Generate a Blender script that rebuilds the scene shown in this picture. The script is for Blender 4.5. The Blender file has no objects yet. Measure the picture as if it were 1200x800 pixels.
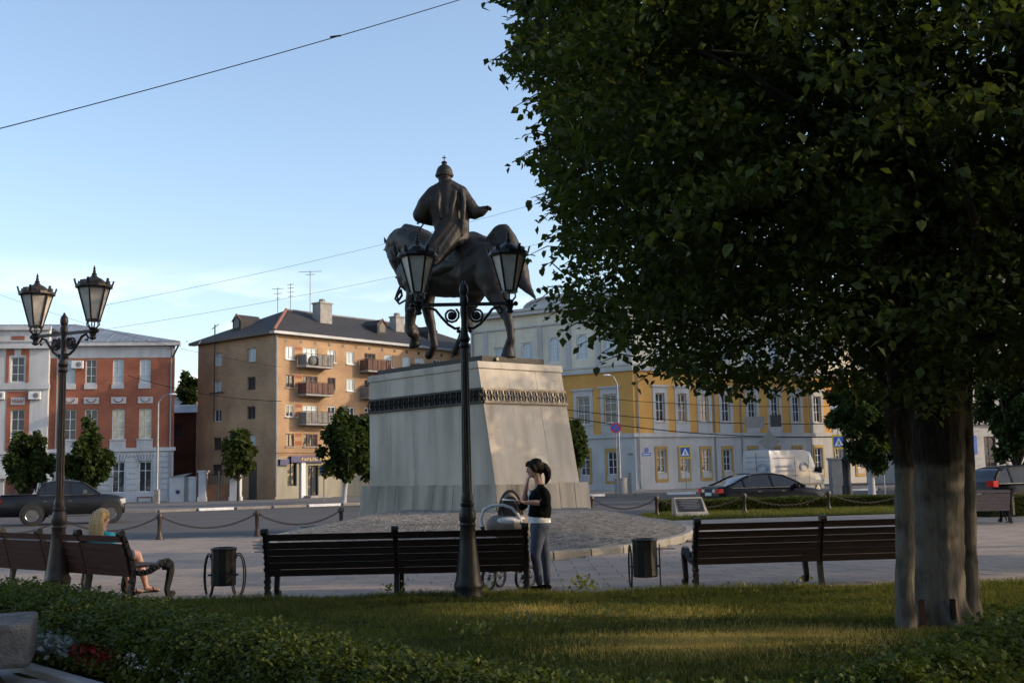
import bpy, bmesh, math, random
import numpy as np
from mathutils import Vector, Matrix
from math import sin, cos, pi, radians

random.seed(7)
RNG = np.random.RandomState(11)
SC = bpy.context.scene
COL = SC.collection

# ------------------------------------------------------------------ camera, sky, sun, exposure
CAM = Vector((0, 0, 1.5)); FPX = 1290.0; PITCH = math.atan(153 / 1290.0); ROLL = 0.022
F_ = Vector((0, cos(PITCH), sin(PITCH))); U0 = Vector((0, -sin(PITCH), cos(PITCH))); R0 = Vector((1, 0, 0))
RI = R0 * cos(ROLL) - U0 * sin(ROLL); UP = U0 * cos(ROLL) + R0 * sin(ROLL)
cam_data = bpy.data.cameras.new('camera'); cam = bpy.data.objects.new('camera', cam_data); COL.objects.link(cam)
cam.matrix_world = Matrix(((RI.x, UP.x, -F_.x, CAM.x), (RI.y, UP.y, -F_.y, CAM.y), (RI.z, UP.z, -F_.z, CAM.z), (0, 0, 0, 1)))
cam_data.sensor_width = 36; cam_data.lens = 36 * FPX / 1200; cam_data.clip_end = 3000; cam_data.clip_start = 0.05
SC.camera = cam

SUN_DIR = Vector((0.997, -0.06, 0)).normalized(); SUN_EL = radians(20.0)
w = bpy.data.worlds.new('World'); SC.world = w; w.use_nodes = True
nt = w.node_tree; nt.nodes.clear()
sky = nt.nodes.new('ShaderNodeTexSky'); sky.sky_type = 'NISHITA'; sky.sun_disc = False
sky.sun_elevation = SUN_EL; sky.sun_rotation = math.atan2(SUN_DIR.x, SUN_DIR.y)
sky.air_density = 1.0; sky.dust_density = 1.8; sky.ozone_density = 1.5; sky.altitude = 100
bg = nt.nodes.new('ShaderNodeBackground'); bg.inputs[1].default_value = 0.13
out = nt.nodes.new('ShaderNodeOutputWorld')
tc = nt.nodes.new('ShaderNodeTexCoord'); sep = nt.nodes.new('ShaderNodeSeparateXYZ')
tint = nt.nodes.new('ShaderNodeMixRGB'); tint.blend_type = 'MULTIPLY'; tint.inputs[0].default_value = 1; tint.inputs[2].default_value = (1.0, .955, .93, 1)
nt.links.new(sky.outputs[0], tint.inputs[1]); nt.links.new(tc.outputs['Generated'], sep.inputs[0])
mp = nt.nodes.new('ShaderNodeMapping'); mp.inputs['Scale'].default_value = (4.5, 4.5, 16)
nz = nt.nodes.new('ShaderNodeTexNoise'); nz.inputs['Scale'].default_value = 1.6; nz.inputs['Detail'].default_value = 7
nt.links.new(tc.outputs['Generated'], mp.inputs[0]); nt.links.new(mp.outputs[0], nz.inputs['Vector'])
cr = nt.nodes.new('ShaderNodeValToRGB'); cr.color_ramp.elements[0].position = 0.50; cr.color_ramp.elements[1].position = 0.62
nt.links.new(nz.outputs['Fac'], cr.inputs[0])
br = nt.nodes.new('ShaderNodeValToRGB')           # low band of small clouds near the horizon
e = br.color_ramp.elements; e[0].position = 0.0; e[0].color = (1, 1, 1, 1); e[1].position = 0.19; e[1].color = (0, 0, 0, 1)
nt.links.new(sep.outputs['Z'], br.inputs[0])
mul = nt.nodes.new('ShaderNodeMath'); mul.operation = 'MULTIPLY'
nt.links.new(cr.outputs[0], mul.inputs[0]); nt.links.new(br.outputs[0], mul.inputs[1])
mix = nt.nodes.new('ShaderNodeMixRGB'); mix.inputs[2].default_value = (8.0, 7.6, 7.4, 1)
nt.links.new(mul.outputs[0], mix.inputs[0]); nt.links.new(tint.outputs[0], mix.inputs[1])
nt.links.new(mix.outputs[0], bg.inputs[0]); nt.links.new(bg.outputs[0], out.inputs[0])
sl = bpy.data.lights.new('sun', 'SUN'); sl.energy = 1.5; sl.angle = radians(0.5); sl.color = (1.0, 0.78, 0.54)
so = bpy.data.objects.new('sun', sl); COL.objects.link(so)
sd = Vector((SUN_DIR.x * cos(SUN_EL), SUN_DIR.y * cos(SUN_EL), sin(SUN_EL)))
so.rotation_mode = 'QUATERNION'; so.rotation_quaternion = sd.to_track_quat('Z', 'Y'); so.location = (30, 0, 30)
vs = SC.view_settings; vs.view_transform = 'Standard'; vs.look = 'None'; vs.gamma = 1; vs.exposure = 1.25
vs.use_curve_mapping = False
SC.cycles.max_bounces = 6

# avenue trees right of the frame: (x, y, crown radius, crown half height, crown centre height, seed)
SHADE = [(13.5, 8.6, 4.0, 3.8, 5.4, 31), (14.5, 15.9, 2.3, 2.6, 4.4, 32), (19.5, 19.2, 2.4, 3.2, 10.4, 33), (20.5, 29.2, 3.4, 4.6, 6.2, 34),
         (40.0, 64.5, 5.4, 7.4, 9.5, 35), (47.0, 71.5, 5.0, 7.0, 9.5, 36), (31.0, 41.5, 3.6, 3.6, 6.0, 37)]  # the two farthest are unseen additions that shade the van
BEHIND = [(-17, -9, 5.0, 4.4, 6.2, 41), (-8, -13, 5.0, 4.6, 6.6, 42), (2, -11, 5.2, 4.6, 6.4, 43), (11, -8, 4.6, 4.4, 6.0, 44), (19, -2, 4.6, 4.4, 6.0, 45), (-24, -1, 4.8, 4.2, 6.0, 46)]
# ------------------------------------------------------------------ placing helpers
def ray(px, py): return (F_ + RI * ((px - 600) / FPX) - UP * ((py - 400) / FPX)).normalized()
def G(px, py, z=0.0):
    d = ray(px, py); t = (z - CAM.z) / d.z; return CAM + d * t
def D(px, py, y):
    d = ray(px, py); return CAM + d * (y / d.y)
def PX(p):
    v = Vector(p) - CAM; f = v.dot(F_); return (600 + FPX * v.dot(RI) / f, 400 - FPX * v.dot(UP) / f)
def PXn(P):
    v = P - np.array(CAM); f = v @ np.array(F_)
    return 600 + FPX * (v @ np.array(RI)) / f, 400 - FPX * (v @ np.array(UP)) / f

# ------------------------------------------------------------------ materials
def newmat(name):
    m = bpy.data.materials.new(name); m.use_nodes = True; n = m.node_tree
    return m, n, n.nodes['Principled BSDF']
def mat(name, col, rough=0.7, metal=0.0, var=0.25, scale=3.0, bump=0.15, bscale=None, spec=0.5, stretch=(1, 1, 1), col2=None, coat=0, coords='Object'):
    m, n, b = newmat(name)
    t = n.nodes.new('ShaderNodeTexCoord'); mpn = n.nodes.new('ShaderNodeMapping'); mpn.inputs['Scale'].default_value = stretch
    n.links.new(t.outputs[coords], mpn.inputs[0])
    a = n.nodes.new('ShaderNodeTexNoise'); a.inputs['Scale'].default_value = scale; a.inputs['Detail'].default_value = 8; a.inputs['Roughness'].default_value = 0.65
    n.links.new(mpn.outputs[0], a.inputs['Vector'])
    r = n.nodes.new('ShaderNodeValToRGB'); r.color_ramp.elements[0].position = 0.3; r.color_ramp.elements[1].position = 0.72
    c = Vector(col); lo = c * (1 - var); hi = Vector(col2) if col2 else c * (1 + var)
    r.color_ramp.elements[0].color = (*lo, 1); r.color_ramp.elements[1].color = (*hi, 1)
    n.links.new(a.outputs['Fac'], r.inputs[0]); n.links.new(r.outputs[0], b.inputs['Base Color'])
    b.inputs['Roughness'].default_value = rough; b.inputs['Metallic'].default_value = metal
    b.inputs['Specular IOR Level'].default_value = spec; b.inputs['Coat Weight'].default_value = coat
    if bump:
        a2 = n.nodes.new('ShaderNodeTexNoise'); a2.inputs['Scale'].default_value = bscale or scale * 8; a2.inputs['Detail'].default_value = 5
        n.links.new(mpn.outputs[0], a2.inputs['Vector'])
        bp = n.nodes.new('ShaderNodeBump'); bp.inputs['Strength'].default_value = bump; bp.inputs['Distance'].default_value = 0.02
        n.links.new(a2.outputs['Fac'], bp.inputs['Height']); n.links.new(bp.outputs[0], b.inputs['Normal'])
    return m
def plaster(name, col, dirt=(0.5, 0.5, 0.48), amt=0.45, streak=True, rough=0.85):
    """painted render with vertical weather streaks and blotches"""
    m, n, b = newmat(name)
    t = n.nodes.new('ShaderNodeTexCoord')
    def noise(sc, st, det=8):
        mpn = n.nodes.new('ShaderNodeMapping'); mpn.inputs['Scale'].default_value = st
        n.links.new(t.outputs['Object'], mpn.inputs[0]); a = n.nodes.new('ShaderNodeTexNoise')
        a.inputs['Scale'].default_value = sc; a.inputs['Detail'].default_value = det; n.links.new(mpn.outputs[0], a.inputs['Vector']); return a
    a = noise(0.5, (1, 1, 1)); s = noise(2.2, (1, 1, 0.12) if streak else (1, 1, 1), 10)
    r1 = n.nodes.new('ShaderNodeValToRGB'); r1.color_ramp.elements[0].position = .38; r1.color_ramp.elements[1].position = .75
    n.links.new(s.outputs['Fac'], r1.inputs[0])
    m1 = n.nodes.new('ShaderNodeMath'); m1.operation = 'MULTIPLY'; m1.inputs[1].default_value = amt; n.links.new(r1.outputs[0], m1.inputs[0])
    mx = n.nodes.new('ShaderNodeMixRGB'); mx.inputs[1].default_value = (*col, 1); mx.inputs[2].default_value = (col[0] * dirt[0], col[1] * dirt[1], col[2] * dirt[2], 1)
    n.links.new(m1.outputs[0], mx.inputs[0])
    r2 = n.nodes.new('ShaderNodeValToRGB'); r2.color_ramp.elements[0].color = (.82, .82, .82, 1); r2.color_ramp.elements[0].position = .35; r2.color_ramp.elements[1].position = .6
    n.links.new(a.outputs['Fac'], r2.inputs[0])
    m2 = n.nodes.new('ShaderNodeMixRGB'); m2.blend_type = 'MULTIPLY'; m2.inputs[0].default_value = 1
    n.links.new(mx.outputs[0], m2.inputs[1]); n.links.new(r2.outputs[0], m2.inputs[2]); n.links.new(m2.outputs[0], b.inputs['Base Color'])
    f = noise(14, (1, 1, 1), 4); bp = n.nodes.new('ShaderNodeBump'); bp.inputs['Strength'].default_value = .25; bp.inputs['Distance'].default_value = .02
    n.links.new(f.outputs['Fac'], bp.inputs['Height']); n.links.new(bp.outputs[0], b.inputs['Normal'])
    b.inputs['Roughness'].default_value = rough
    return m
def brickmat(name, c1, c2, mortar, scale=1.0):
    m, n, b = newmat(name)
    t = n.nodes.new('ShaderNodeTexCoord'); s = n.nodes.new('ShaderNodeSeparateXYZ'); n.links.new(t.outputs['Object'], s.inputs[0])
    ad = n.nodes.new('ShaderNodeMath'); ad.operation = 'ADD'; n.links.new(s.outputs['X'], ad.inputs[0]); n.links.new(s.outputs['Y'], ad.inputs[1])
    cb = n.nodes.new('ShaderNodeCombineXYZ'); n.links.new(ad.outputs[0], cb.inputs[0]); n.links.new(s.outputs['Z'], cb.inputs[1])
    k = n.nodes.new('ShaderNodeTexBrick'); k.inputs['Scale'].default_value = scale; k.inputs['Brick Width'].default_value = .26; k.inputs['Row Height'].default_value = .085
    k.inputs['Mortar Size'].default_value = .012; k.inputs['Color1'].default_value = (*c1, 1); k.inputs['Color2'].default_value = (*c2, 1); k.inputs['Mortar'].default_value = (*mortar, 1)
    n.links.new(cb.outputs[0], k.inputs['Vector'])
    a = n.nodes.new('ShaderNodeTexNoise'); a.inputs['Scale'].default_value = .45; a.inputs['Detail'].default_value = 9; n.links.new(t.outputs['Object'], a.inputs['Vector'])
    r2 = n.nodes.new('ShaderNodeValToRGB'); r2.color_ramp.elements[0].color = (.68, .66, .64, 1); r2.color_ramp.elements[0].position = .35; r2.color_ramp.elements[1].position = .68; r2.color_ramp.elements[1].color = (1.12, 1.1, 1.05, 1)
    n.links.new(a.outputs['Fac'], r2.inputs[0])
    m2 = n.nodes.new('ShaderNodeMixRGB'); m2.blend_type = 'MULTIPLY'; m2.inputs[0].default_value = 1
    n.links.new(k.outputs['Color'], m2.inputs[1]); n.links.new(r2.outputs[0], m2.inputs[2]); n.links.new(m2.outputs[0], b.inputs['Base Color'])
    b.inputs['Roughness'].default_value = .9
    return m
def leafmat(name, c1, c2, scale=6, trans=0.35, rough=.5):
    m, n, b = newmat(name)
    g = n.nodes.new('ShaderNodeNewGeometry'); t = n.nodes.new('ShaderNodeTexCoord')
    a = n.nodes.new('ShaderNodeTexNoise'); a.inputs['Scale'].default_value = scale; a.inputs['Detail'].default_value = 3; n.links.new(t.outputs['Object'], a.inputs['Vector'])
    ad = n.nodes.new('ShaderNodeMath'); ad.operation = 'MULTIPLY_ADD'; ad.inputs[1].default_value = .55
    n.links.new(g.outputs['Random Per Island'], ad.inputs[0]); n.links.new(a.outputs['Fac'], ad.inputs[2])
    r = n.nodes.new('ShaderNodeValToRGB'); r.color_ramp.elements[0].position = .35; r.color_ramp.elements[1].position = 1.0
    r.color_ramp.elements[0].color = (*c1, 1); r.color_ramp.elements[1].color = (*c2, 1); n.links.new(ad.outputs[0], r.inputs[0])
    n.links.new(r.outputs[0], b.inputs['Base Color']); b.inputs['Roughness'].default_value = rough
    b.inputs['Specular IOR Level'].default_value = .12
    tr = n.nodes.new('ShaderNodeBsdfTranslucent'); ms = n.nodes.new('ShaderNodeMixShader'); ms.inputs[0].default_value = trans
    hs = n.nodes.new('ShaderNodeMixRGB'); hs.blend_type = 'MULTIPLY'; hs.inputs[0].default_value = 1; hs.inputs[2].default_value = (1.6, 1.7, .6, 1)
    n.links.new(r.outputs[0], hs.inputs[1]); n.links.new(hs.outputs[0], tr.inputs[0])
    o = n.nodes['Material Output']; n.links.new(b.outputs[0], ms.inputs[1]); n.links.new(tr.outputs[0], ms.inputs[2]); n.links.new(ms.outputs[0], o.inputs[0])
    return m
def glassmat(name, col=(.03, .035, .04), rough=.06):
    m, n, b = newmat(name); b.inputs['Base Color'].default_value = (*col, 1); b.inputs['Roughness'].default_value = rough
    b.inputs['Specular IOR Level'].default_value = .5; b.inputs['IOR'].default_value = 1.5
    t = n.nodes.new('ShaderNodeTexCoord'); a = n.nodes.new('ShaderNodeTexNoise'); a.inputs['Scale'].default_value = 1.7; n.links.new(t.outputs['Object'], a.inputs['Vector'])
    bp = n.nodes.new('ShaderNodeBump'); bp.inputs['Strength'].default_value = .35; bp.inputs['Distance'].default_value = .03
    n.links.new(a.outputs['Fac'], bp.inputs['Height']); n.links.new(bp.outputs[0], b.inputs['Normal'])
    return m

M = {}
M['asphalt'] = mat('asphalt', (.056, .052, .050), .85, var=.28, scale=.35, bump=.3, bscale=40, coords='Object')
M['pave_far'] = mat('pavement_grey', (.12, .115, .115), .9, var=.2, scale=.8, bump=.2)
M['tile'] = mat('paving_tile', (.25, .20, .16), .8, var=.16, scale=1.2, bump=.25, bscale=60)
M['tile2'] = mat('paving_tile_dark', (.21, .17, .14), .8, var=.16, scale=1.2, bump=.25, bscale=60)
M['joint'] = mat('joint_sand', (.09, .082, .075), .95, var=.2, scale=4)
M['kerb'] = mat('kerb_stone', (.21,.195,.17), .85, var=.22, scale=3, bump=.3)
M['kerb_white'] = mat('kerb_white_paint', (.62, .63, .64), .8, var=.15, scale=3)
M['soil'] = mat('soil', (.020, .020, .010), .95, var=.4, scale=5, bump=.5, spec=0)
M['cobble'] = mat('cobble', (.21, .19, .165), .75, var=.5, scale=3.5, bump=.3, bscale=30)
M['granite'] = plaster('pale_granite', (.48, .425, .345), dirt=(.5, .47, .42), amt=.75, rough=.7)
M['granite_rough'] = plaster('stained_plinth', (.40, .35, .28), dirt=(.35, .33, .3), amt=.95, rough=.8)
M['granite_dark'] = plaster('dark_frieze_ground', (.03, .03, .03), amt=.2)
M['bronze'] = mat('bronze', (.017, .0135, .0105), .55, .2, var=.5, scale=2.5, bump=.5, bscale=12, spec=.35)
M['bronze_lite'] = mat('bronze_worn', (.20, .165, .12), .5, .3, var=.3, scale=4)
M['iron'] = mat('painted_iron', (.018, .018, .017), .38, .2, var=.3, scale=8, bump=.2, spec=.3)
M['iron_brown'] = mat('painted_iron_brown', (.05, .036, .028), .4, .3, var=.35, scale=8, bump=.2, spec=.35)
M['black'] = mat('black_enamel', (.007, .007, .007), .35, 0, var=.3, scale=20, bump=.3, spec=.25)
M['lamp_glass'] = mat('milky_lamp_glass', (.56, .51, .44), .4, 0, var=.25, scale=6, bump=0)
M['wood_dark'] = mat('bench_slat_dark', (.018, .013, .011), .55, 0, var=.4, scale=5, bump=.3, stretch=(1, 8, 8), spec=.1)
M['wood_red'] = mat('bench_slat_red', (.075, .032, .022), .5, 0, var=.35, scale=5, bump=.3, stretch=(1, 8, 8), spec=.1)
M['wood_grey'] = mat('bench_slat_grey', (.16, .12, .12), .6, 0, var=.25, scale=5, stretch=(1, 8, 8))
M['chrome'] = mat('chrome', (.28, .28, .29), .22, .9, var=.1, bump=0)
M['rubber'] = mat('rubber', (.016, .016, .017), .8, var=.3)
M['skin'] = mat('skin', (.50, .28, .20), .55, var=.08, bump=.05)
M['hair_dark'] = mat('hair_dark', (.008, .005, .004), .5, var=.5, scale=9, bump=.5, bscale=60, stretch=(3, 3, .5), spec=.12)
M['hair_blond'] = mat('hair_blond', (.56, .36, .16), .45, var=.4, scale=9, bump=.6, bscale=60, stretch=(4, 4, .4), spec=.2)
M['cloth_black'] = mat('cloth_black', (.004, .004, .004), .95, var=.3, bump=.4, spec=.1)
M['cloth_white'] = mat('cloth_white', (.66, .67, .68), .85, var=.1, bump=.4)
M['denim'] = mat('denim', (.05, .065, .105), .85, var=.3, scale=12, bump=.4)
M['cloth_teal'] = mat('cloth_teal', (.03, .36, .42), .8, var=.15, bump=.3)
M['paper'] = mat('paper', (.6, .6, .6), .6, var=.05, bump=0)
M['pram_fabric'] = mat('pram_fabric', (.20, .17, .145), .85, var=.15, scale=15)
M['pram_dark'] = mat('pram_dark', (.07, .055, .05), .85, var=.15)
M['glass'] = glassmat('window_glass', (.035, .042, .05))
M['glass_bright'] = mat('curtained_glass', (.42, .50, .54), .25, 0, var=.22, scale=1.5, bump=0, stretch=(3, 3, .4))
M['glass_cream'] = mat('glass_blinds', (.55, .50, .36), .2, 0, var=.5, scale=1.8, bump=0)  # reflected cream sky painted into the pane colour
M['grass_dry'] = leafmat('dry_grass_blade', (.30, .21, .07), (.56, .42, .18), 1.5, .3, .7)  # dry grass tone, brightened to strengthen the lawn's sun patch
M['car_glass'] = glassmat('car_glass', (.008, .009, .010), .06)
M['white_frame'] = mat('white_frame', (.6, .62, .64), .6, var=.08)
M['brown_frame'] = mat('brown_frame', (.10, .045, .035), .6, var=.2)
M['red_brick'] = brickmat('red_painted_brick', (.36, .125, .072), (.31, .10, .058), (.28, .11, .07))
M['white_wall'] = plaster('white_wall', (.50, .51, .53), amt=.4)
M['tan_brick'] = brickmat('tan_brick', (.43, .27, .155), (.36, .22, .125), (.34, .26, .18))
M['base_plaster'] = plaster('shop_plaster', (.30, .28, .22), amt=.4)
M['yellow_wall'] = plaster('ochre_wall', (.62, .335, .088), dirt=(.8, .72, .55), amt=.3)
M['cream_wall'] = plaster('cream_wall', (.66, .62, .50), amt=.25)
M['pale_wall'] = plaster('pale_blue_white_wall', (.475, .475, .475), amt=.25)
M['ochre_trim'] = plaster('ochre_trim', (.44, .28, .09), amt=.3)
M['roof_dark'] = mat('roof_dark_slate', (.026, .025, .026), .8, var=.35, scale=.9, bump=.4, bscale=6)
M['roof_metal'] = mat('roof_grey_metal', (.22, .24, .27), .5, .3, var=.25, scale=.7, bump=.2)
M['roof_rust'] = mat('ridge_rust', (.22, .09, .055), .8, var=.3)
M['concrete'] = mat('concrete', (.26, .25, .24), .9, var=.25, scale=2.5, bump=.4)
M['pipe'] = mat('zinc_pipe', (.24, .25, .26), .5, .3, var=.2)
M['rail_rust'] = mat('balcony_panel_red', (.11, .055, .043), .8, var=.35, scale=3)
M['rail_grey'] = mat('balcony_panel_grey', (.17, .165, .155), .8, var=.3, scale=3)
M['gate_wood'] = mat('gate_boards', (.26, .12, .06), .75, var=.25, scale=2)
M['dark_brick'] = brickmat('dark_red_brick', (.10, .04, .028), (.08, .034, .025), (.09, .05, .04))
M['awning'] = mat('shop_sign_blue', (.028, .026, .11), .5, var=.15)
M['yellow_print'] = mat('yellow_print', (.7, .48, .05), .5, var=.05)
M['sign_yellow'] = mat('sign_yellow', (.72, .50, .03), .45, var=.08)
M['sign_blue'] = mat('sign_blue', (.03, .10, .42), .4, var=.1)
M['sign_white'] = mat('sign_white', (.75, .77, .8), .4, var=.05)
M['sign_red'] = mat('sign_red', (.50, .03, .025), .4, var=.05)
M['sign_black'] = mat('sign_black', (.02, .02, .02), .4)
M['sign_back'] = mat('sign_back', (.20, .20, .19), .6, .4, var=.2)
M['car_black'] = mat('car_black', (.004, .004, .005), .3, 0, var=.1, bump=0, coat=.08, spec=.2)
M['car_grey'] = mat('car_dark_grey', (.008, .008, .010), .35, 0, var=.15, bump=0, coat=.2, spec=.3)
M['van_white'] = mat('van_white', (.34, .35, .36), .3, 0, var=.05, bump=0, coat=.4)
M['tail_red'] = mat('tail_lamp', (.55, .02, .015), .2, 0, var=.2, bump=0)
M['lamp_clear'] = mat('headlamp', (.7, .7, .66), .15, 0, var=.1, bump=0)
M['plate'] = mat('number_plate', (.55, .58, .6), .5)
M['blue_print'] = mat('blue_print', (.22, .25, .42), .5)
M['red_print'] = mat('red_print', (.45, .16, .2), .5)
M['bark'] = mat('bark', (.035, .029, .024), .95, var=.5, scale=7, bump=1.0, bscale=18, stretch=(1, 1, .25))
M['bark_white'] = mat('limewashed_bark', (.10, .09, .072), .95, var=.35, scale=7, bump=1.0, bscale=18, stretch=(1, 1, .25))
def barkmix(name, z0):
    m, n, b = newmat(name); t = n.nodes.new('ShaderNodeTexCoord'); mpn = n.nodes.new('ShaderNodeMapping'); mpn.inputs['Scale'].default_value = (1, 1, .13)
    n.links.new(t.outputs['Object'], mpn.inputs[0]); a = n.nodes.new('ShaderNodeTexNoise'); a.inputs['Scale'].default_value = 24; a.inputs['Detail'].default_value = 9; a.inputs['Roughness'].default_value = .7; n.links.new(mpn.outputs[0], a.inputs['Vector'])
    a2 = n.nodes.new('ShaderNodeTexNoise'); a2.inputs['Scale'].default_value = 4; a2.inputs['Detail'].default_value = 8; n.links.new(t.outputs['Object'], a2.inputs['Vector'])
    def ramp(src, c0, c1, p0, p1): r = n.nodes.new('ShaderNodeValToRGB'); r.color_ramp.elements[0].position = p0; r.color_ramp.elements[1].position = p1; r.color_ramp.elements[0].color = (*c0, 1); r.color_ramp.elements[1].color = (*c1, 1); n.links.new(src, r.inputs[0]); return r.outputs[0]
    dark = ramp(a.outputs['Fac'], (.010, .009, .008), (.05, .042, .034), .35, .65); lime = ramp(a.outputs['Fac'], (.10, .088, .070), (.19, .172, .142), .30, .66)
    sp = n.nodes.new('ShaderNodeSeparateXYZ'); n.links.new(t.outputs['Object'], sp.inputs[0]); ad = n.nodes.new('ShaderNodeMath'); ad.operation = 'MULTIPLY_ADD'; ad.inputs[1].default_value = -.35; n.links.new(a2.outputs['Fac'], ad.inputs[0]); n.links.new(sp.outputs['Z'], ad.inputs[2])
    qd = n.nodes.new('ShaderNodeMath'); qd.operation = 'MULTIPLY'; qd.inputs[1].default_value = .25; n.links.new(ad.outputs[0], qd.inputs[0]); k = ramp(qd.outputs[0], (1, 1, 1), (0, 0, 0), (z0 - .22) / 4, (z0 - .14) / 4); wear = ramp(a2.outputs['Fac'], (1, 1, 1), (.25, .25, .25), .5, .72); mm = n.nodes.new('ShaderNodeMixRGB'); mm.blend_type = 'MULTIPLY'; mm.inputs[0].default_value = 1; n.links.new(k, mm.inputs[1]); n.links.new(wear, mm.inputs[2])
    mx = n.nodes.new('ShaderNodeMixRGB'); n.links.new(mm.outputs[0], mx.inputs[0]); n.links.new(dark, mx.inputs[1]); n.links.new(lime, mx.inputs[2]); n.links.new(mx.outputs[0], b.inputs['Base Color']); b.inputs['Roughness'].default_value = .95; b.inputs['Specular IOR Level'].default_value = .15
    bp = n.nodes.new('ShaderNodeBump'); bp.inputs['Strength'].default_value = 1; bp.inputs['Distance'].default_value = .03; n.links.new(a.outputs['Fac'], bp.inputs['Height']); n.links.new(bp.outputs[0], b.inputs['Normal']); return m
M['linden_bark'] = barkmix('linden_bark_half_limewashed', 1.47)
M['pier_stone'] = mat('pier_granite', (.12, .115, .11), .9, var=.45, scale=9, bump=1.0, bscale=45, spec=.2)
M['white_trunk'] = mat('white_washed_trunk', (.34, .34, .35), .9, var=.2, scale=4)
M['leaf_linden'] = leafmat('linden_leaf', (.024, .035, .013), (.072, .090, .028), 2.0, .36)
M['leaf_dark'] = leafmat('street_tree_leaf', (.016, .028, .010), (.050, .070, .020), .9, .3)
M['leaf_light'] = leafmat('light_tree_leaf', (.028, .04, .013), (.07, .085, .026), .9, .3)
M['leaf_hedge'] = leafmat('hedge_leaf', (.026, .044, .012), (.095, .115, .026), 1.4, .28)
M['leaf_hedge2'] = leafmat('clipped_hedge_leaf', (.03, .042, .010), (.09, .105, .022), 1.4, .25)
M['grass'] = leafmat('grass_blade', (.040, .056, .013), (.14, .138, .042), .6, .30, .7)
M['lawn_soil'] = mat('lawn_ground', (.042, .050, .016), .95, var=.45, scale=2.5, bump=.6, spec=0)
M['silver_leaf'] = leafmat('silver_leaf', (.12, .14, .135), (.26, .29, .28), 3, .1)
M['red_flower'] = leafmat('red_flower', (.10, .008, .008), (.22, .015, .012), 3, .1)
M['white_flower'] = leafmat('white_flower', (.5, .5, .45), (.7, .7, .66), 3, .1)
M['weed'] = leafmat('weed_leaf', (.09, .12, .04), (.2, .2, .08), 3, .3)

# ------------------------------------------------------------------ object helpers
def link(name, mesh, parent=None, kind=None):
    o = bpy.data.objects.new(name, mesh); COL.objects.link(o)
    if parent is not None: o.parent = parent
    if kind: o['kind'] = kind
    return o
def thing(name, label, cat, loc=(0, 0, 0), rz=0.0, group=None):
    o = bpy.data.objects.new(name, None); COL.objects.link(o); o.location = loc; o.rotation_euler = (0, 0, rz)
    o.empty_display_size = .2
    tag(o, label, cat, group); return o
def tag(o, label, cat, group=None):
    o['label'] = label; o['category'] = cat
    if group: o['group'] = group
    return o
KIDS = {}
def copy_tree(o, parent=None, loc=None, rz=None, label=None):
    c = o.copy(); COL.objects.link(c)
    if parent is not None: c.parent = parent
    if loc is not None: c.location = loc
    if rz is not None: c.rotation_euler = (0, 0, rz)
    if label: c['label'] = label
    for ch in [k for k in bpy.data.objects if k.parent == o]:
        copy_tree(ch, c)
    return c

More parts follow.
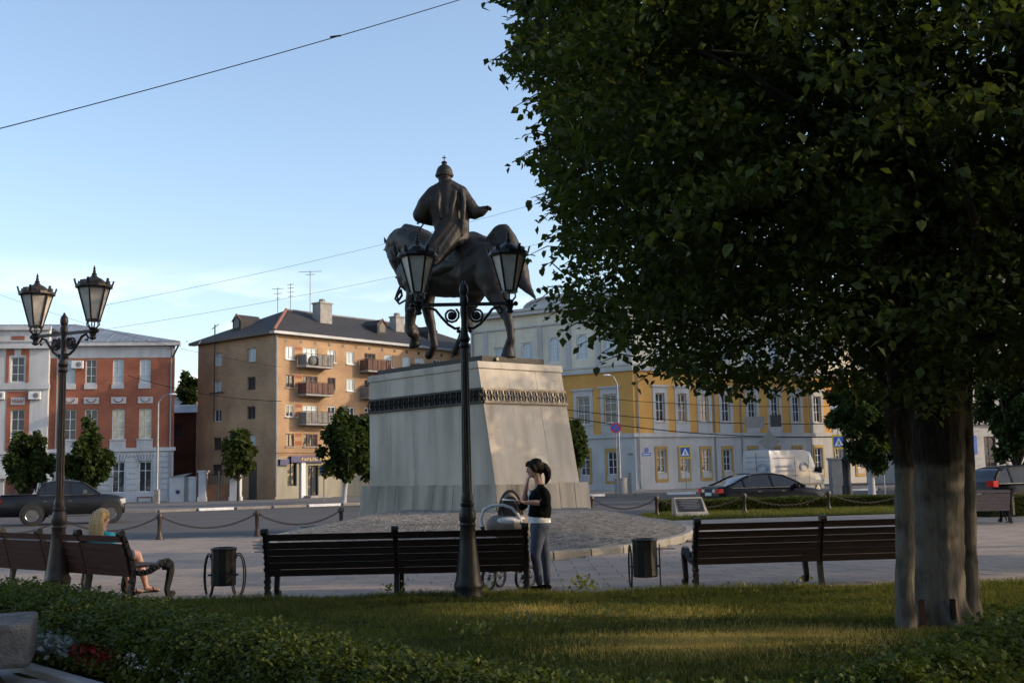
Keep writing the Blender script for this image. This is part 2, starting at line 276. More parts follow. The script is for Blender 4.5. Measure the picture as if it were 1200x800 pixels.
class MB:
    """collects shapes and links them as one mesh"""
    def __init__(s): s.v = []; s.f = []
    def add(s, vs, fs):
        n = len(s.v); s.v.extend([tuple(v) for v in vs]); s.f.extend([tuple(i + n for i in f) for f in fs]); return s
    def box(s, x0, x1, y0, y1, z0, z1):
        return s.add([(x0, y0, z0), (x1, y0, z0), (x1, y1, z0), (x0, y1, z0), (x0, y0, z1), (x1, y0, z1), (x1, y1, z1), (x0, y1, z1)],
                     [(0, 3, 2, 1), (4, 5, 6, 7), (0, 1, 5, 4), (1, 2, 6, 5), (2, 3, 7, 6), (3, 0, 4, 7)])
    def obox(s, c, ax, ay, az):
        c = Vector(c); ax = Vector(ax); ay = Vector(ay); az = Vector(az)
        P = [c + ax * a + ay * b + az * d for d in (-1, 1) for a, b in ((-1, -1), (1, -1), (1, 1), (-1, 1))]
        return s.add(P, [(0, 3, 2, 1), (4, 5, 6, 7), (0, 1, 5, 4), (1, 2, 6, 5), (2, 3, 7, 6), (3, 0, 4, 7)])
    def beam(s, a, b, w, h, up=(0, 0, 1)):
        a = Vector(a); b = Vector(b); d = b - a; u = Vector(up); sx = d.cross(u)
        if sx.length < 1e-6: sx = d.cross(Vector((1, 0, 0)))
        sx.normalize(); uu = sx.cross(d).normalized()
        return s.obox((a + b) / 2, d / 2, sx * w / 2, uu * h / 2)
    def prism(s, pts, y0, y1, axis='y'):
        """polygon in (x,z) extruded in y"""
        n = len(pts)
        if axis == 'y': V = [(p[0], y0, p[1]) for p in pts] + [(p[0], y1, p[1]) for p in pts]
        elif axis == 'z': V = [(p[0], p[1], y0) for p in pts] + [(p[0], p[1], y1) for p in pts]
        else: V = [(y0, p[0], p[1]) for p in pts] + [(y1, p[0], p[1]) for p in pts]
        Fs = [tuple(range(n))[::-1], tuple(range(n, 2 * n))] + [(i, (i + 1) % n, n + (i + 1) % n, n + i) for i in range(n)]
        return s.add(V, Fs)
    def lathe(s, prof, c=(0, 0, 0), n=16, axis=(0, 0, 1), flute=0):
        c = Vector(c); q = Vector((0, 0, 1)).rotation_difference(Vector(axis)); V = []; Fs = []
        for k, (r, z) in enumerate(prof):
            for i in range(n):
                a = 2 * pi * i / n; rr = r * (1 - flute * (i % 2)); V.append(c + q @ Vector((rr * cos(a), rr * sin(a), z)))
        for k in range(len(prof) - 1):
            for i in range(n): j = (i + 1) % n; Fs.append((k * n + i, k * n + j, (k + 1) * n + j, (k + 1) * n + i))
        Fs.append(tuple(range(n))[::-1]); Fs.append(tuple((len(prof) - 1) * n + i for i in range(n)))
        return s.add(V, Fs)
    def tube(s, pts, r, n=8, closed=False):
        pts = [Vector(p) for p in pts]; m = len(pts); rs = r if isinstance(r, (list, tuple)) else [r] * m
        V = []; Fs = []; prev = None
        for i, p in enumerate(pts):
            if closed: t = (pts[(i + 1) % m] - pts[i - 1])
            else: t = pts[min(i + 1, m - 1)] - pts[max(i - 1, 0)]
            t.normalize()
            if prev is None:
                a = t.cross(Vector((0, 0, 1)));
                if a.length < .1: a = t.cross(Vector((0, 1, 0)))
            else:
                a = prev - t * prev.dot(t)
            a.normalize(); prev = a; b = t.cross(a)
            for k in range(n): th = 2 * pi * k / n; V.append(p + (a * cos(th) + b * sin(th)) * rs[i])
        for i in range(m if closed else m - 1):
            j = (i + 1) % m
            for k in range(n): l = (k + 1) % n; Fs.append((i * n + k, i * n + l, j * n + l, j * n + k))
        if not closed: Fs.append(tuple(range(n))[::-1]); Fs.append(tuple((m - 1) * n + k for k in range(n)))
        return s.add(V, Fs)
    def sphere(s, c, r, n=12, m=8, sc=(1, 1, 1), rot=None):
        c = Vector(c); V = []; Fs = []
        for i in range(1, m):
            ph = pi * i / m
            for k in range(n):
                th = 2 * pi * k / n; q = Vector((sin(ph) * cos(th) * r * sc[0], sin(ph) * sin(th) * r * sc[1], cos(ph) * r * sc[2]))
                if rot: q = rot @ q
                V.append(c + q)
        t = Vector((0, 0, r * sc[2]));
        if rot: t = rot @ t
        V.append(c + t); V.append(c - t)
        T = len(V) - 2; B = len(V) - 1
        for k in range(n):
            l = (k + 1) % n; Fs.append((T, k, l)); Fs.append((B, (m - 2) * n + l, (m - 2) * n + k))
            for i in range(m - 2): Fs.append((i * n + k, (i + 1) * n + k, (i + 1) * n + l, i * n + l))
        return s.add(V, Fs)
    def mesh(s, name, m, smooth=False):
        me = bpy.data.meshes.new(name); me.from_pydata([tuple(v) for v in s.v], [], s.f)
        if m: me.materials.append(M[m] if isinstance(m, str) else m)
        if smooth:
            me.polygons.foreach_set('use_smooth', [True] * len(me.polygons))
        me.update(); return me
    def build(s, name, m, parent=None, smooth=False, kind=None, loc=None, rz=None, bevel=0):
        o = link(name, s.mesh(name, m, smooth), parent, kind)
        if loc is not None: o.location = loc
        if rz is not None: o.rotation_euler = (0, 0, rz)
        if smooth:
            md = o.modifiers.new('wn', 'EDGE_SPLIT'); md.split_angle = radians(42)
        if bevel:
            md = o.modifiers.new('bv', 'BEVEL'); md.width = bevel; md.segments = 2; md.limit_method = 'ANGLE'
        return o

def np_mesh(name, V, Fq, m, smooth=False):
    """V (n,3), Fq (k,3|4) numpy -> mesh"""
    me = bpy.data.meshes.new(name); n, k = len(V), len(Fq); c = Fq.shape[1]
    me.vertices.add(n); me.vertices.foreach_set('co', V.astype(np.float32).ravel())
    me.loops.add(k * c); me.loops.foreach_set('vertex_index', Fq.astype(np.int32).ravel())
    me.polygons.add(k); me.polygons.foreach_set('loop_start', np.arange(k, dtype=np.int32) * c)
    me.polygons.foreach_set('use_smooth', np.full(k, bool(smooth or c == 3)))
    me.update(calc_edges=True); me.materials.append(M[m]); return me

LEAF = np.array([[0, 0, 0], [.36, .25, .10], [.30, .62, .08], [0, 1.0, -.12], [-.30, .62, .08], [-.36, .25, .10], [0, .5, -.02]])
LEAF_F = np.array([[0, 1, 6, 6], [1, 2, 6, 6], [2, 3, 6, 6], [3, 4, 6, 6], [4, 5, 6, 6], [5, 0, 6, 6]])[:, :3]
LEAF4 = np.array([[0, 0, 0], [.34, .45, .07], [0, 1.0, -.1], [-.34, .45, .07]]); LEAF4_F = np.array([[0, 1, 2], [0, 2, 3]])
def leaves(name, P, size, m, parent=None, droop=.4, shape='4', up=.35, rng=RNG, kind=None, aim=None, var=.35):
    n = len(P); base, F = (LEAF4, LEAF4_F) if shape == '4' else (LEAF, LEAF_F)
    nrm = rng.normal(size=(n, 3)); nrm[:, 2] = np.abs(nrm[:, 2]) + up * 2; nrm /= np.linalg.norm(nrm, axis=1)[:, None]
    d = rng.normal(size=(n, 3)); d[:, 2] -= droop * 1.5
    if aim is not None: d += aim
    d -= nrm * (d * nrm).sum(1)[:, None]; d /= np.linalg.norm(d, axis=1)[:, None]
    sx = np.cross(d, nrm); s = size * (1 + var * (rng.rand(n) * 2 - 1))
    V = P[:, None, :] + s[:, None, None] * (base[None, :, 0:1] * sx[:, None, :] + base[None, :, 1:2] * d[:, None, :] + base[None, :, 2:3] * nrm[:, None, :])
    V = V.reshape(-1, 3); Fq = (F[None] + (np.arange(n) * len(base))[:, None, None]).reshape(-1, 3)
    return link(name, np_mesh(name, V, Fq, m), parent, kind)

def capsule_mb(mb, a, b, ra, rb, n=12):
    a = Vector(a); b = Vector(b); d = b - a; L = d.length
    if L < 1e-5: mb.sphere(a, max(ra, rb), n, 8); return
    prof = []
    for k in range(0, 5): th = pi / 2 * (1 - k / 4); prof.append((max(ra * cos(th), 1e-4), -ra * sin(th)))
    for k in range(0, 5): th = pi / 2 * k / 4; prof.append((max(rb * cos(th), 1e-4), L + rb * sin(th)))
    mb.lathe(prof, a, n, d.normalized())
def chain(mb, pts):
    for (p, r), (q, s) in zip(pts, pts[1:]): capsule_mb(mb, p, q, r, s)
def fuse(mb, name, m, parent, voxel, it=4, fac=.6, kind=None):
    """merge overlapping closed shapes into one continuous smooth surface"""
    o = link(name + '_tmp', mb.mesh('tmp', None))
    r = o.modifiers.new('r', 'REMESH'); r.mode = 'VOXEL'; r.voxel_size = voxel; r.use_smooth_shade = True
    s = o.modifiers.new('s', 'SMOOTH'); s.factor = fac; s.iterations = it
    bpy.context.view_layer.update()
    dg = bpy.context.evaluated_depsgraph_get()
    me = bpy.data.meshes.new_from_object(o.evaluated_get(dg)); me.name = name
    old = o.data; bpy.data.objects.remove(o); bpy.data.meshes.remove(old)
    me.materials.clear(); me.materials.append(M[m]); me.polygons.foreach_set('use_smooth', [True] * len(me.polygons))
    return link(name, me, parent, kind)

# ================================================================== THE SETTING
def sheet(name, pts, z, m, parent=None, thick=0.0):
    mb = MB()
    if thick: mb.prism(pts, z - thick, z, 'z')
    else: mb.add([(p[0], p[1], z) for p in pts], [tuple(range(len(pts)))])
    return mb.build(name, m, parent, kind='structure')
sheet('ground', [(-1500, -600), (1500, -600), (1500, 2500), (-1500, 2500)], -.26, 'soil')
ROADZ = -.2
sheet('road', [(-160, 14), (160, 14), (160, 150), (-160, 150)], ROADZ, 'asphalt')
FARK = [(-110, 50), (-60, 54), (-19, 59), (6, 74), (22, 73), (44, 79), (110, 100)]
sheet('far_pavement', FARK + [(110, 140), (-110, 140)], ROADZ + .1, 'pave_far', thick=.09)
EDGE = [(-40, 26.2), (-14, 27.7), (-9.06, 28.4), (-6.7, 29.05), (-5.8, 30.8), (-6.6, 33.5), (-4.5, 37.6), (0, 38.4), (3.2, 35.8), (4.6, 33.9), (7.5, 34.8), (12, 36), (20, 38.2), (60, 49)]
plaza = sheet('plaza', [(60, 12.5), (-40, 12.5)][::-1] + EDGE[::-1], -.03, 'joint', thick=.5)
# far kerb of single stones, some painted white
kmb = MB().box(-.95, .95, -.09, .09, -.1, .1); kme = [kmb.mesh('kerb_stone', 'kerb'), kmb.mesh('kerb_stone_white', 'kerb_white')]
road_kerb = thing('road_kerb', 'low kerb of grey and white painted stones along the far side of the road', 'kerb', (0, 0, ROADZ + .02))
i = 0
for a, b in zip(FARK[:-1], FARK[1:]):
    a = Vector(a); b = Vector(b); n = int((b - a).length / 1.95)
    for k in range(n):
        p = a + (b - a) * ((k + .5) / n); i += 1
        if abs(PX((p.x, p.y, 0))[0] - 600) > 640: continue
        o = link('kerb_stone', kme[1 if (i // 1) % 3 == 0 else 0], road_kerb); o.location = (p.x, p.y, .02 + random.uniform(-.012, .012)); o.rotation_euler = (0, 0, math.atan2(b.y - a.y, b.x - a.x) + random.uniform(-.006, .006))
        if (i % 3 == 0): o['label'] = 'white painted kerb stone'
# plaza kerb
pk = thing('plaza_kerb', 'grey stone kerb where the paved square drops to the road', 'kerb')
for a, b in zip(EDGE[:-1], EDGE[1:]):
    a = Vector(a); b = Vector(b); n = max(1, int((b - a).length / 1.0)); L = (b - a).length / n / 2 - .006
    for k in range(n):
        p = a + (b - a) * ((k + .5) / n)
        if abs(PX((p.x, p.y, 0))[0] - 600) > 640: continue
        o = MB().box(-L, L, -.075, .075, -.2, .01).build('kerb_stone', 'kerb', pk, loc=(p.x, p.y, random.uniform(-.004, .004)), rz=math.atan2(b.y - a.y, b.x - a.x)) if k == 0 else None
        if o is not None: last = o.data
        else:
            o = link('kerb_stone', last, pk); o.location = (p.x, p.y, random.uniform(-.004, .004)); o.rotation_euler = (0, 0, math.atan2(b.y - a.y, b.x - a.x))
# ---- cobbled mound
MC = Vector((-.8, 28.2)); MRX, MRY = 5.0, 9.1
def mound_h(x, y):
    e = math.sqrt(((x - MC.x) / MRX) ** 2 + ((y - MC.y) / MRY) ** 2)
    return .10 + .40 * min(1, max(0, (1 - e) / .42))
mound = thing('cobbled_mound', 'oval mound of grey cobbles with a stone kerb around the statue pedestal', 'mound', (0, 0, 0))
mb = MB(); NR, NA = 14, 64; V = []; Fs = []
for r in range(NR + 1):
    for a in range(NA):
        th = 2 * pi * a / NA; e = (r + .001) / NR * .985; x = MC.x + MRX * e * cos(th); y = MC.y + MRY * e * sin(th); V.append((x, y, mound_h(x, y) - .035))
for r in range(NR):
    for a in range(NA): b = (a + 1) % NA; Fs.append((r * NA + a, (r + 1) * NA + a, (r + 1) * NA + b, r * NA + b))
mb.add(V, Fs); mb.build('bed', 'joint', mound, smooth=True)
V = []; Fs = []; cs = .155
ny = int(2 * MRY / cs)
for j in range(ny):
    for i2 in range(int(2 * MRX / (cs * 1.15))):
        x = MC.x - MRX + (i2 + .5 * (j % 2)) * cs * 1.15 + random.uniform(-.01, .01); y = MC.y - MRY + j * cs + random.uniform(-.008, .008)
        if y > 34.5: continue
        if ((x - MC.x) / MRX) ** 2 + ((y - MC.y) / MRY) ** 2 > .955: continue
        h = mound_h(x, y) + random.uniform(-.012, .012); a = cs * .52 * random.uniform(.9, 1.04); b = cs * .44 * random.uniform(.88, 1.02); n = len(V)
        V += [(x - a, y - b, h - .045), (x + a, y - b, h - .045), (x + a, y + b, h - .045), (x - a, y + b, h - .045)]
        t = random.uniform(-.006, .006); k = .72
        V += [(x - a * k, y - b * k, h + t), (x + a * k, y - b * k, h - t), (x + a * k, y + b * k, h - t), (x - a * k, y + b * k, h + t)]
        Fs += [(n, n + 1, n + 5, n + 4), (n + 1, n + 2, n + 6, n + 5), (n + 2, n + 3, n + 7, n + 6), (n + 3, n, n + 4, n + 7), (n + 4, n + 5, n + 6, n + 7)]
link('cobbles', np_mesh('cobbles', np.array(V), np.array(Fs), 'cobble'), mound, 'stuff')
NK = 44
for k in range(NK):
    def ep(t): return Vector((MC.x + MRX * cos(t), MC.y + MRY * sin(t), 0))
    t0 = 2 * pi * k / NK; t1 = 2 * pi * (k + .985) / NK; a, b = ep(t0), ep(t1); d = (b - a).normalized(); nrm = Vector((d.y, -d.x, 0)) * .085
    mb = MB(); Q = [a + nrm, b + nrm, b - nrm, a - nrm]; Q2 = [a + nrm * .75, b + nrm * .75, b - nrm, a - nrm]
    mb.add([(q.x, q.y, -.04) for q in Q] + [(q.x, q.y, .09) for q in Q] + [(q.x, q.y, .125) for q in Q2],
           [(0, 1, 2, 3), (0, 1, 5, 4), (1, 2, 6, 5), (2, 3, 7, 6), (3, 0, 4, 7), (4, 5, 9, 8), (5, 6, 10, 9), (6, 7, 11, 10), (7, 4, 8, 11), (8, 9, 10, 11)])
    mb.build('kerb_stone', 'kerb', mound)
# ---- paving slabs
TW, TH = .6, .4
tms = []
for m_ in ('tile', 'tile2'):
    b_ = MB(); x, y = TW / 2 - .003, TH / 2 - .003; c = .003
    b_.add([(-x, -y, -.03), (x, -y, -.03), (x, y, -.03), (-x, y, -.03), (-x + c, -y + c, 0), (x - c, -y + c, 0), (x - c, y - c, 0), (-x + c, y - c, 0)],
           [(0, 1, 5, 4), (1, 2, 6, 5), (2, 3, 7, 6), (3, 0, 4, 7), (4, 5, 6, 7)])
    tms.append(b_)
tmesh = [tms[0].mesh('paving_slab', 'tile'), tms[1].mesh('paving_slab_dark', 'tile2')]
def inplaza(x, y):
    for a, b in zip(EDGE[:-1], EDGE[1:]):
        if a[0] <= x <= b[0] and a[0] < b[0]: return y < a[1] + (b[1] - a[1]) * (x - a[0]) / (b[0] - a[0]) - .25
    return False
cand = []
for j in range(int((38 - 12.6) / TH)):
    for i2 in range(-50, 60):
        x = (i2 + .5 * (j % 2)) * TW; y = 12.8 + j * TH
        q = PX((x, y, 0))
        if q[0] < -60 or q[0] > 1260 or y < 12.7: continue
        if ((x - MC.x) / (MRX + .3)) ** 2 + ((y - MC.y) / (MRY + .25)) ** 2 < 1: continue
        if not inplaza(x, y): continue
        cand.append((abs(y - 14) + .02 * abs(x), x, y))
cand.sort(); rest = [[], []]
for k, (_, x, y) in enumerate(cand):
    dz = random.uniform(-.0006, .0006); w_ = 1 if random.random() < .25 else 0
    if k < 300:
        o = link('paving_slab', tmesh[w_], plaza); o.location = (x, y, dz); o.rotation_euler = (random.uniform(-.0006, .0006), random.uniform(-.0006, .0006), 0)
    else: rest[w_].append((x, y, dz))
for w_ in (0, 1):
    bv = np.array(tms[w_].v); bf = np.array(tms[w_].f); R_ = np.array(rest[w_])
    V = (bv[None] + R_[:, None, :]).reshape(-1, 3); Fq = (bf[None] + (np.arange(len(R_)) * 8)[:, None, None]).reshape(-1, 4)
    link('paving_slabs', np_mesh('paving_slabs', V, Fq, ('tile', 'tile2')[w_]), plaza, 'stuff')

# ================================================================== BUILDINGS
class Fac:
    """one facade plane of a building; x runs left to right seen from outside, outward is -y"""
    def __init__(s, B, P0, u):
        s.B = B; s.P0 = Vector((P0[0], P0[1], ROADZ + .1)); s.u = Vector((u[0], u[1], 0)).normalized(); s.rz = math.atan2(s.u.y, s.u.x)
        s.loc = s.P0 - Vector(B.location); s.Rm = Matrix.Rotation(s.rz, 3, 'Z')
    def sz(s, px, py):
        d = ray(px, py); n = Vector((s.u.y, -s.u.x, 0)); t = (s.P0 - CAM).dot(n) / d.dot(n); p = CAM + d * t
        return (p - s.P0).dot(s.u), p.z - s.P0.z
    def rect(s, x0, x1, y0, y1):
        xm, ym = (x0 + x1) / 2, (y0 + y1) / 2
        a, _ = s.sz(x0, ym); b, _ = s.sz(x1, ym); _, t = s.sz(xm, y0); _, c = s.sz(xm, y1); return [a, c, b - a, t - c]
    def at(s, x, y, z): return s.loc + s.Rm @ Vector((x, y, z))
    def put(s, mb, name, m, kind=None, parent=None, smooth=False):
        return mb.build(name, m, parent or s.B, loc=s.loc, rz=s.rz, kind=kind, smooth=smooth)
    def wall(s, name, m, x0, x1, z0, z1, holes=(), rev=.2, y=0.0, arch=()):
        mb = MB(); xs = sorted({x0, x1} | {h[0] for h in holes if x0 < h[0] < x1} | {h[0] + h[2] for h in holes if x0 < h[0] + h[2] < x1})
        for a, b in zip(xs[:-1], xs[1:]):
            hs = sorted([h for h in holes if h[0] <= a + 1e-6 and h[0] + h[2] >= b - 1e-6], key=lambda h: h[1]); z = z0
            for h in hs:
                c0 = max(h[1], z0); c1 = min(h[1] + h[3], z1)
                if c1 <= c0: continue
                if c0 > z: mb.add([(a, y, z), (b, y, z), (b, y, c0), (a, y, c0)], [(0, 1, 2, 3)])
                z = c1
            if z1 > z: mb.add([(a, y, z), (b, y, z), (b, y, z1), (a, y, z1)], [(0, 1, 2, 3)])
        for h in holes:
            a, c, b, t = h[0], max(h[1], z0), h[0] + h[2], min(h[1] + h[3], z1)
            if t <= c: continue
            mb.add([(a, y, c), (b, y, c), (b, y, t), (a, y, t), (a, y + rev, c), (b, y + rev, c), (b, y + rev, t), (a, y + rev, t)],
                   [(0, 1, 5, 4), (1, 2, 6, 5), (2, 3, 7, 6), (3, 0, 4, 7)])
        return s.put(mb, name, m)
    def box(s, name, m, x0, x1, y0, y1, z0, z1): return s.put(MB().box(x0, x1, y0, y1, z0, z1), name, m)
WC = {}
def win_mesh(w, h, nx, bars, fm, gm, arch):
    k = (round(w, 2), round(h, 2), nx, bars, fm, gm, arch)
    if k in WC: return WC[k]
    f = MB(); t = .07; d0, d1 = -.03, .04
    def V_(x, ww=.05): f.box(x - ww / 2, x + ww / 2, d0, d1, t, h - t)
    f.box(0, t, d0 - .01, d1, 0, h); f.box(w - t, w, d0 - .01, d1, 0, h); f.box(t, w - t, d0 - .01, d1, 0, t); f.box(t, w - t, d0 - .01, d1, h - t, h)
    for i in range(1, nx): V_(w * i / nx)
    for b in bars:
        for i in range(nx):
            f.box(w * i / nx + (t if i == 0 else .025), w * (i + 1) / nx - (t if i == nx - 1 else .025), d0 + .005, d1 - .005, h * b - .022, h * b + .022)
    if arch:   # spandrels close the upper corners into a round head
        for sgn in (0, 1):
            pts = []; r = w / 2
            for k2 in range(9):
                a = pi / 2 * k2 / 8; pts.append((w / 2 + (1 if sgn else -1) * r * cos(a), h - r + r * sin(a)))
            pts.append((w if sgn else 0, h)); f.prism(pts, -.09, .03)
    g = MB(); g.add([(t * .5, .02, t * .5), (w - t * .5, .02, t * .5), (w - t * .5, .02, h - t * .5), (t * .5, .02, h - t * .5)], [(0, 1, 2, 3)])
    WC[k] = (f.mesh('window', fm), g.mesh('pane', gm)); return WC[k]
def window(F, r, nx=2, bars=(.68,), fm='white_frame', gm='glass', dep=.16, arch=False, label=None, jit=True):
    fm_, gm_ = win_mesh(r[2], r[3], nx, tuple(bars), fm, gm, arch)
    o = link('window', fm_, F.B); o.location = F.at(r[0], dep, r[1]); o.rotation_euler = (0, 0, F.rz)
    p = link('pane', gm_, o); p.location = (0, 0, 0)
    if jit: p.rotation_euler = (random.uniform(-.004, .004), 0, random.uniform(-.006, .006))
    if label: o['label'] = label
    return o
def ac_unit(parent_loc, label, F, x, z, y=-.3):
    t = thing('air_conditioner', label, 'air conditioner', Vector(F.B.location) + F.at(x, y, z), F.rz)
    MB().box(-.42, .42, -.15, .15, 0, .58).build('casing', 'white_frame', t, bevel=.02)
    MB().lathe([(.2, 0), (.2, .02), (.05, .03)], (.12, -.15, .29), 14, (0, -1, 0)).build('fan_grille', 'sign_back', t)
    MB().box(-.36, -.32, -.12, .3, -.05, -.002).box(.32, .36, -.12, .3, -.05, -.002).build('bracket', 'sign_back', t)
    return t
def downpipe(F, x, z0, z1, parent=None):
    return F.put(MB().tube([(x, -.28, z1 + .35), (x, -.28, z1 + .2), (x, -.12, z1 - .2), (x, -.12, z0 + .3), (x, -.25, z0 + .1)], .06, 8), 'downpipe', 'pipe', parent=parent, smooth=True)

# ---- red and white building on the left
PR = D(203, 560, 84.5); u = Vector((.99, .14, 0)).normalized(); LR = 26.0; P0 = PR - u * LR
B = thing('red_building', 'long red and white three storey building at the left edge with white rusticated ground floor', 'building', (P0.x, P0.y, ROADZ + .1))
F = Fac(B, P0, u); z = lambda px, py: F.sz(px, py)[1]; X = lambda px, py=500: F.sz(px, py)[0]
xs = X(57); zG = z(150, 528); zE = z(150, 419); zT = z(150, 405.5)
cols = [(74, 84.5), (99, 114), (131, 146), (162.5, 177.5)]; rows = [(541, 577), (479, 514.5), (420.6, 449)]
holes = []
for ri, (y0, y1) in enumerate(rows):
    for ci, (a, b) in enumerate(cols):
        aa, bb = (a + 1, b - 1) if ri == 2 else (a, b)
        r = F.rect(aa, bb, y0, y1); q = F.rect(131, 146, y0, y1); r[1] = q[1]; r[3] = q[3]; r[2] = q[2] if ri < 2 else q[2] * .87; holes.append((ri, ci, r))
F.wall('brick_wall', 'red_brick', xs, LR, zG, zE, [h[2] for h in holes if h[0] > 0])
F.wall('ground_floor_wall', 'white_wall', xs, LR, 0, zG, [h[2] for h in holes if h[0] == 0])
F.wall('frieze', 'white_wall', xs, LR, zE, zT, y=-.02)
for ri, ci, r in holes:
    g = 'glass_cream' if (ri == 1 and ci >= 2) else ('glass_bright' if ri == 2 and ci != 1 else 'glass')
    window(F, r, 2, (.33, .68) if ri else (.7,), gm=g)
    if ri == 2: F.box('window_apron', 'white_wall', r[0] - .05, r[0] + r[2] + .05, -.06, .02, r[1] - .42, r[1])
    if ri == 1:
        F.box('window_apron', 'white_wall', r[0] - .12, r[0] + r[2] + .12, -.07, .02, r[1] - .85, r[1] - .08); F.box('sill', 'white_wall', r[0] - .15, r[0] + r[2] + .15, -.14, .02, r[1] - .08, r[1])
        zo = r[1] + r[3] + .42; o = MB().box(r[0] - .08, r[0] + r[2] + .08, -.06, .02, zo, zo + .48); F.put(o, 'lintel_panel', 'white_wall')
        sw = MB(); N = 10; cxm = r[0] + r[2] / 2; rr = r[2] * .36
        pts = [(cxm - rr * cos(pi * k / N), -.08, zo + .40 - .30 * sin(pi * k / N)) for k in range(N + 1)]; sw.tube(pts, .035, 5)
        F.put(sw, 'swag_ornament', 'red_brick')
    if ri == 0:   # banded rustication and keystone fan
        o = MB()
        for k in range(7):
            a0 = r[0] + r[2] * (k / 7.0); o.obox((a0 + r[2] / 14 + (k - 3) * .08, -.05, r[1] + r[3] + .3), (r[2] / 16, 0, 0), (0, .06, 0), ((k - 3) * .05, 0, .26))
        F.put(o, 'keystone', 'white_wall')
        if ci >= 0:
            o = MB(); a0, b0, c0, d0 = r[0] - .1, r[0] + r[2] + .1, r[1] - 1.15, r[1] - .35
            for t_ in ((a0, b0, c0, c0 + .08), (a0, b0, d0 - .08, d0), (a0, a0 + .08, c0 + .08, d0 - .08), (b0 - .08, b0, c0 + .08, d0 - .08)): o.box(t_[0], t_[1], -.03, .01, t_[2], t_[3])
            F.put(o, 'panel_border', 'red_brick')
o = MB(); hx = sorted([(h[2][0], h[2][0] + h[2][2]) for h in holes if h[0] == 0])
zz = .9
while zz < zG - .3:
    segs = []; p = xs + .05
    for a, b in hx:
        if zz > holes[0][2][1] - .2: segs.append((p, a - .12)); p = b + .12
    segs.append((p, LR - .02))
    for a, b in segs:
        if b > a: o.box(a, b, -.055, .01, zz, zz + .3)
    zz += .42
F.put(o, 'rustication_bands', 'white_wall', kind='stuff')
F.box('string_course', 'white_wall', xs, LR + .15, -.18, .02, zG - .05, zG + .22)
F.box('cornice', 'white_wall', xs, LR + .45, -.5, .1, zT, zT + .3)
F.put(MB().prism([(LR, 0), (LR + .02, 0), (LR + .02, zT), (LR, zT)], 0, .01) if 0 else MB().add([(LR, 0, 0), (LR - 3.0, 12, 0), (LR - 3.0, 12, zT), (LR, 0, zT)], [(0, 1, 2, 3)]), 'side_wall', 'red_brick')
zr = zT + .3
rb = MB(); W_ = 13; hR = 2.3
rb.add([(-6, -.55, zr), (LR + .5, -.55, zr), (LR - 3.2, W_, zr), (-6, W_, zr), (-6, W_ / 2, zr + hR), (LR - 9, W_ / 2, zr + hR)], [(0, 1, 5, 4), (1, 2, 5), (2, 3, 4, 5), (0, 1, 2, 3)])
F.put(rb, 'roof', 'roof_metal')
sm = MB()
for k in range(34):
    x_ = -5 + k; t_ = min(1, (LR + .5 - x_) / 9.5); sm.beam((x_, -.55, zr + .02), (x_, -.55 + (W_ / 2 + .55) * t_, zr + .02 + hR * t_), .05, .05)
F.put(sm, 'roof_seams', 'roof_metal', kind='stuff')
# white projecting bay
zW = z(30, 384); zc2 = z(30, 452); PJ = -.45
bay_h = []
for (a, b) in ((14.5, 30.5), (-34, -18)):
    for (y0, y1) in ((419, 448), (480, 516)): bay_h.append(F.rect(a, b, y0, y1))
door = F.rect(6, 33, 563, 593); door[1] = 0
F.wall('bay_wall', 'white_wall', -6, xs, 0, zW, bay_h + [door], rev=.3, y=PJ)
F.put(MB().add([(xs, PJ, 0), (xs, .1, 0), (xs, .1, zW), (xs, PJ, zW)], [(0, 1, 2, 3)]).add([(xs, PJ, zW), (xs, 9, zW), (-6, 9, zW), (-6, PJ, zW)], [(0, 1, 2, 3)]), 'bay_return', 'white_wall')
for k, r in enumerate(bay_h):
    window(F, r, 2, (.33, .68), gm='glass', dep=PJ + .2)
    o = MB(); g_ = .34
    if k % 2 == 0:
        o.box(r[0] - g_, r[0] - .12, PJ - .03, PJ + .02, r[1] - .05, r[1] + r[3] + .75); o.box(r[0] + r[2] + .12, r[0] + r[2] + g_, PJ - .03, PJ + .02, r[1] - .05, r[1] + r[3] + .75)
        o.box(r[0] - .12, r[0] + r[2] / 2 - .25, PJ - .03, PJ + .02, r[1] + r[3] + .14, r[1] + r[3] + .75); o.box(r[0] + r[2] / 2 + .25, r[0] + r[2] + .12, PJ - .03, PJ + .02, r[1] + r[3] + .14, r[1] + r[3] + .75)
    else:
        o.box(r[0] - g_, r[0], PJ - .03, PJ + .02, r[1] - 1.4, zc2 - .45); o.box(r[0] + r[2], r[0] + r[2] + g_, PJ - .03, PJ + .02, r[1] - 1.4, zc2 - .45); o.box(r[0], r[0] + r[2], PJ - .03, PJ + .02, r[1] + r[3], zc2 - .45)
        pz = r[1] + r[3] + .35; q_ = MB().box(r[0] - .02, r[0] + r[2] + .02, PJ - .07, PJ - .03, pz, pz + .55)
        F.put(q_, 'lintel_panel', 'white_wall'); q_ = MB()
        for t_ in range(4): q_.tube([(r[0] + .1 + (r[2] - .2) * (t_ + s_ / 6) / 4, PJ - .08, pz + .4 - .25 * sin(pi * s_ / 6)) for s_ in range(7)], .03, 5)
        F.put(q_, 'swag_ornament', 'red_brick')
    F.put(o, 'window_surround', 'red_brick')
F.box('red_panel', 'red_brick', X(16, 400), X(31, 400), PJ - .03, PJ + .02, z(24, 399), z(24, 394.5))
for (n_, za, zb, pr) in (('cornice', z(30, 409.5), z(30, 405.8), .35), ('string_course', zc2 - .3, zc2 + .1, .22), ('string_course', z(30, 532), z(30, 529), .12), ('cornice', zW - .25, zW + .05, .25)):
    F.box(n_, 'white_wall', -6, xs + pr * .6, PJ - pr, PJ + .02, za, zb)
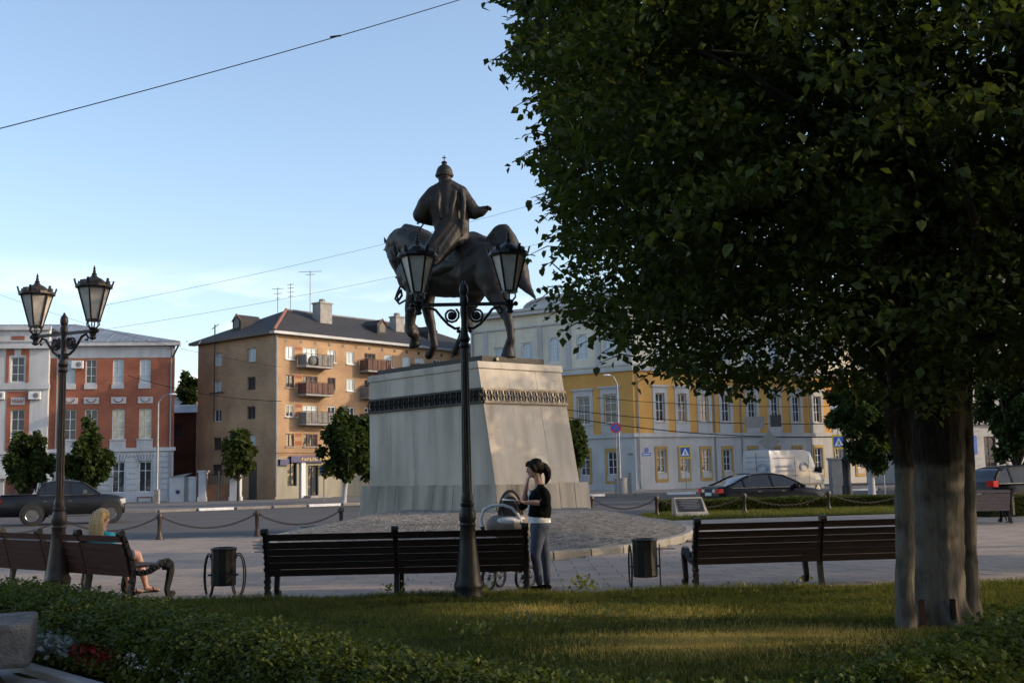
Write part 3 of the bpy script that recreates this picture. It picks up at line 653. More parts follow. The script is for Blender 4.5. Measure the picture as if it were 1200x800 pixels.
for a in (37, 51.5): F.box('pilaster', 'white_wall', X(a), X(a) + .75, PJ - .1, PJ + .02, .4, z(30, 532))
F.put(MB().box(door[0] + .05, door[0] + door[2] - .05, PJ + .2, PJ + .28, 0, door[3]), 'door', 'brown_frame')
F.put(MB().box(door[0] - .3, door[0] + door[2] * .35, PJ - 1.1, PJ - .01, door[3] + .05, door[3] + .25), 'door_canopy', 'white_wall')
downpipe(F, xs + .55, 0, zT - .2); downpipe(F, LR - .25, 0, zT - .1); 
F.put(MB().tube([(LR + .35, -.3, zT + .25), (LR + .3, -.3, zT), (LR - .15, -.15, zT - .9)], .07, 8), 'gutter_elbow', 'iron_brown')
ac_unit(None, 'white air conditioner box beside the second top window of the red wall', F, X(92, 427), z(92, 432))
ac_unit(None, 'dark faced air conditioner under the white bay cornice, right of the ornament', F, X(43.5, 465), z(43, 468.5), PJ - .2)
ac_unit(None, 'air conditioner at the extreme left edge of the white bay', F, X(1.5, 465), z(2, 468.5), PJ - .2)

# ---- tan brick block of flats
CB = G(322, 587, ROADZ + .1); CB = Vector((CB.x, CB.y, 0)) * (82 / CB.y); u_r = Vector((.64, .768, 0)).normalized(); u_l = Vector((.768, -.64, 0)).normalized()
WL = 9.9; LLR = 25.0
B = thing('brick_apartment_block', 'tan brick block of flats with dark hipped roof and balconies', 'building', (CB.x, CB.y, ROADZ + .1))
FL = Fac(B, CB - u_l * WL, u_l); FR = Fac(B, CB, u_r)
zE = FR.sz(323, 391)[1]; zS = FR.sz(330, 536)[1]
hl = []
rowsL = [(413.5, 428.5), (446, 461), (479.5, 494), (512.5, 527.5)]
c1 = FL.rect(251, 260, 413, 428); c2 = FL.rect(290.5, 300, 407.5, 423)
for k, (y0, y1) in enumerate(rowsL):
    r = FL.rect(251, 260, y0, y1); hl.append([c1[0], r[1], c1[2], r[3]]); hl.append([c2[0] - .05, r[1], c1[2], r[3]])
gl = FL.rect(249, 260, 544, 557); dl = FL.rect(291, 301, 544, 586); dl[1] = 0
FL.wall('side_wall', 'tan_brick', 0, WL, zS, zE, hl); FL.wall('side_base_wall', 'tan_brick', 0, WL, 0, zS, [gl, dl])
white_l = {0, 1, 2, 4, 7}
for k, r in enumerate(hl): window(FL, r, 2, (), 'white_frame' if k in white_l else 'brown_frame', 'glass_bright' if k in (0, 1, 2, 7) else 'glass', label=None)
window(FL, gl, 2, (), 'brown_frame'); FL.put(MB().box(dl[0], dl[0] + dl[2], .1, .16, 0, dl[3]), 'door', 'sign_black')
zrow = []
for (y0, y1) in ((405.5, 420.8), (439, 454), (474, 488.5), (508, 523)): r = FR.rect(334.7, 344.7, y0, y1); zrow.append((r[1], r[3]))
colR = []
for (a, b, y0, k) in ((334.7, 344.7, 413, 'w'), (355, 372, 415, 'b'), (383.7, 393, 417, 'w'), (406, 415, 419, 'w'), (427, 440, 421, 'b'), (450.5, 460, 423, 'w'), (471.5, 480.5, 424, 'w'), (486, 498, 425, 'b'), (508, 516, 426, 'w'), (524, 531, 426, 'w')):
    colR.append((FR.sz(a, y0)[0], FR.sz(b, y0)[0], k))
hr = []
for zi, (zb, zh) in enumerate(zrow):
    for ci, (a, b, k) in enumerate(colR):
        if k == 'b' and zi < 3: hr.append((zi, ci, [a, zb - .35, b - a, zh + .35]))
        else: hr.append((zi, ci, [a, zb, b - a, zh]))
shopw = FR.rect(336.5, 347.5, 542, 569); shopd = FR.rect(360.5, 373, 545, 578.5); shopd[3] += shopd[1]; shopd[1] = 0
shopx = [shopw[0] + 9.0, shopw[1], 1.6, shopw[3]]; shopx2 = [shopw[0] + 13.5, shopw[1], 1.6, shopw[3]]
FR.wall('street_wall', 'tan_brick', 0, LLR, zS, zE, [h[2] for h in hr]); FR.wall('shop_wall', 'base_plaster', 0, LLR, 0, zS, [shopw, shopd, shopx, shopx2], y=-.03)
bright = {(0, 0), (0, 1), (0, 2), (0, 3), (0, 5), (0, 6), (0, 7), (1, 3), (2, 1)}
brown = {(1, 0), (1, 1), (1, 2), (3, 0), (3, 1), (0, 4), (1, 4)}
for zi, ci, r in hr:
    window(FR, r, 3 if colR[ci][2] == 'b' else 2, (.72,) if colR[ci][2] == 'b' else (), 'brown_frame' if (zi, ci) in brown else 'white_frame', 'glass_bright' if (zi, ci) in bright else 'glass', dep=.1)
    FR.box('sill', 'white_frame' if (zi, ci) in bright else 'concrete', r[0] - .05, r[0] + r[2] + .05, -.1, .05, r[1] - .07, r[1])
for r in (shopw, shopx, shopx2): window(FR, r, 2, (), 'iron', 'glass')
window(FR, shopd, 2, (.75,), 'iron', 'glass')
# reddish brick panels between paired windows
for zi in range(4):
    a = colR[0][1] + .12; b = colR[1][0] - .12; FR.box('brick_panel', 'rail_rust' if False else 'red_brick', a, b, -.012, .03, zrow[zi][0] + .1, zrow[zi][0] + .42); FR.box('brick_panel', 'red_brick', a, b, -.012, .03, zrow[zi][0] + .75, zrow[zi][0] + 1.0)
nb = 0
for ci in (1, 4, 7):
    for zi in range(3):
        a, b = colR[ci][0] - .55, colR[ci][1] + .75; zf = zrow[zi][0] - .48; dpt = 1.05
        s_ = FR.put(MB().box(a, b, -dpt, -.005, zf - .14, zf), 'balcony_slab', 'concrete')
        m_ = ['rail_grey', 'rail_rust', 'rail_grey'][zi] if ci == 1 else ['rail_rust', 'rail_grey', 'rail_rust'][zi]
        r_ = MB(); n_ = 9; wd = (b - a) / n_
        start = 4 if (ci == 1 and zi == 0) else 0
        for k in range(start, n_):
            jj = random.uniform(-.01, .01)
            pl_ = MB().box(a + k * wd + .012, a + (k + 1) * wd - .012, -dpt + .02 + jj, -dpt + .045 + jj, zf + .05, zf + .85); FR.put(pl_, 'railing_panel', m_, parent=None)
        for xx in (a + .01, b - .04):
            r_ = MB()
            for k in range(3): r_.box(xx, xx + .03, -dpt + .06 + k * .32, -dpt + .06 + k * .32 + .3, zf + .05, zf + .85)
            FR.put(r_, 'railing_side', m_)
        t_ = MB().tube([(a, -.02, zf + .9), (a, -dpt, zf + .9), (b, -dpt, zf + .9), (b, -.02, zf + .9)], .022, 6)
        for k in range(6): xx = a + (b - a) * k / 5; t_.tube([(xx, -dpt, zf), (xx, -dpt, zf + .9)], .014, 5)
        FR.put(t_, 'handrail', 'iron_brown')
        if ci == 1 and zi == 0: FR.put(MB().sphere((a + 1.1, -.6, zf + .42), .42, 12, 8, (1.2, .7, 1)), 'laundry_bundle', 'rail_grey')
# shop sign
z0_, z1_ = FR.sz(350, 541.5)[1], FR.sz(350, 534)[1]; sa, sb = FR.sz(338.5, 537)[0], FR.sz(376, 537)[0]
FR.box('shop_sign', 'awning', sa, sb, -.3, -.035, z0_, z1_)
let = MB(); lx = sa + 1.0
for k in range(11):   # lettering too blurred to read: a row of small yellow strokes
    if k == 6: lx += .25
    let.box(lx, lx + .05, -.315, -.302, z0_ + .12, z0_ + .34); let.box(lx + .05, lx + .16, -.315, -.302, z0_ + (.12 if k % 2 else .3), z0_ + (.16 if k % 2 else .34))
    if k % 3: let.box(lx + .13, lx + .17, -.315, -.302, z0_ + .17, z0_ + .28)
    lx += .26
FR.put(let, 'shop_lettering', 'yellow_print')
FR.box('shop_awning', 'awning', FR.sz(326, 540)[0], FR.sz(336.5, 540)[0], -.25, -.035, FR.sz(331, 545)[1], FR.sz(331, 538)[1])
FR.box('shop_pillar', 'white_frame', shopd[0] - .75, shopd[0] - .35, -.2, -.035, 0, zS - .3)
FR.box('shop_step', 'concrete', shopd[0] - .5, shopd[0] + shopd[2] + .5, -1.0, -.035, 0, .18)
FR.put(MB().tube([(.06, -.08, .2), (.06, -.08, zE)], .09, 8), 'corner_downpipe', 'pipe')
# eaves, roof
ov = .55
FR.box('cornice', 'roof_metal', -ov, LLR + ov, -ov, -.003, zE - .02, zE + .18); FL.box('cornice', 'iron_brown', -ov, WL - .003, -ov, -.003, zE - .02, zE + .18)
vn = MB()
for k in range(17): vn.box(.9 + k * 1.42, 1.12 + k * 1.42, -.02, .05, zE - .55, zE - .3)
FR.put(vn, 'eave_vents', 'sign_black', kind='stuff')
a0 = CB + u_r * -ov; H_ = 2.65
def BR(s_, t_, h_):   # s along right facade, t along left facade (away)
    p = CB + u_r * s_ - u_l * t_; return Vector((p.x, p.y, h_)) - Vector((CB.x, CB.y, 0))
zr = zE + .18; hw = WL / 2
rv = [BR(-ov, -ov, zr), BR(LLR + ov, -ov, zr), BR(LLR + ov, WL + ov, zr), BR(-ov, WL + ov, zr), BR(hw, hw, zr + H_), BR(LLR - hw, hw, zr + H_)]
MB().add(rv, [(0, 1, 5, 4), (1, 2, 5), (2, 3, 4, 5), (3, 0, 4), (0, 1, 2, 3)]).build('roof', 'roof_dark', B)
MB().tube([rv[0] + Vector((0, 0, .04)), rv[4] + Vector((0, 0, .06))], .13, 6).build('hip_ridge', 'roof_rust', B)
MB().tube([rv[4] + Vector((0, 0, .04)), rv[5] + Vector((0, 0, .04))], .10, 6).build('roof_ridge', 'roof_metal', B)
def rz_(s_, t_):      # roof height
    return zr + H_ * min(1, min(t_ + ov, s_ + ov, WL + ov - t_) / (hw + ov))
for (s_, t_, w2, h2) in ((7.2, 3.1, .62, 2.3), (15.6, 3.0, .5, 2.0)):
    cpos = BR(s_, t_, 0); o = MB(); o.obox((0, 0, rz_(s_, t_) + h2 / 2 - .9), u_r * w2, u_l * w2 * .8, (0, 0, h2 / 2)); 
    o.build('chimney', 'concrete', B, loc=cpos)
    o = MB(); o.obox((0, 0, rz_(s_, t_) + h2 - .86), u_r * (w2 + .07), u_l * (w2 * .8 + .07), (0, 0, .06)); o.lathe([(.28, 0), (.28, .3)], (0, 0, rz_(s_, t_) + h2 - .8), 10); o.build('chimney_cap', 'concrete', B, loc=cpos)
def dormer(s_, t_, axis):
    base = BR(s_, t_, rz_(s_, t_)); 
    if axis == 'r': f = -Vector((u_r.y * -1, u_r.x, 0)); sd_ = u_r
    else: f = Vector((u_l.y, -u_l.x, 0)); sd_ = u_l
    if axis == 'r': f = Vector((u_r.y, -u_r.x, 0))
    o = MB(); w2 = .55; V_ = []
    for q in (0.9, -1.2):
        for (sx, hz) in ((-w2, -.5), (w2, -.5), (w2, .35), (0, .85), (-w2, .35)): V_.append(base + sd_ * sx + f * q + Vector((0, 0, hz)))
    o.add(V_, [(0, 1, 2, 3, 4), (5, 6, 7, 8, 9)] + [(i, (i + 1) % 5, 5 + (i + 1) % 5, 5 + i) for i in range(5)]); d_ = o.build('dormer', 'roof_dark', B)
    o = MB(); V_ = [base + sd_ * sx * .62 + f * .93 + Vector((0, 0, hz)) for (sx, hz) in ((-w2, -.25), (w2, -.25), (w2, .3), (0, .62), (-w2, .3))]; o.add(V_, [(0, 1, 2, 3, 4)]); o.build('dormer_opening', 'sign_black', d_)
    o = MB(); P_ = [base + sd_ * sx + f * .95 + Vector((0, 0, hz)) for (sx, hz) in ((-w2 * 1.1, .3), (0, .9), (w2 * 1.1, .3))]; o.tube(P_, .05, 5); o.build('dormer_trim', 'roof_rust', d_)
dormer(12.2, 2.2, 'r'); dormer(18.3, 2.2, 'r'); dormer(2.0, 6.3, 'l')
# roof aerials
def aerial(px, py_base, py_top, y, label, bars):
    b = D(px, py_base, y); t = D(px, py_top, y); H = t.z - b.z
    a = thing('roof_aerial', label, 'aerial', b, 0, 'aerials on the brick block roof'); o = MB().tube([(0, 0, -.3), (0, 0, H)], .035, 6); o.build('mast', 'pipe', a)
    for (h, L) in bars: MB().tube([(-L, .1, H - h), (L, -.1, H - h)], .022, 5).build('crossbar', 'pipe', a)
    return a
aerial(325.5, 362, 337, 90, 'short television aerial, leftmost of the three masts on the dark roof peak', ((.1, .5), (.5, .35), (.9, .2)))
aerial(340.5, 363, 332, 91, 'television aerial with stacked knobs, middle mast on the dark roof', ((.1, .3), (.4, .3), (.75, .3), (1.1, .25)))
aerial(363.5, 371, 317, 92, 'tall thin aerial on the dark roof, nearest the chimney', ((.1, 1.0), (.35, .4)))
# ladder-like mast on the left wall
FL.put(MB().tube([(2.6, -.25, 6), (2.6, -.25, zE + 1.4)], .05, 6).tube([(2.2, -.25, zE + 1.1), (3.1, -.25, zE + 1.4)], .03, 5).tube([(2.0, -.25, 8.3), (3.6, -.2, 8.3)], .06, 5), 'wall_mast', 'iron_brown')
FR.put(MB().tube([(-.2, -.3, 3.4), (26, -.2, 3.2)], .02, 5), 'wall_cable', 'black')

# ---- ochre, white and cream building on the right
CY = G(746, 577, ROADZ); CY = Vector((CY.x, CY.y, 0)) * (86 / CY.y); ur = Vector((.86, .51, 0)).normalized(); ul = Vector((.84, -.55, 0)).normalized()
LW = 15.5; LY = 40.0
B = thing('ochre_building', 'long ochre and white building with cream upper storey behind the monument', 'building', (CY.x, CY.y, ROADZ + .1))
FL = Fac(B, CY - ul * LW, ul); FR = Fac(B, CY, ur)
zc1 = FR.sz(800, 510)[1]; zc2 = FL.sz(680, 437)[1]; zT = FL.sz(600, 368)[1] + .2
g0 = FR.rect(770, 780, 527, 553.5); g1 = FR.rect(768.7, 778.5, 460.7, 493.5)
xsG = [FR.sz(x, 540)[0] for x in (770, 797, 822.5, 848, 878, 905, 930.5, 955.5, 980, 1004, 1026)]; xsU = [FR.sz(x, 480)[0] for x in (768.7, 794.5, 820.5, 846, 877, 904, 929, 953.5, 977, 1000, 1022)]
HG = [[x, g0[1], g0[2], g0[3]] for x in xsG]; HU = [[x, g1[1], g1[2], g1[3]] for x in xsU]; H3 = [[x, zc2 + .9, 1.1, 2.6] for x in xsU]
FR.wall('ground_floor_wall', 'pale_wall', 0, LY, 0, zc1, HG); FR.wall('ochre_wall', 'yellow_wall', 0, LY, zc1, zc2, HU); FR.wall('cream_wall', 'cream_wall', 0, LY, zc2, zT, H3)
LG = [FL.rect(680, 691, 529, 557), FL.rect(712, 723.5, 529, 556)]; LG += [[LG[0][0] - 3.2, LG[0][1], LG[0][2], LG[0][3]], [LG[0][0] - 6.4, LG[0][1], LG[0][2], LG[0][3]]]
LU = [FL.rect(676.5, 691, 465, 497.5), FL.rect(708, 722.5, 462, 495.5)]; LU += [[LU[0][0] - 3.2, LU[0][1], LU[0][2], LU[0][3]], [LU[0][0] - 6.4, LU[0][1], LU[0][2], LU[0][3]]]
L3 = [FL.rect(579, 592.5, 401, 421), FL.rect(610.5, 624.5, 396, 421.5), FL.rect(642.5, 656, 395, 424), FL.rect(675.5, 689, 395, 428), FL.rect(707, 720, 393, 426)]
for r in L3[1:]: r[1] = L3[2][1]; r[3] = L3[2][3] * (.9 if r is L3[1] else 1)
L3[0][1] = L3[2][1]; L3[0][3] = L3[2][3] * .8
FL.wall('ground_floor_wall', 'pale_wall', 0, LW, 0, zc1, LG); FL.wall('ochre_wall', 'yellow_wall', 0, LW, zc1, zc2, LU); FL.wall('cream_wall', 'cream_wall', 0, LW, zc2, zT, L3)
for r in L3: window(FL, r, 3, (.3, .6), 'white_frame', 'glass_bright', arch=(r is not L3[0]))
for r in H3: window(FR, r, 3, (.5,), 'white_frame', 'glass_bright', arch=True)
def surround(Fw, r, m_, mx, zt, zb, th=.06):
    o = MB(); a, b = r[0] - mx, r[0] + r[2] + mx; q = .03
    o.box(a, r[0] - q, -th, .01, zb, zt); o.box(r[0] + r[2] + q, b, -th, .01, zb, zt); o.box(r[0] - q, r[0] + r[2] + q, -th, .01, r[1] + r[3] + q, zt); o.box(r[0] - q, r[0] + r[2] + q, -th, .01, zb, r[1] - q)
    Fw.put(o, 'window_surround', m_)
for Fw, HH, UU in ((FR, HG, HU), (FL, LG, LU)):
    for r in HH:
        window(Fw, r, 2, (.33, .66), 'white_frame', 'glass'); surround(Fw, r, 'ochre_trim', .2, r[1] + r[3] + .28, r[1] - .75)
        Fw.box('apron_panel', 'pale_wall', r[0] - .02, r[0] + r[2] + .02, -.085, -.06, r[1] - .5, r[1] - .06)
    for r in UU:
        window(Fw, r, 2, (.4, .7), 'white_frame', 'glass'); surround(Fw, r, 'pale_wall', .32, r[1] + r[3] + .5, zc1 + .2)
        Fw.box('window_hood', 'pale_wall', r[0] - .45, r[0] + r[2] + .45, -.18, .01, r[1] + r[3] + .5, r[1] + r[3] + .65); Fw.box('sill', 'pale_wall', r[0] - .2, r[0] + r[2] + .2, -.14, -.06, r[1] - .12, r[1] - .03)
    L_ = LY if Fw is FR else LW
    for (z_, t_, p_) in ((zc1 - .12, .3, .16), (zc2 - .12, .25, .18), (zc2 + .3, .16, .1), (zT - 1.5, .12, .14), (zT - .45, .3, .5), (zT - .15, .2, .65), (0, .5, .07)):
        Fw.box('cornice' if z_ > 0 else 'plinth_course', 'pale_wall', (-p_ if Fw is FR else 0), L_ + (p_ * .0), -p_, -.004 if Fw is FR else .01, z_, z_ + t_)
for k in range(6): a = L3[0][0] - .8 + k * (L3[1][0] - L3[0][0]) ; FL.box('pilaster', 'pale_wall', a - .25, a + .2, -.08, .01, zc2 + .46, zT - 1.5) if 0 < a < LW - .2 else None
# curved pediment and parapet
xm = L3[2][0] + L3[2][2] / 2; pts = [(xm - 2.6, zT + .05)] + [(xm + 2.6 * -cos(pi * k / 12), zT + .05 + .75 * sin(pi * k / 12)) for k in range(1, 12)] + [(xm + 2.6, zT + .05)]
FL.put(MB().prism(pts, -.3, .3), 'curved_pediment', 'pale_wall'); FL.put(MB().tube([(p[0], -.34, p[1]) for p in pts], .13, 6), 'pediment_moulding', 'pale_wall')
FL.box('parapet', 'pale_wall', xm - .5, LW, .35, .7, zT + .05, zT + 1.1); FR.box('parapet', 'pale_wall', .0, LY, .35, .7, zT + .05, zT + 1.1)
FL.box('roof', 'roof_metal', 0, LW - .5, .3, 9, zT - .6, zT + .045); FR.box('roof', 'roof_metal', .8, LY, .75, 12, zT - .6, zT + .04)
FL.put(MB().add([(0, 0, 0), (0, 10, 0), (0, 10, zT), (0, 0, zT)], [(0, 1, 2, 3)]), 'gable_wall', 'cream_wall')
for x_ in (.35, xsU[3] - .9, xsU[4] - .9, xsU[7] - .6): downpipe(FR, x_, 0, zc2 - .3)
downpipe(FL, .3, 0, zT - .7)
FR.put(MB().lathe([(.19, 0), (.19, .03)], (FR.sz(757.5, 527)[0], -.03, FR.sz(757.5, 527)[1]), 16, (0, -1, 0)), 'round_number_plate', 'sign_blue')
a_, z_ = FR.sz(757.5, 532); FR.put(MB().box(a_ - .42, a_ + .42, -.035, -.005, z_ - .12, z_ + .12), 'street_name_plate', 'sign_blue')
o = MB()
for k in range(7): o.box(a_ - .33 + k * .095, a_ - .33 + k * .095 + .06, -.042, -.037, z_ - .04, z_ + .04)
FR.put(o, 'plate_lettering', 'sign_white')
a_, z_ = FL.sz(739, 532); FL.put(MB().box(a_ - .22, a_ + .22, -.03, -.004, z_ - .08, z_ + .08), 'small_wall_plate', 'sign_back')

# ---- pale building at the right edge
P0 = D(1124, 560, 84); u = Vector((.96, .28, 0))
B = thing('pale_corner_building', 'pale rendered building with arched doorway at the right edge, behind the dark car', 'building', (P0.x, P0.y, ROADZ + .1)); F = Fac(B, P0, u)
ar = F.rect(1154, 1168, 511, 553); ar[3] += ar[1]; ar[1] = 0; r2 = F.rect(1172, 1184, 513, 530); r3 = F.rect(1148.5, 1161, 447, 486); r4 = [r3[0] + 4.5, r3[1], r3[2], r3[3]]
za = F.sz(1150, 497)[1]; zb = F.sz(1150, 486)[1]; Hh = [ar, r2, r3, r4] + [[2 + 4.5 * k, 14.5, 1.3, 2.4] for k in range(6)] + [[12 + 4.5 * k, r2[1], 1.2, 1.6] for k in range(4)] + [[12 + 4.5 * k, r3[1], 1.3, 2.8] for k in range(4)]
F.wall('wall', 'pale_wall', 0, 32, 0, 24, Hh)  # unseen upper height added to shade the ochre facade
for r in Hh[1:]: window(F, r, 2, (.6,), 'brown_frame', 'glass')
window(F, ar, 2, (.55,), 'brown_frame', 'glass', arch=True)
F.box('cornice', 'pale_wall', -.3, 32, -.3, -.004, za, za + .25); F.box('cornice', 'pale_wall', -.3, 32, -.2, -.004, zb - .2, zb); F.box('cornice', 'pale_wall', -.5, 32, -.5, -.004, 23.6, 24)
bl = MB(); zz = .3
while zz < za - .5:
    for (a, b) in ((.05, ar[0] - .25), (ar[0] + ar[2] + .25, (r2[0] - .15)), (r2[0] + r2[2] + .15, 11.7)):
        if b > a: bl.box(a, b, -.05, .01, zz, zz + .42)
    zz += .52
F.put(bl, 'rustication_bands', 'pale_wall', kind='stuff')
F.put(MB().add([(0, 0, 0), (0, 12, 0), (0, 12, 24), (0, 0, 24)], [(0, 1, 2, 3)]), 'side_wall', 'pale_wall'); F.box('roof', 'roof_metal', 0, 32, 0.01, 12, 24, 24.3)
F.box('blue_sign_board', 'sign_blue', F.sz(1139, 520)[0], F.sz(1143.5, 520)[0], -.15, -.06, F.sz(1141, 532)[1], F.sz(1141, 510)[1])

# ---- yard wall, gate, buildings behind it
P0 = D(205, 580, 80); u = Vector((1, .03, 0)).normalized()
B = thing('yard_wall', 'low whitewashed yard wall with small dark door beside the red building', 'wall', (P0.x, P0.y, ROADZ + .1)); F = Fac(B, P0, u)
xw = F.sz(242, 570)[0]; zw = F.sz(220, 558)[1]; dr = F.rect(221, 229.5, 567, 591); dr[3] += dr[1]; dr[1] = 0
F.wall('wall', 'white_wall', -.4, xw - 1.6, 0, zw, [dr], rev=.25); F.put(MB().box(-.4, dr[0] - .01, .01, .3, 0, zw - .01).box(dr[0] + dr[2] + .01, xw - 1.6, .01, .3, 0, zw - .01), 'wall_core', 'white_wall'); F.box('door', 'brown_frame', dr[0] + .003, dr[0] + dr[2] - .003, .12, .18, 0, dr[3])
F.put(MB().prism([(-.5, zw), (1.2, zw + .25), (xw - 1.6, zw)], -.1, .4), 'coping', 'roof_metal'); a_, z_ = F.sz(208.5, 576); F.put(MB().lathe([(.15, 0), (.15, .03)], (a_, -.03, z_), 12, (0, -1, 0)), 'blue_disc', 'awning')
for (a, b) in ((233.5, 242), (270, 282)):
    xa, xb = F.sz(a, 570)[0], F.sz(b, 570)[0]; zp = F.sz(a, 553)[1]; F.put(MB().box(xa, xb, -.25, .45, 0, zp).box(xa - .08, xb + .08, -.33, .53, zp, zp + .12).box(xa - .06, xb + .06, -.31, .51, 0, .3), 'gate_pillar', 'white_wall')
xg, xh = F.sz(242, 570)[0] + .02, F.sz(270, 570)[0] - .02; zg = F.sz(255, 567)[1]
Bg = thing('yard_gate', 'brown plank double gate between white pillars beside the brick block', 'gate', (P0.x, P0.y, ROADZ + .1)); Fg = Fac(Bg, P0, u)
for k in range(12):
    a = xg + (xh - xg) * k / 12; Fg.box('plank', 'gate_wood', a + .01, a + (xh - xg) / 12 - .01, .1 + random.uniform(-.01, .01), .14, .08, zg)
gr = MB()
for k in range(15): a = xg + (xh - xg) * (k + .5) / 15; gr.tube([(a, .12, zg), (a, .12, zg + .75 + .25 * sin(pi * (k + .5) / 15))], .02, 5)
gr.tube([(xg, .12, zg + .7), (xh, .12, zg + .7)], .03, 5); Fg.put(gr, 'iron_grille', 'iron_brown')
Fg.put(MB().box((xg + xh) / 2 - .04, (xg + xh) / 2 + .04, .05, .2, 0, zg + .9), 'centre_post', 'sign_back')
def simple_house(name, label, px0, px1, ytop, y, wm, rm, hroof, depth=9, base_px=580, gable=False):
    p = D(px0, base_px, y); q = D(px1, base_px, y); zt = D(px0, ytop, y).z - (ROADZ + .1)
    b = thing(name, label, 'building', (p.x, p.y, ROADZ + .1)); L = q.x - p.x
    F0 = Fac(b, p, Vector((1, 0, 0))); hs = [[x, zt - 2.2, .9, 1.3] for x in np.arange(.8, L - 1.2, 2.4)]
    F0.wall('wall', wm, 0, L, 0, zt, hs); MB().add([(0, 0, 0), (0, depth, 0), (0, depth, zt), (0, 0, zt), (L, 0, 0), (L, depth, 0), (L, depth, zt), (L, 0, zt)], [(0, 1, 2, 3), (4, 5, 6, 7)]).build('side_wall', wm, b)
    for h in hs: window(F0, h, 2, (), 'brown_frame', 'glass')
    if gable: MB().prism([(-.3, zt - .1), (L / 2, zt + hroof), (L + .3, zt - .1), (L / 2, zt + hroof - .35)], -.3, depth).build('roof', rm, b); MB().prism([(0, zt), (L / 2, zt + hroof - .4), (L, zt)], 0, .2).build('gable', wm, b)
    else: MB().add([(-.3, -.3, zt), (L + .3, -.3, zt), (L + .3, depth, zt), (-.3, depth, zt), (-.3, depth / 2, zt + hroof), (L + .3, depth / 2, zt + hroof)], [(0, 1, 5, 4), (2, 3, 4, 5), (0, 3, 4), (1, 2, 5), (0, 1, 2, 3)]).build('roof', rm, b)
    return b
simple_house('dark_brick_house', 'dark red brick house wall seen in the gap between red building and tan block', 190, 229, 484, 96, 'dark_brick', 'roof_metal', 1.0)
simple_house('white_gabled_house', 'white gabled house rising behind the dark brick house in the gap', 196, 228, 476, 112, 'white_wall', 'roof_rust', 2.6, gable=True)
simple_house('far_house', 'small grey house glimpsed far behind between the brick block and monument', 520, 562, 500, 135, 'cream_wall', 'roof_dark', 2.5)

# ================================================================== MONUMENT
er = Vector((.755, .656, 0)).normalized(); el = Vector((-er.y, er.x, 0))
C0 = Vector((-.5, 28.9, 0)); mon_c = C0 + er * 1.95 + el * 3.1
ped = thing('statue_pedestal', 'tall pale stone pedestal with dark metal frieze band under the horse statue', 'pedestal', (C0.x, C0.y, 0))
# local: x along er, y along el  (rotation of the frame)
prz = math.atan2(er.y, er.x)
def pbuild(mb, name, m, **k): return mb.build(name, m, ped, rz=prz, **k)
WX, WY = 3.42, 6.4
def frustum(mb, x0, x1, y0, y1, z0, X0, X1, Y0, Y1, z1):
    return mb.add([(x0, y0, z0), (x1, y0, z0), (x1, y1, z0), (x0, y1, z0), (X0, Y0, z1), (X1, Y0, z1), (X1, Y1, z1), (X0, Y1, z1)],
                  [(0, 3, 2, 1), (4, 5, 6, 7), (0, 1, 5, 4), (1, 2, 6, 5), (2, 3, 7, 6), (3, 0, 4, 7)])
# plinth of single vertical slabs with flared foot, stained
def slab_row(n, axis, L, off, sgn):
    for k in range(n):
        a, b = L * k / n + .01, L * (k + 1) / n - .01; mb = MB(); z0, z1 = .05, 1.18 + random.uniform(-.01, .01); f = .10
        if axis == 'x':   # right face (y = 0 side, outward -y)
            frustum(mb, a, b, off - f, off + .5, z0, a, b, off + .03, off + .5, z1)
        else: frustum(mb, off - f, off + .5, a, b, z0, off + .03, off + .5, a, b, z1)
        pbuild(mb, 'plinth_slab', 'granite_rough')
slab_row(6, 'x', WX, 0.0, 1); slab_row(7, 'y', WY, 0.0, 1)
pbuild(MB().box(.5, WX - .02, .5, WY - .02, .05, 1.15), 'plinth_core', 'granite_rough')
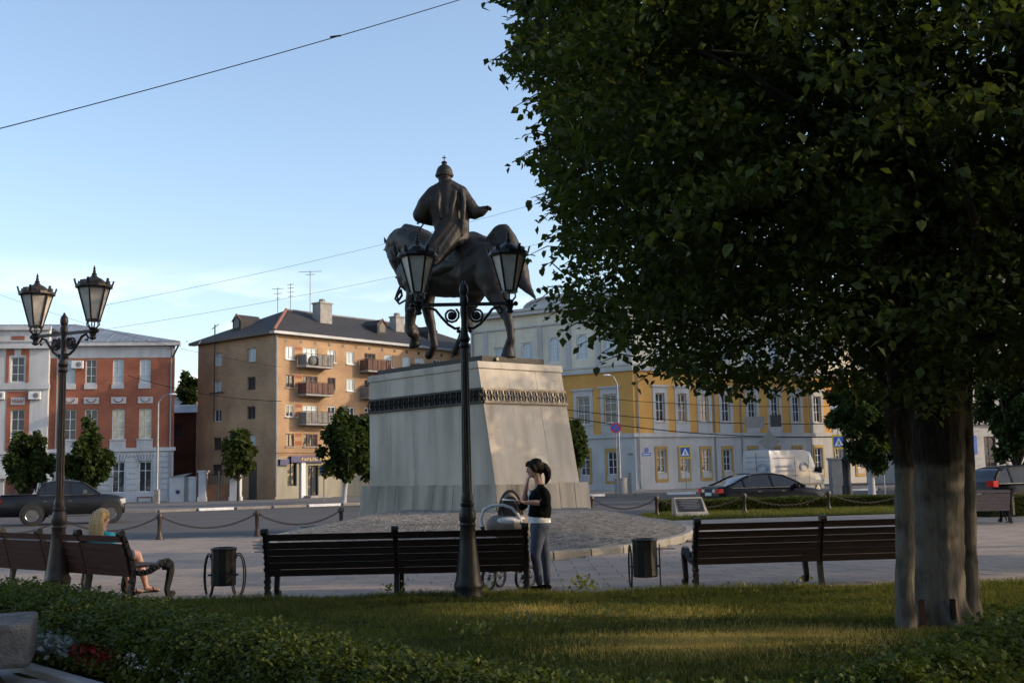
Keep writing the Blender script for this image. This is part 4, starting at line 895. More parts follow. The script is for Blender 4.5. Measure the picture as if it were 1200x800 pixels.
# main block: right face (y=0) battered, left face upright
zt, zb = 4.32, 1.17; bt = .62; iy = .22; ix = .17
def yb(z): return iy + bt * (z - zb) / (zt - zb)
def block(name, m, z0, z1, g=0.0, x1=WX - ix):
    mb = MB(); frustum(mb, ix - g, x1 + g, yb(z0) - g, WY - .2, z0, ix - g, x1 + g, yb(z1) - g, WY - .2, z1); return mb
zf0, zf1 = 3.36, 3.78
for (z0, z1) in ((zb, zf0), (zf1, zt)):
    # panels set edge to edge on both seen faces
    nx_, ny_ = (3, 5)
    core = MB(); frustum(core, ix + .05, WX - ix - .05, yb(z0) + .05, WY - .25, z0, ix + .05, WX - ix - .05, yb(z1) + .05, WY - .25, z1); pbuild(core, 'core', 'granite')
    for k in range(nx_):
        a, b = ix + (WX - 2 * ix) * k / nx_ + .004, ix + (WX - 2 * ix) * (k + 1) / nx_ - .004; j = random.uniform(0, .006)
        mb = MB(); frustum(mb, a, b, yb(z0) + j, yb(z0) + .05, z0, a, b, yb(z1) + j, yb(z1) + .05, z1 - .004); pbuild(mb, 'facing_panel', 'granite')
    for k in range(ny_):
        t0, t1 = k / ny_, (k + 1) / ny_; j = random.uniform(0, .006)
        A0, A1 = yb(z0), yb(z1); e0 = lambda t: A0 + .05 * (k == 0 and t == t0) + (WY - .25 - A0) * t; e1 = lambda t: A1 + .05 * (k == 0 and t == t0) + (WY - .25 - A1) * t
        mb = MB(); mb.add([(ix + j, e0(t0) + .004, z0), (ix + .05, e0(t0) + .004, z0), (ix + .05, e0(t1) - .004, z0), (ix + j, e0(t1) - .004, z0), (ix + j, e1(t0) + .004, z1 - .004), (ix + .05, e1(t0) + .004, z1 - .004), (ix + .05, e1(t1) - .004, z1 - .004), (ix + j, e1(t1) - .004, z1 - .004)],
                            [(0, 3, 2, 1), (4, 5, 6, 7), (0, 1, 5, 4), (1, 2, 6, 5), (2, 3, 7, 6), (3, 0, 4, 7)]); pbuild(mb, 'facing_panel', 'granite')
mb = block('x', 'x', zt, zt + .19, .035); pbuild(mb, 'cap_course', 'granite', bevel=.01)
pbuild(block('b', '', zf0, zf1, -.05), 'frieze_ground', 'granite_dark')
# frieze: two rails and a row of interlaced rings, on both seen faces
def frieze(axis):
    L0, L1 = (ix, WX - ix) if axis == 'x' else (yb(zf0), WY - .25)
    m_ = 'bronze_lite' if axis == 'x' else 'bronze'  # paler bronze on the right face, dark on the left
    rail = MB(); 
    def P(s_, z_, o=-.03):
        if axis == 'x': return (s_, yb(z_) + o, z_)
        return (ix + o, s_, z_)
    for z_ in (zf0 + .03, zf1 - .03): rail.beam(P(L0, z_), P(L1, z_), .07, .06)
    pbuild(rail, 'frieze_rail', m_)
    n = 15 if axis == 'x' else 22
    for k in range(n):
        c = L0 + (L1 - L0) * (k + .5) / n; hw_ = (L1 - L0) / n * .62; mb = MB(); zc = (zf0 + zf1) / 2
        mb.tube([P(c + hw_ * cos(2 * pi * q / 14), zc + .155 * sin(2 * pi * q / 14)) for q in range(14)], .02, 5, closed=True)
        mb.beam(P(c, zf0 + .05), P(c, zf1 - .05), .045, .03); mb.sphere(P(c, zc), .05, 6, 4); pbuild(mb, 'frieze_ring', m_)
frieze('x'); frieze('y')
zs = zt + .19
pbuild(MB().box(ix + .22, WX - ix - .55, yb(zt) + .12, WY - .35, zs, zs + .17), 'statue_slab', 'bronze', bevel=.01)
pbuild(MB().lathe([(.05, 0), (.05, .05)], (.9, yb(zt) + .10, zs + .09), 10, (0, -1, 0)), 'slab_bolt', 'bronze_lite')
zs += .17
# ---- statue: points are given on upright planes parallel to the horse's length
latd = Vector((el.y * -1, el.x, 0))      # horse's left, towards the camera
hO = mon_c
def H(px, py, lat):
    d = ray(px, py); p0 = hO + latd * lat; t = (p0 - CAM).dot(latd) / d.dot(latd); return CAM + d * t
st = thing('equestrian_statue', 'dark bronze statue of a rider in a domed cap, arm outstretched, on a horse', 'statue', (hO.x, hO.y, zs))
LO = Vector((hO.x, hO.y, zs))
def SH(px, py, lat): return H(px, py, lat) - LO
hb = MB()
def hc(*pts): chain(hb, [(SH(a, b, l), r) for a, b, l, r in pts])
hc((574, 311, 0, .72), (556, 314, 0, .84), (530, 317, 0, .86), (505, 318, 0, .80), (488, 322, 0, .66))
for l in (-.28, .28): hc((572, 309, l, .62), (560, 318, l, .68)); hc((500, 320, l, .6), (490, 328, l, .5))
hc((506, 303, 0, .66), (492, 288, 0, .56), (478, 281, 0, .46), (466, 284, 0, .38))          # neck, arched
hc((478, 270, 0, .16), (466, 275, 0, .2), (459, 289, 0, .2), (458, 300, 0, .14)); hc((505, 290, 0, .25), (490, 272, 0, .2), (476, 268, 0, .16))
hc((463, 291, -.02, .34), (466, 306, -.02, .27), (471, 322, -.02, .19), (475, 333, -.02, .17), (477, 338, -.02, .13))   # head
hc((456, 291, .12, .08), (451, 292, .2, .05), (447, 294, .24, .015)); hc((458, 283, -.2, .08), (456, 278, -.25, .015))
hc((553, 306, .05, .90), (558, 310, .1, .88)); hc((461, 296, .2, .17), (464, 304, .22, .2), (468, 312, .12, .16)); hc((474, 332, .08, .12), (478, 336, .08, .12)); hc((452, 283, .14, .07), (449, 276, .16, .02))
hc((571, 300, .42, .42), (578, 322, .5, .42), (580, 338, .5, .3)); hc((500, 312, .52, .34), (494, 330, .5, .3)); 
# hind legs
hc((575, 320, .33, .52), (583, 345, .4, .34), (590, 362, .45, .2), (595, 372, .47, .16), (598, 386, .48, .13), (599, 397, .48, .12), (597, 403, .48, .14))
hc((597, 404, .48, .14), (595.5, 408, .49, .15)); 
hc((562, 325, -.3, .5), (552, 350, -.38, .32), (546, 366, -.42, .19), (547, 378, -.42, .15), (541, 396, -.42, .12), (537, 406, -.42, .13), (534, 412, -.42, .15))
# fore legs
hc((500, 332, -.3, .4), (500, 352, -.33, .26), (502, 368, -.34, .18), (505, 380, -.34, .17), (508, 396, -.34, .12), (509, 406, -.34, .12), (506, 412, -.34, .13), (503, 416, -.34, .15))
hc((490, 335, .3, .4), (484, 355, .33, .26), (481, 370, .34, .19), (480, 384, .34, .17), (482, 390, .34, .15), (485, 384, .2, .12), (488, 392, .15, .11), (485, 400, .15, .15))
for (a, b, l) in ((595, 408, .5), (533, 413, -.42), (502, 417, -.34)):   # hooves, wider at the ground
    q = SH(a, b, l); q.z = max(q.z, .12); hb.lathe([(.235, -.14), (.22, -.10), (.16, .10), (.10, .16)], Vector((q.x, q.y, .14)), 14)
q = SH(484.5, 401, .12); hb.lathe([(.10, -.1), (.15, .0), (.2, .16), (.1, .2)], q, 12, (.35, -.1, -.9))
# tail
hc((577, 292, 0, .3), (582, 281, 0, .3), (588, 276, 0, .34), (593, 284, 0, .36), (599, 297, 0, .33), (606, 314, 0, .33), (612, 328, 0, .24), (619, 339, 0, .14), (626, 348, 0, .06), (628, 351, 0, .03))
hc((586, 268, 0, .12), (591, 270, .05, .2), (598, 284, .05, .2))
horse = fuse(hb, 'horse', 'bronze', st, .05, 3)
tx = bpy.data.textures.new('cast', 'CLOUDS'); tx.noise_scale = .35
md = horse.modifiers.new('d', 'DISPLACE'); md.texture = tx; md.strength = .05; md.mid_level = .5
# mane locks, bridle, saddle cloth
mn = MB()
for k in range(9):
    t = k / 8; a = SH(500 - 34 * t, 279 - 12 * sin(pi * min(1, t * .9)) + (9 * t * t), .2); mn.tube([a, a + latd * .12 + Vector((0, 0, -.25)), a + latd * .14 + Vector((.05, 0, -.55))], [.11, .10, .02], 6)
mn.build('mane', 'bronze', st, smooth=True)
bd = MB()
bd.tube([SH(464, 325, .22), SH(470, 327, .26), SH(478, 327, .2)], .035, 6); bd.tube([SH(458, 300, .3), SH(464, 303, .36), SH(474, 301, .3)], .035, 6); bd.tube([SH(466, 302, .36), SH(471, 326, .24)], .035, 6)
bd.build('bridle', 'bronze', st)
MB().tube([SH(472, 329, .25), SH(466, 342, .3), SH(463, 350, .34), SH(468, 356, .36), SH(478, 350, .42), SH(490, 330, .6), SH(503, 300, .62)], .035, 6).build('rein', 'bronze', st, smooth=True)
MB().tube([SH(470, 340, .3), SH(465, 347, .3), SH(467, 352, .3), SH(471, 346, .3)], .045, 6, closed=True).build('bit_ring', 'bronze', st)
sc_ = MB()
for k in range(2): chain(sc_, [(SH(543 - 3 * k, 296 + 14 * k, .72 + .08 * k), .16), (SH(523, 292 + 20 * k, .72 + .1 * k), .2), (SH(506, 302 + 18 * k, .66 + .1 * k), .15)])
chain(sc_, [(SH(540, 286, .25), .3), (SH(520, 284, .2), .35), (SH(508, 290, .2), .3)])
fuse(sc_, 'saddle_cloth', 'bronze', st, .05, 4)
MB().tube([SH(489, 262, .4), SH(493, 259.5, .4), SH(496, 263, .4), SH(492, 268, .4), SH(490, 276, .4), SH(487, 290, .4)], .03, 6).build('rein_loop', 'bronze', st, smooth=True)
# rider
rY = 32.0
def R_(px, py, dd=0.0): return D(px, py, rY + dd) - LO
rb_ = MB()
def rc(*pts): chain(rb_, [(R_(a, b, d_), r) for a, b, d_, r in pts])
rc((524, 221, 0, .30), (525, 240, 0, .44), (527, 258, .0, .46), (529, 272, 0, .44))
rc((511, 226, 0, .26), (525, 217, 0, .2), (539, 227, 0, .26)); rc((512, 236, 0, .34), (521, 262, 0, .34)); rc((538, 236, 0, .28), (540, 262, -.05, .26), (541, 282, -.08, .22))
rc((510, 226, 0, .25), (499, 240, 0, .27), (493, 252, .1, .24), (501, 257, .25, .18), (514, 261, .5, .13), (512, 268, .6, .1))     # bridle arm in wide sleeve
rc((540, 227, 0, .24), (549, 240, -.05, .22), (556, 249.5, -.1, .20), (563, 248.5, -.15, .165), (568, 245.5, -.2, .12))                     # stretched arm
rc((521, 214, 0, .16), (521, 208, 0, .21)); rb_.sphere(R_(521, 206), .25, 14, 10, (.88, 1, 1.1))
# cloak falling to the left over the horse's flank
rc((530, 262, 0, .42), (520, 278, -.3, .34), (508, 292, -.55, .28), (498, 306, -.65, .22), (492, 320, -.62, .14)); rc((536, 268, -.1, .34), (524, 288, -.5, .24), (512, 304, -.7, .16))
rc((541, 276, -.1, .2), (538, 284, -.3, .16))
for (x0, x1, x2, y1, y2) in ((513, 513, 516, 240, 256), (520, 523, 523, 246, 262), (533, 530, 526, 243, 268), (541, 543, 541, 248, 275)):   # folds
    rc((x0, 222, -.24, .05), ((x0 + x1) / 2 + 1, (222 + y1) / 2, -.36, .07), (x1, y1, -.42, .075), (x2, y2, -.40, .05))
rc((533, 264, -.42, .06), (518, 285, -.72, .06), (502, 306, -.85, .05)); rc((540, 270, -.35, .06), (527, 288, -.68, .06), (510, 309, -.85, .05)); rc((526, 262, -.44, .06), (510, 284, -.72, .06), (497, 303, -.83, .05))
rc((526, 217, -.14, .10), (534, 220, -.2, .09), (540, 226, -.22, .08)); rc((526, 217, -.14, .10), (516, 220, -.2, .09), (510, 226, -.2, .08))
rider = fuse(rb_, 'rider', 'bronze', st, .03, 3)
md = rider.modifiers.new('d', 'DISPLACE'); md.texture = tx; md.strength = .04; md.mid_level = .5
lg = MB(); chain(lg, [(SH(512, 300, .75), .25), (SH(496, 318, .85), .22), (SH(492, 340, .85), .16), (SH(490, 356, .82), .12), (SH(484, 361, .8), .1), (SH(478, 362, .8), .06)]); fuse(lg, 'boot', 'bronze', st, .03, 2)
hd = MB(); wr = R_(568, 245, -.2); chain(hd, [(wr, .08), (R_(571, 244, -.22), .085)])
for k, (ex, ey) in enumerate(((575.5, 243.5), (575.8, 244.6), (575.5, 245.6), (574.6, 246.4))): chain(hd, [(R_(571.5, 243.2 + k * .8, -.28 + k * .05), .032), (R_((571.5 + ex) / 2 + .3, ey - .6, -.28 + k * .05), .03), (R_(ex, ey + .3, -.26 + k * .05), .022)])
chain(hd, [(R_(570, 243, -.3), .035), (R_(572, 241.6, -.36), .026)]); fuse(hd, 'hand', 'bronze', st, .018, 1)
cp = MB(); q = R_(520.8, 207.5); pxm = .0248
cp.lathe([(.22, -.02), (.27, .02), (.265, .07), (.255, .085), (.25, .12), (.235, .2), (.19, .29), (.12, .35), (.075, .37), (.07, .40), (.09, .43), (.07, .47), (.02, .49), (.012, .5)], q, 20)
cp.build('domed_cap', 'bronze', st, smooth=True)
cr_ = MB(); tp = q + Vector((0, 0, .49)); cr_.beam(tp, tp + Vector((0, 0, .17)), .025, .025, (1, 0, 0)); cr_.beam(tp + Vector((-.06, 0, .1)), tp + Vector((.06, 0, .1)), .025, .025); cr_.build('cap_cross', 'bronze', st)
MB().lathe([(.255, 0), (.275, .03), (.275, .07), (.25, .1)], q, 20).build('fur_band', 'bronze', st, smooth=True)

# ================================================================== STREET FURNITURE
def lantern(parent, cx, z0):
    """hexagonal tapered lantern; returns nothing, adds parts"""
    n = 6; zb_, zt_ = z0 + .13, z0 + .55; rb2, rt2 = .088, .205
    f = MB()
    f.lathe([(.02, 0), (.045, .0), (.06, .03), (.04, .05), (.055, .07), (.03, .09)], (cx, 0, z0 - .06), 10)
    for k in range(6): a = 2 * pi * k / 6 + .52; f.tube([(cx + .045 * cos(a), .045 * sin(a), z0 + .02), (cx + .085 * cos(a), .085 * sin(a), z0 + .06), (cx + .078 * cos(a), .078 * sin(a), zb_)], .009, 5)
    f.lathe([(rb2 + .014, 0), (rb2 + .014, .022), (rb2 - .004, .03)], (cx, 0, zb_ - .02), 6)
    for k in range(6):
        a = 2 * pi * k / 6; f.beam((cx + rb2 * cos(a), rb2 * sin(a), zb_), (cx + rt2 * cos(a), rt2 * sin(a), zt_), .018, .018)
    f.build('lantern_frame', IRON, parent)
    for k in range(6):
        a, b = 2 * pi * k / 6, 2 * pi * (k + 1) / 6; q = .96
        MB().add([(cx + rb2 * q * cos(a), rb2 * q * sin(a), zb_ + .005), (cx + rb2 * q * cos(b), rb2 * q * sin(b), zb_ + .005), (cx + rt2 * q * cos(b), rt2 * q * sin(b), zt_ - .002), (cx + rt2 * q * cos(a), rt2 * q * sin(a), zt_ - .002)], [(0, 1, 2, 3)]).build('lantern_pane', 'lamp_glass', parent)
    r = MB(); r.lathe([(rt2 + .005, 0), (rt2 + .04, .015), (rt2 + .035, .05), (rt2 - .03, .06), (rt2 - .05, .09), (.10, .135), (.05, .16), (.03, .19), (.035, .205), (.018, .22), (.022, .24), (.012, .26), (.018, .275), (.003, .32)], (cx, 0, zt_), 12)
    for k in range(6):
        a = 2 * pi * k / 6; r.beam((cx + (rt2 + .025) * cos(a), (rt2 + .025) * sin(a), zt_ + .03), (cx + (rt2 + .05) * cos(a), (rt2 + .05) * sin(a), zt_ + .12), .03, .02)
        a += pi / 6; r.obox((cx + (rt2 - .012) * cos(a), (rt2 - .012) * sin(a), zt_ + .075), (-.045 * sin(a), .045 * cos(a), 0), (.008 * cos(a), .008 * sin(a), 0), (0, 0, .028))
    r.build('lantern_roof', IRON, parent)
def street_lamp(loc, rz, label):
    t = thing('street_lamp', label, 'street lamp', loc, rz, 'twin lantern street lamps')
    MB().lathe([(.175, 0), (.17, .08), (.158, .12), (.17, .17), (.172, .21), (.15, .25), (.138, .34), (.118, .5), (.10, .66), (.086, .86), (.098, .885), (.09, .91)], n=20).build('base', IRON, t, smooth=True)
    MB().lathe([(.085, .91), (.098, .95), (.10, 1.0), (.09, 1.05), (.072, 1.09), (.082, 1.11), (.082, 1.135), (.066, 1.15), (.072, 1.2), (.058, 1.25)], n=20).build('collar', IRON, t, smooth=True)
    MB().lathe([(.058, 1.25), (.046, 2.95)], n=24, flute=.1).build('shaft', IRON, t)
    MB().lathe([(.046, 2.95), (.066, 2.98), (.05, 3.02), (.07, 3.06), (.05, 3.11), (.038, 3.16), (.036, 3.45), (.05, 3.5), (.05, 3.56), (.036, 3.59), (.05, 3.62), (.054, 3.66), (.045, 3.71), (.02, 3.74), (.012, 3.77)], n=16).build('capital', IRON, t, smooth=True)
    a = MB(); a.beam((-.55, 0, 3.48), (.55, 0, 3.48), .035, .04)
    a.sphere((-.62, 0, 3.48), .03, 8, 6); a.sphere((.62, 0, 3.48), .03, 8, 6); a.beam((-.62, 0, 3.48), (.62, 0, 3.48), .02, .02)
    for s in (-1, 1):
        a.lathe([(.02, 0), (.05, .02), (.035, .05), (.045, .09), (.02, .12)], (s * .545, 0, 3.36), 10)
        pts = [(s * (.045 + .10 * q), 0, 3.46 - .0 * q) for q in ()]
        sc = [(.05, 3.20), (.11, 3.19), (.19, 3.24), (.27, 3.33), (.34, 3.42), (.42, 3.445), (.46, 3.40), (.44, 3.36), (.41, 3.37)]
        a.tube([(s * x, 0, z) for x, z in sc], [.016, .018, .018, .018, .018, .016, .014, .014, .014], 6)
        c = (.15, 3.35); a.tube([(s * (c[0] + (.095 - .055 * q / 16) * cos(q * .62 + 2.2)), 0, c[1] + (.095 - .055 * q / 16) * sin(q * .62 + 2.2)) for q in range(17)], .015, 6)
        a.sphere((s * c[0], 0, c[1]), .045, 10, 6, (1, .5, 1))
        a.sphere((s * .07, 0, 3.16), .025, 8, 6)
    a.build('cross_arm', IRON, t)
    for s in (-1, 1): lantern(t, s * .545, 3.50)
    return t
IRON = 'iron'
L1 = G(551, 703, 0.0); L1 = Vector((L1.x, 13.0, 0)); street_lamp((L1.x, 13.0, .02), 0.03, 'black twin lantern street lamp between the camera and the centre bench')
IRON = 'iron_brown'
d2 = 14.85; p = D(67, 690, d2); street_lamp((p.x, d2, .02), -.46, 'brownish twin lantern street lamp behind the left hedge, at the bench with the blonde woman')
IRON = 'iron'

def bench(loc, rz, nsec, sl, wood, label, iron='black', ornate=True, gapped=()):
    t = thing('bench', label, 'bench', loc, rz, 'cast iron park benches')
    def by(z): return -.0 - .16 * max(0, (z - .30) / .55) ** 1.3
    for i in range(nsec + 1):
        x = i * sl; f = MB(); end = i in (0, nsec)
        def T(pts, w_, h_):
            V = []; n = len(pts)
            for k in range(n):
                a = Vector(pts[max(k - 1, 0)]); b = Vector(pts[min(k + 1, n - 1)]); d = (b - a).normalized(); nn = Vector((0, -d.z, d.y)) * h_[k] / 2 if isinstance(h_, list) else Vector((0, -d.z, d.y)) * h_ / 2
                p_ = Vector(pts[k])
                V += [p_ + nn + Vector((-w_ / 2, 0, 0)), p_ + nn + Vector((w_ / 2, 0, 0)), p_ - nn + Vector((w_ / 2, 0, 0)), p_ - nn + Vector((-w_ / 2, 0, 0))]
            Fs = [(0, 1, 2, 3), (4 * n - 4, 4 * n - 3, 4 * n - 2, 4 * n - 1)]
            for k in range(n - 1):
                for j in range(4): l = (j + 1) % 4; Fs.append((4 * k + j, 4 * k + l, 4 * k + 4 + l, 4 * k + 4 + j))
            f.add(V, Fs)
        w_ = .06
        T([(x, -.05, 0), (x, -.02, .12), (x, 0, .26), (x, -.005, .40), (x, -.05, .56), (x, -.11, .72), (x, -.17, .84)], w_, [.05, .055, .06, .07, .06, .055, .05])
        T([(x, 0, .36), (x, .12, .33), (x, .24, .35), (x, .34, .40), (x, .42, .45), (x, .49, .46), (x, .54, .42), (x, .555, .34), (x, .53, .22), (x, .50, .1), (x, .52, .03), (x, .57, .02)], w_, [.07, .06, .06, .07, .08, .09, .09, .08, .065, .05, .05, .04])
        f.lathe([(.02, -.04), (.045, -.04), (.045, .04), (.02, .04)], (x, -.185, .845), 12, (1, 0, 0)); f.lathe([(.01, -.035), (.035, -.035), (.035, .035), (.01, .035)], (x, .575, .045), 10, (1, 0, 0))
        if end and ornate:
            for s in (-1, 1):
                for k in range(11):
                    q = k / 10; z = .1 + q * .72; f.sphere((x + s * .03, by(z) + .02 * cos(k * 2.1) - .01, z), .022 if k % 2 else .028, 7, 5, (.6, 1, 1))
                for k in range(9):
                    yy = .06 + .055 * k; zz_ = .35 + .11 * max(0, (yy - .2) / .3); f.sphere((x + s * .03, yy, zz_), .024 if k % 2 else .03, 7, 5, (.6, 1, 1))
                f.sphere((x + s * .03, .49, .40), .055, 10, 7, (.5, 1, 1))
                for k in range(6): f.sphere((x + s * .035, .49 + .045 * cos(k * 1.05), .40 + .045 * sin(k * 1.05)), .016, 6, 4)
        f.build('side_frame', iron, t)
    for k in range(6):
        z = .345 + k * .083 + (.016 if k == 5 else 0); h = .079; a = by(z) - .035; 
        for i in range(nsec):
            f = MB(); f.obox((i * sl + sl / 2, a, z), (sl / 2 - .012, 0, 0), (0, .014, 0), (0, -.009, h / 2)); f.build('back_slat', wood, t)
    for k in range(6):
        yy = .045 + k * .078; zz_ = .405 + .0 * k
        for i in range(nsec): MB().box(i * sl + .012, (i + 1) * sl - .012, yy, yy + .062, zz_, zz_ + .028).build('seat_slat', wood, t)
    return t
p = D(313, 697, 13.62); q = D(617, 692, 13.55)
bench((p.x, 13.66, 0), -.004, 2, (q.x - p.x) / 2, 'wood_dark', 'dark slatted bench in the centre, behind the nearest lamp post and beside the pram')
p = D(814, 690, 14.1); q = D(1052, 680, 14.5); bench((p.x, 13.98, 0), .09, 2, 1.60, 'wood_dark', 'dark slatted bench right of centre, ending behind the tree trunk')
p = D(157, 694, 14.05); ang = -radians(38); sl_ = .98
bench((p.x - 4 * sl_ * cos(ang) - 0.02, p.y - 4 * sl_ * sin(ang), 0), ang, 4, sl_, 'wood_red', 'red brown slatted bench at the left with shiny black ornate end, blonde woman seated')
p = G(1195, 607, 0); p = D(1137, 600, 27.2); bench((p.x, 27.3, 0), .0, 1, 1.0, 'wood_grey', 'distant grey purple slatted bench right of the big tree trunk')

def bin_(loc, rz, label, ha=.6):
    t = thing('litter_bin', label, 'litter bin', loc, rz, 'round litter bins on hooped stands')
    b = MB(); b.lathe([(.15, .17), (.155, .19), (.155, .60), (.165, .61), (.165, .63), (.14, .64), (.14, .3)], n=22, flute=.05); b.build('bucket', 'black', t)
    for s in (-1, 1):
        for k, (rw, rh) in enumerate(((.095, .275), (.07, .25))):
            c = (s * .185, 0, .29); ca, sa_ = cos(ha * s), sin(ha * s)
            pts = [(c[0] + rw * cos(a) * ca, rw * cos(a) * sa_, c[2] + rh * sin(a)) for a in [2 * pi * q / 28 + 4.9 for q in range(26)]]
            MB().tube(pts, .009, 6).build('hoop', IRON, t, smooth=True)
        f = MB(); f.tube([(s * .185 - .07, 0, .03), (s * .185 - .08, .03, .01), (s * .185 - .06, .05, .03)], .012, 6); f.tube([(s * .15, -.02, .3), (s * .19, -.02, .3)], .012, 5); f.tube([(s * .185 + .07, 0, .03), (s * .185 + .08, -.03, .01), (s * .185 + .06, -.05, .03)], .012, 6); f.build('foot_scroll', IRON, t)
    return t
p = D(262, 695, 14.1); bin_((p.x, 14.1, 0), 0, 'round black litter bin between the left bench and the centre bench')
p = D(757, 690, 14.0); bin_((p.x, 14.0, 0), 0, 'round black litter bin left of the right hand bench', 1.45)
p = D(1187, 612, 27.4); bin_((p.x, 27.6, 0), 1.0, 'far round litter bin beside the distant bench at the right edge')

# bollards and chain
bpos = [(-16.2, 27.5), (-13.75, 27.6), (-11.4, 27.95), (-9.06, 28.3), (-6.72, 28.9), (-4.7, 29.95)]
names = ['at the left frame edge', 'beyond the left end of the red brown bench', 'hidden behind the left lamp post', 'left of the pair between the left bench and centre bench', 'right of that pair, above the litter bin', 'at the foot of the cobbled mound, left of the pedestal']
bl_ = []
def bollard(x, y, label, g='chained iron bollards along the square'):
    t = thing('bollard', label, 'bollard', (x, y, 0), 0, g)
    MB().lathe([(.115, 0), (.115, .04), (.09, .07), (.085, .11), (.06, .15), (.052, .2), (.05, .5), (.06, .52), (.055, .54), (.078, .56), (.08, .62), (.06, .66), (.02, .675)], n=12).build('post', 'iron_brown', t, smooth=True)
    MB().tube([(-.1, 0, .585), (-.075, 0, .585)], .02, 6).build('chain_eye', 'iron_brown', t); return (x, y)
lo = MB()
N_ = 14; lk = MB(); lk.tube([(.042 * cos(a) * 1.2, 0, .022 * sin(a)) for a in [2 * pi * k / 10 for k in range(10)]], .0085, 5, closed=True)
lkm = lk.mesh('chain_link', 'iron_brown', True)
def chain_between(a, b, label, sag=.33, z=.585):
    t = thing('barrier_chain', label, 'chain', (a[0], a[1], 0), 0, 'chains hanging between bollards')
    A = Vector((0, 0, z)); Bv = Vector((b[0] - a[0], b[1] - a[1], z)); n = int((Bv - A).length * 1.08 / .078)
    d_ = math.atan2(b[1] - a[1], b[0] - a[0])
    for k in range(n):
        s = (k + .5) / n; p_ = A + (Bv - A) * s; p_.z -= sag * 4 * s * (1 - s); dz = -sag * 4 * (1 - 2 * s) / (Bv - A).length
        o = link('chain_link', lkm, t); o.location = p_; o.rotation_mode = 'XYZ'; o.rotation_euler = (0.8 if k % 2 else -.8, -math.atan(dz), d_)
for (x, y), nm in zip(bpos, names): bl_.append(bollard(x, y, 'dark iron bollard ' + nm))
for k in range(5): chain_between(bpos[k], bpos[k + 1], 'dark sagging chain between the bollard ' + ['at the left frame edge and the next', 'beyond the left bench and the lamp post', 'behind the lamp post and the next one right', 'pair behind the left litter bin', 'above the litter bin and the mound'][k])
p = G(770, 606, 0); bp2 = [(2.5, 36.6), (p.x, p.y)] + [(p.x + 2.9 * k, p.y + .75 * k) for k in range(1, 5)]
nm2 = ['behind the pedestal at its right', 'left of the slanted plaque beside the hedge', 'behind the hedge near the black car boot', 'behind the hedge near the black car bonnet', 'behind the hedge right of the black car', 'seen next to the big trunk, behind the hedge']
for (x, y), nm in zip(bp2, nm2): bollard(x, y, 'dark iron bollard ' + nm)
cn2 = ['from behind the pedestal to the plaque bollard', 'behind the slanted plaque', 'behind the hedge below the black car', 'behind the hedge at the car bonnet', 'behind the hedge nearest the big trunk']
for k in range(5): chain_between(bp2[k], bp2[k + 1], 'dark sagging chain ' + cn2[k])

# slanted plaque
p = G(812, 607, 0); t = thing('slanted_plaque', 'pale stone block with slanted dark plaque in the grass beside the hedge', 'plaque', (p.x, p.y, 0.02), .12)
MB().prism([(-.5, 0), (.42, 0), (.55, .60), (.05, .60)], 0, 1) if 0 else None
b = MB(); b.add([(-.52, 0, 0), (.52, 0, 0), (.50, .62, 0), (-.50, .62, 0), (-.50, .04, .13), (.50, .04, .13), (.44, .46, .60), (-.44, .46, .60), (.47, .62, .58), (-.47, .62, .58)],
                  [(0, 1, 2, 3), (0, 1, 5, 4), (4, 5, 6, 7), (7, 6, 8, 9), (3, 2, 8, 9), (1, 2, 8, 6, 5), (0, 3, 9, 7, 4)]); b.build('stone', 'granite', t)
n_ = Vector((0, -.47, .42)).normalized(); c_ = Vector((0, .25, .365)) + n_ * .008; b = MB(); b.obox(c_, (.40, 0, 0), Vector((0, .42, .47)).normalized() * .25, n_ * .008); b.build('plaque_face', 'sign_black', t)
b = MB()
for k in range(6): b.obox(c_ + Vector((random.uniform(-.03, .03), .42 * (.3 - .1 * k) , .47 * (.3 - .1 * k))) * 1.0 + n_ * .010, (.3 - .03 * (k % 3), 0, 0), Vector((0, .42, .47)).normalized() * .009, n_ * .002)
b.build('engraved_lines', 'sign_back', t, kind='stuff')

# ---- traffic signs
def sign_post(name, label, px, y, z_top, r=.035, h0=ROADZ + .1, group=None):
    p = D(px, 560, y); t = thing(name, label, 'road sign', (p.x, p.y, h0), 0, group); MB().tube([(0, 0, 0), (0, 0, z_top)], r, 8).build('post', 'pipe', t, smooth=True); return t
def crossing_plate(t, z, w_, side=0):
    MB().box(-w_ * .62, w_ * .62, -.06, -.045, z - w_ * .68, z + w_ * .68).build('yellow_plate', 'sign_yellow', t)
    MB().box(-w_ * .5, w_ * .5, -.066, -.0605, z - w_ * .5, z + w_ * .5).build('blue_plate', 'sign_blue', t)
    MB().prism([(-w_ * .42, z - w_ * .38), (w_ * .42, z - w_ * .38), (0, z + w_ * .42)], -.071, -.067).build('white_triangle', 'sign_white', t)
    m = MB(); k = w_
    m.prism([(-.03 * k, z + .02 * k), (.05 * k, z + .02 * k), (.05 * k, z - .12 * k), (-.03 * k, z - .12 * k)], -.076, -.072)
    m.obox((-.06 * k, -.074, z - .22 * k), (.035 * k, 0, 0), (0, .002, 0), (-.06 * k, 0, -.12 * k)); m.obox((.08 * k, -.074, z - .22 * k), (.035 * k, 0, 0), (0, .002, 0), (.07 * k, 0, -.12 * k))
    m.obox((.0 * k, -.074, z - .04 * k), (.16 * k, 0, -.06 * k), (0, .002, 0), (0, 0, .02 * k)); m.lathe([(.05 * k, 0), (.05 * k, .004)], (0.01, -.072, z + .09 * k), 10, (0, -1, 0)); m.build('walking_figure', 'sign_black', t)
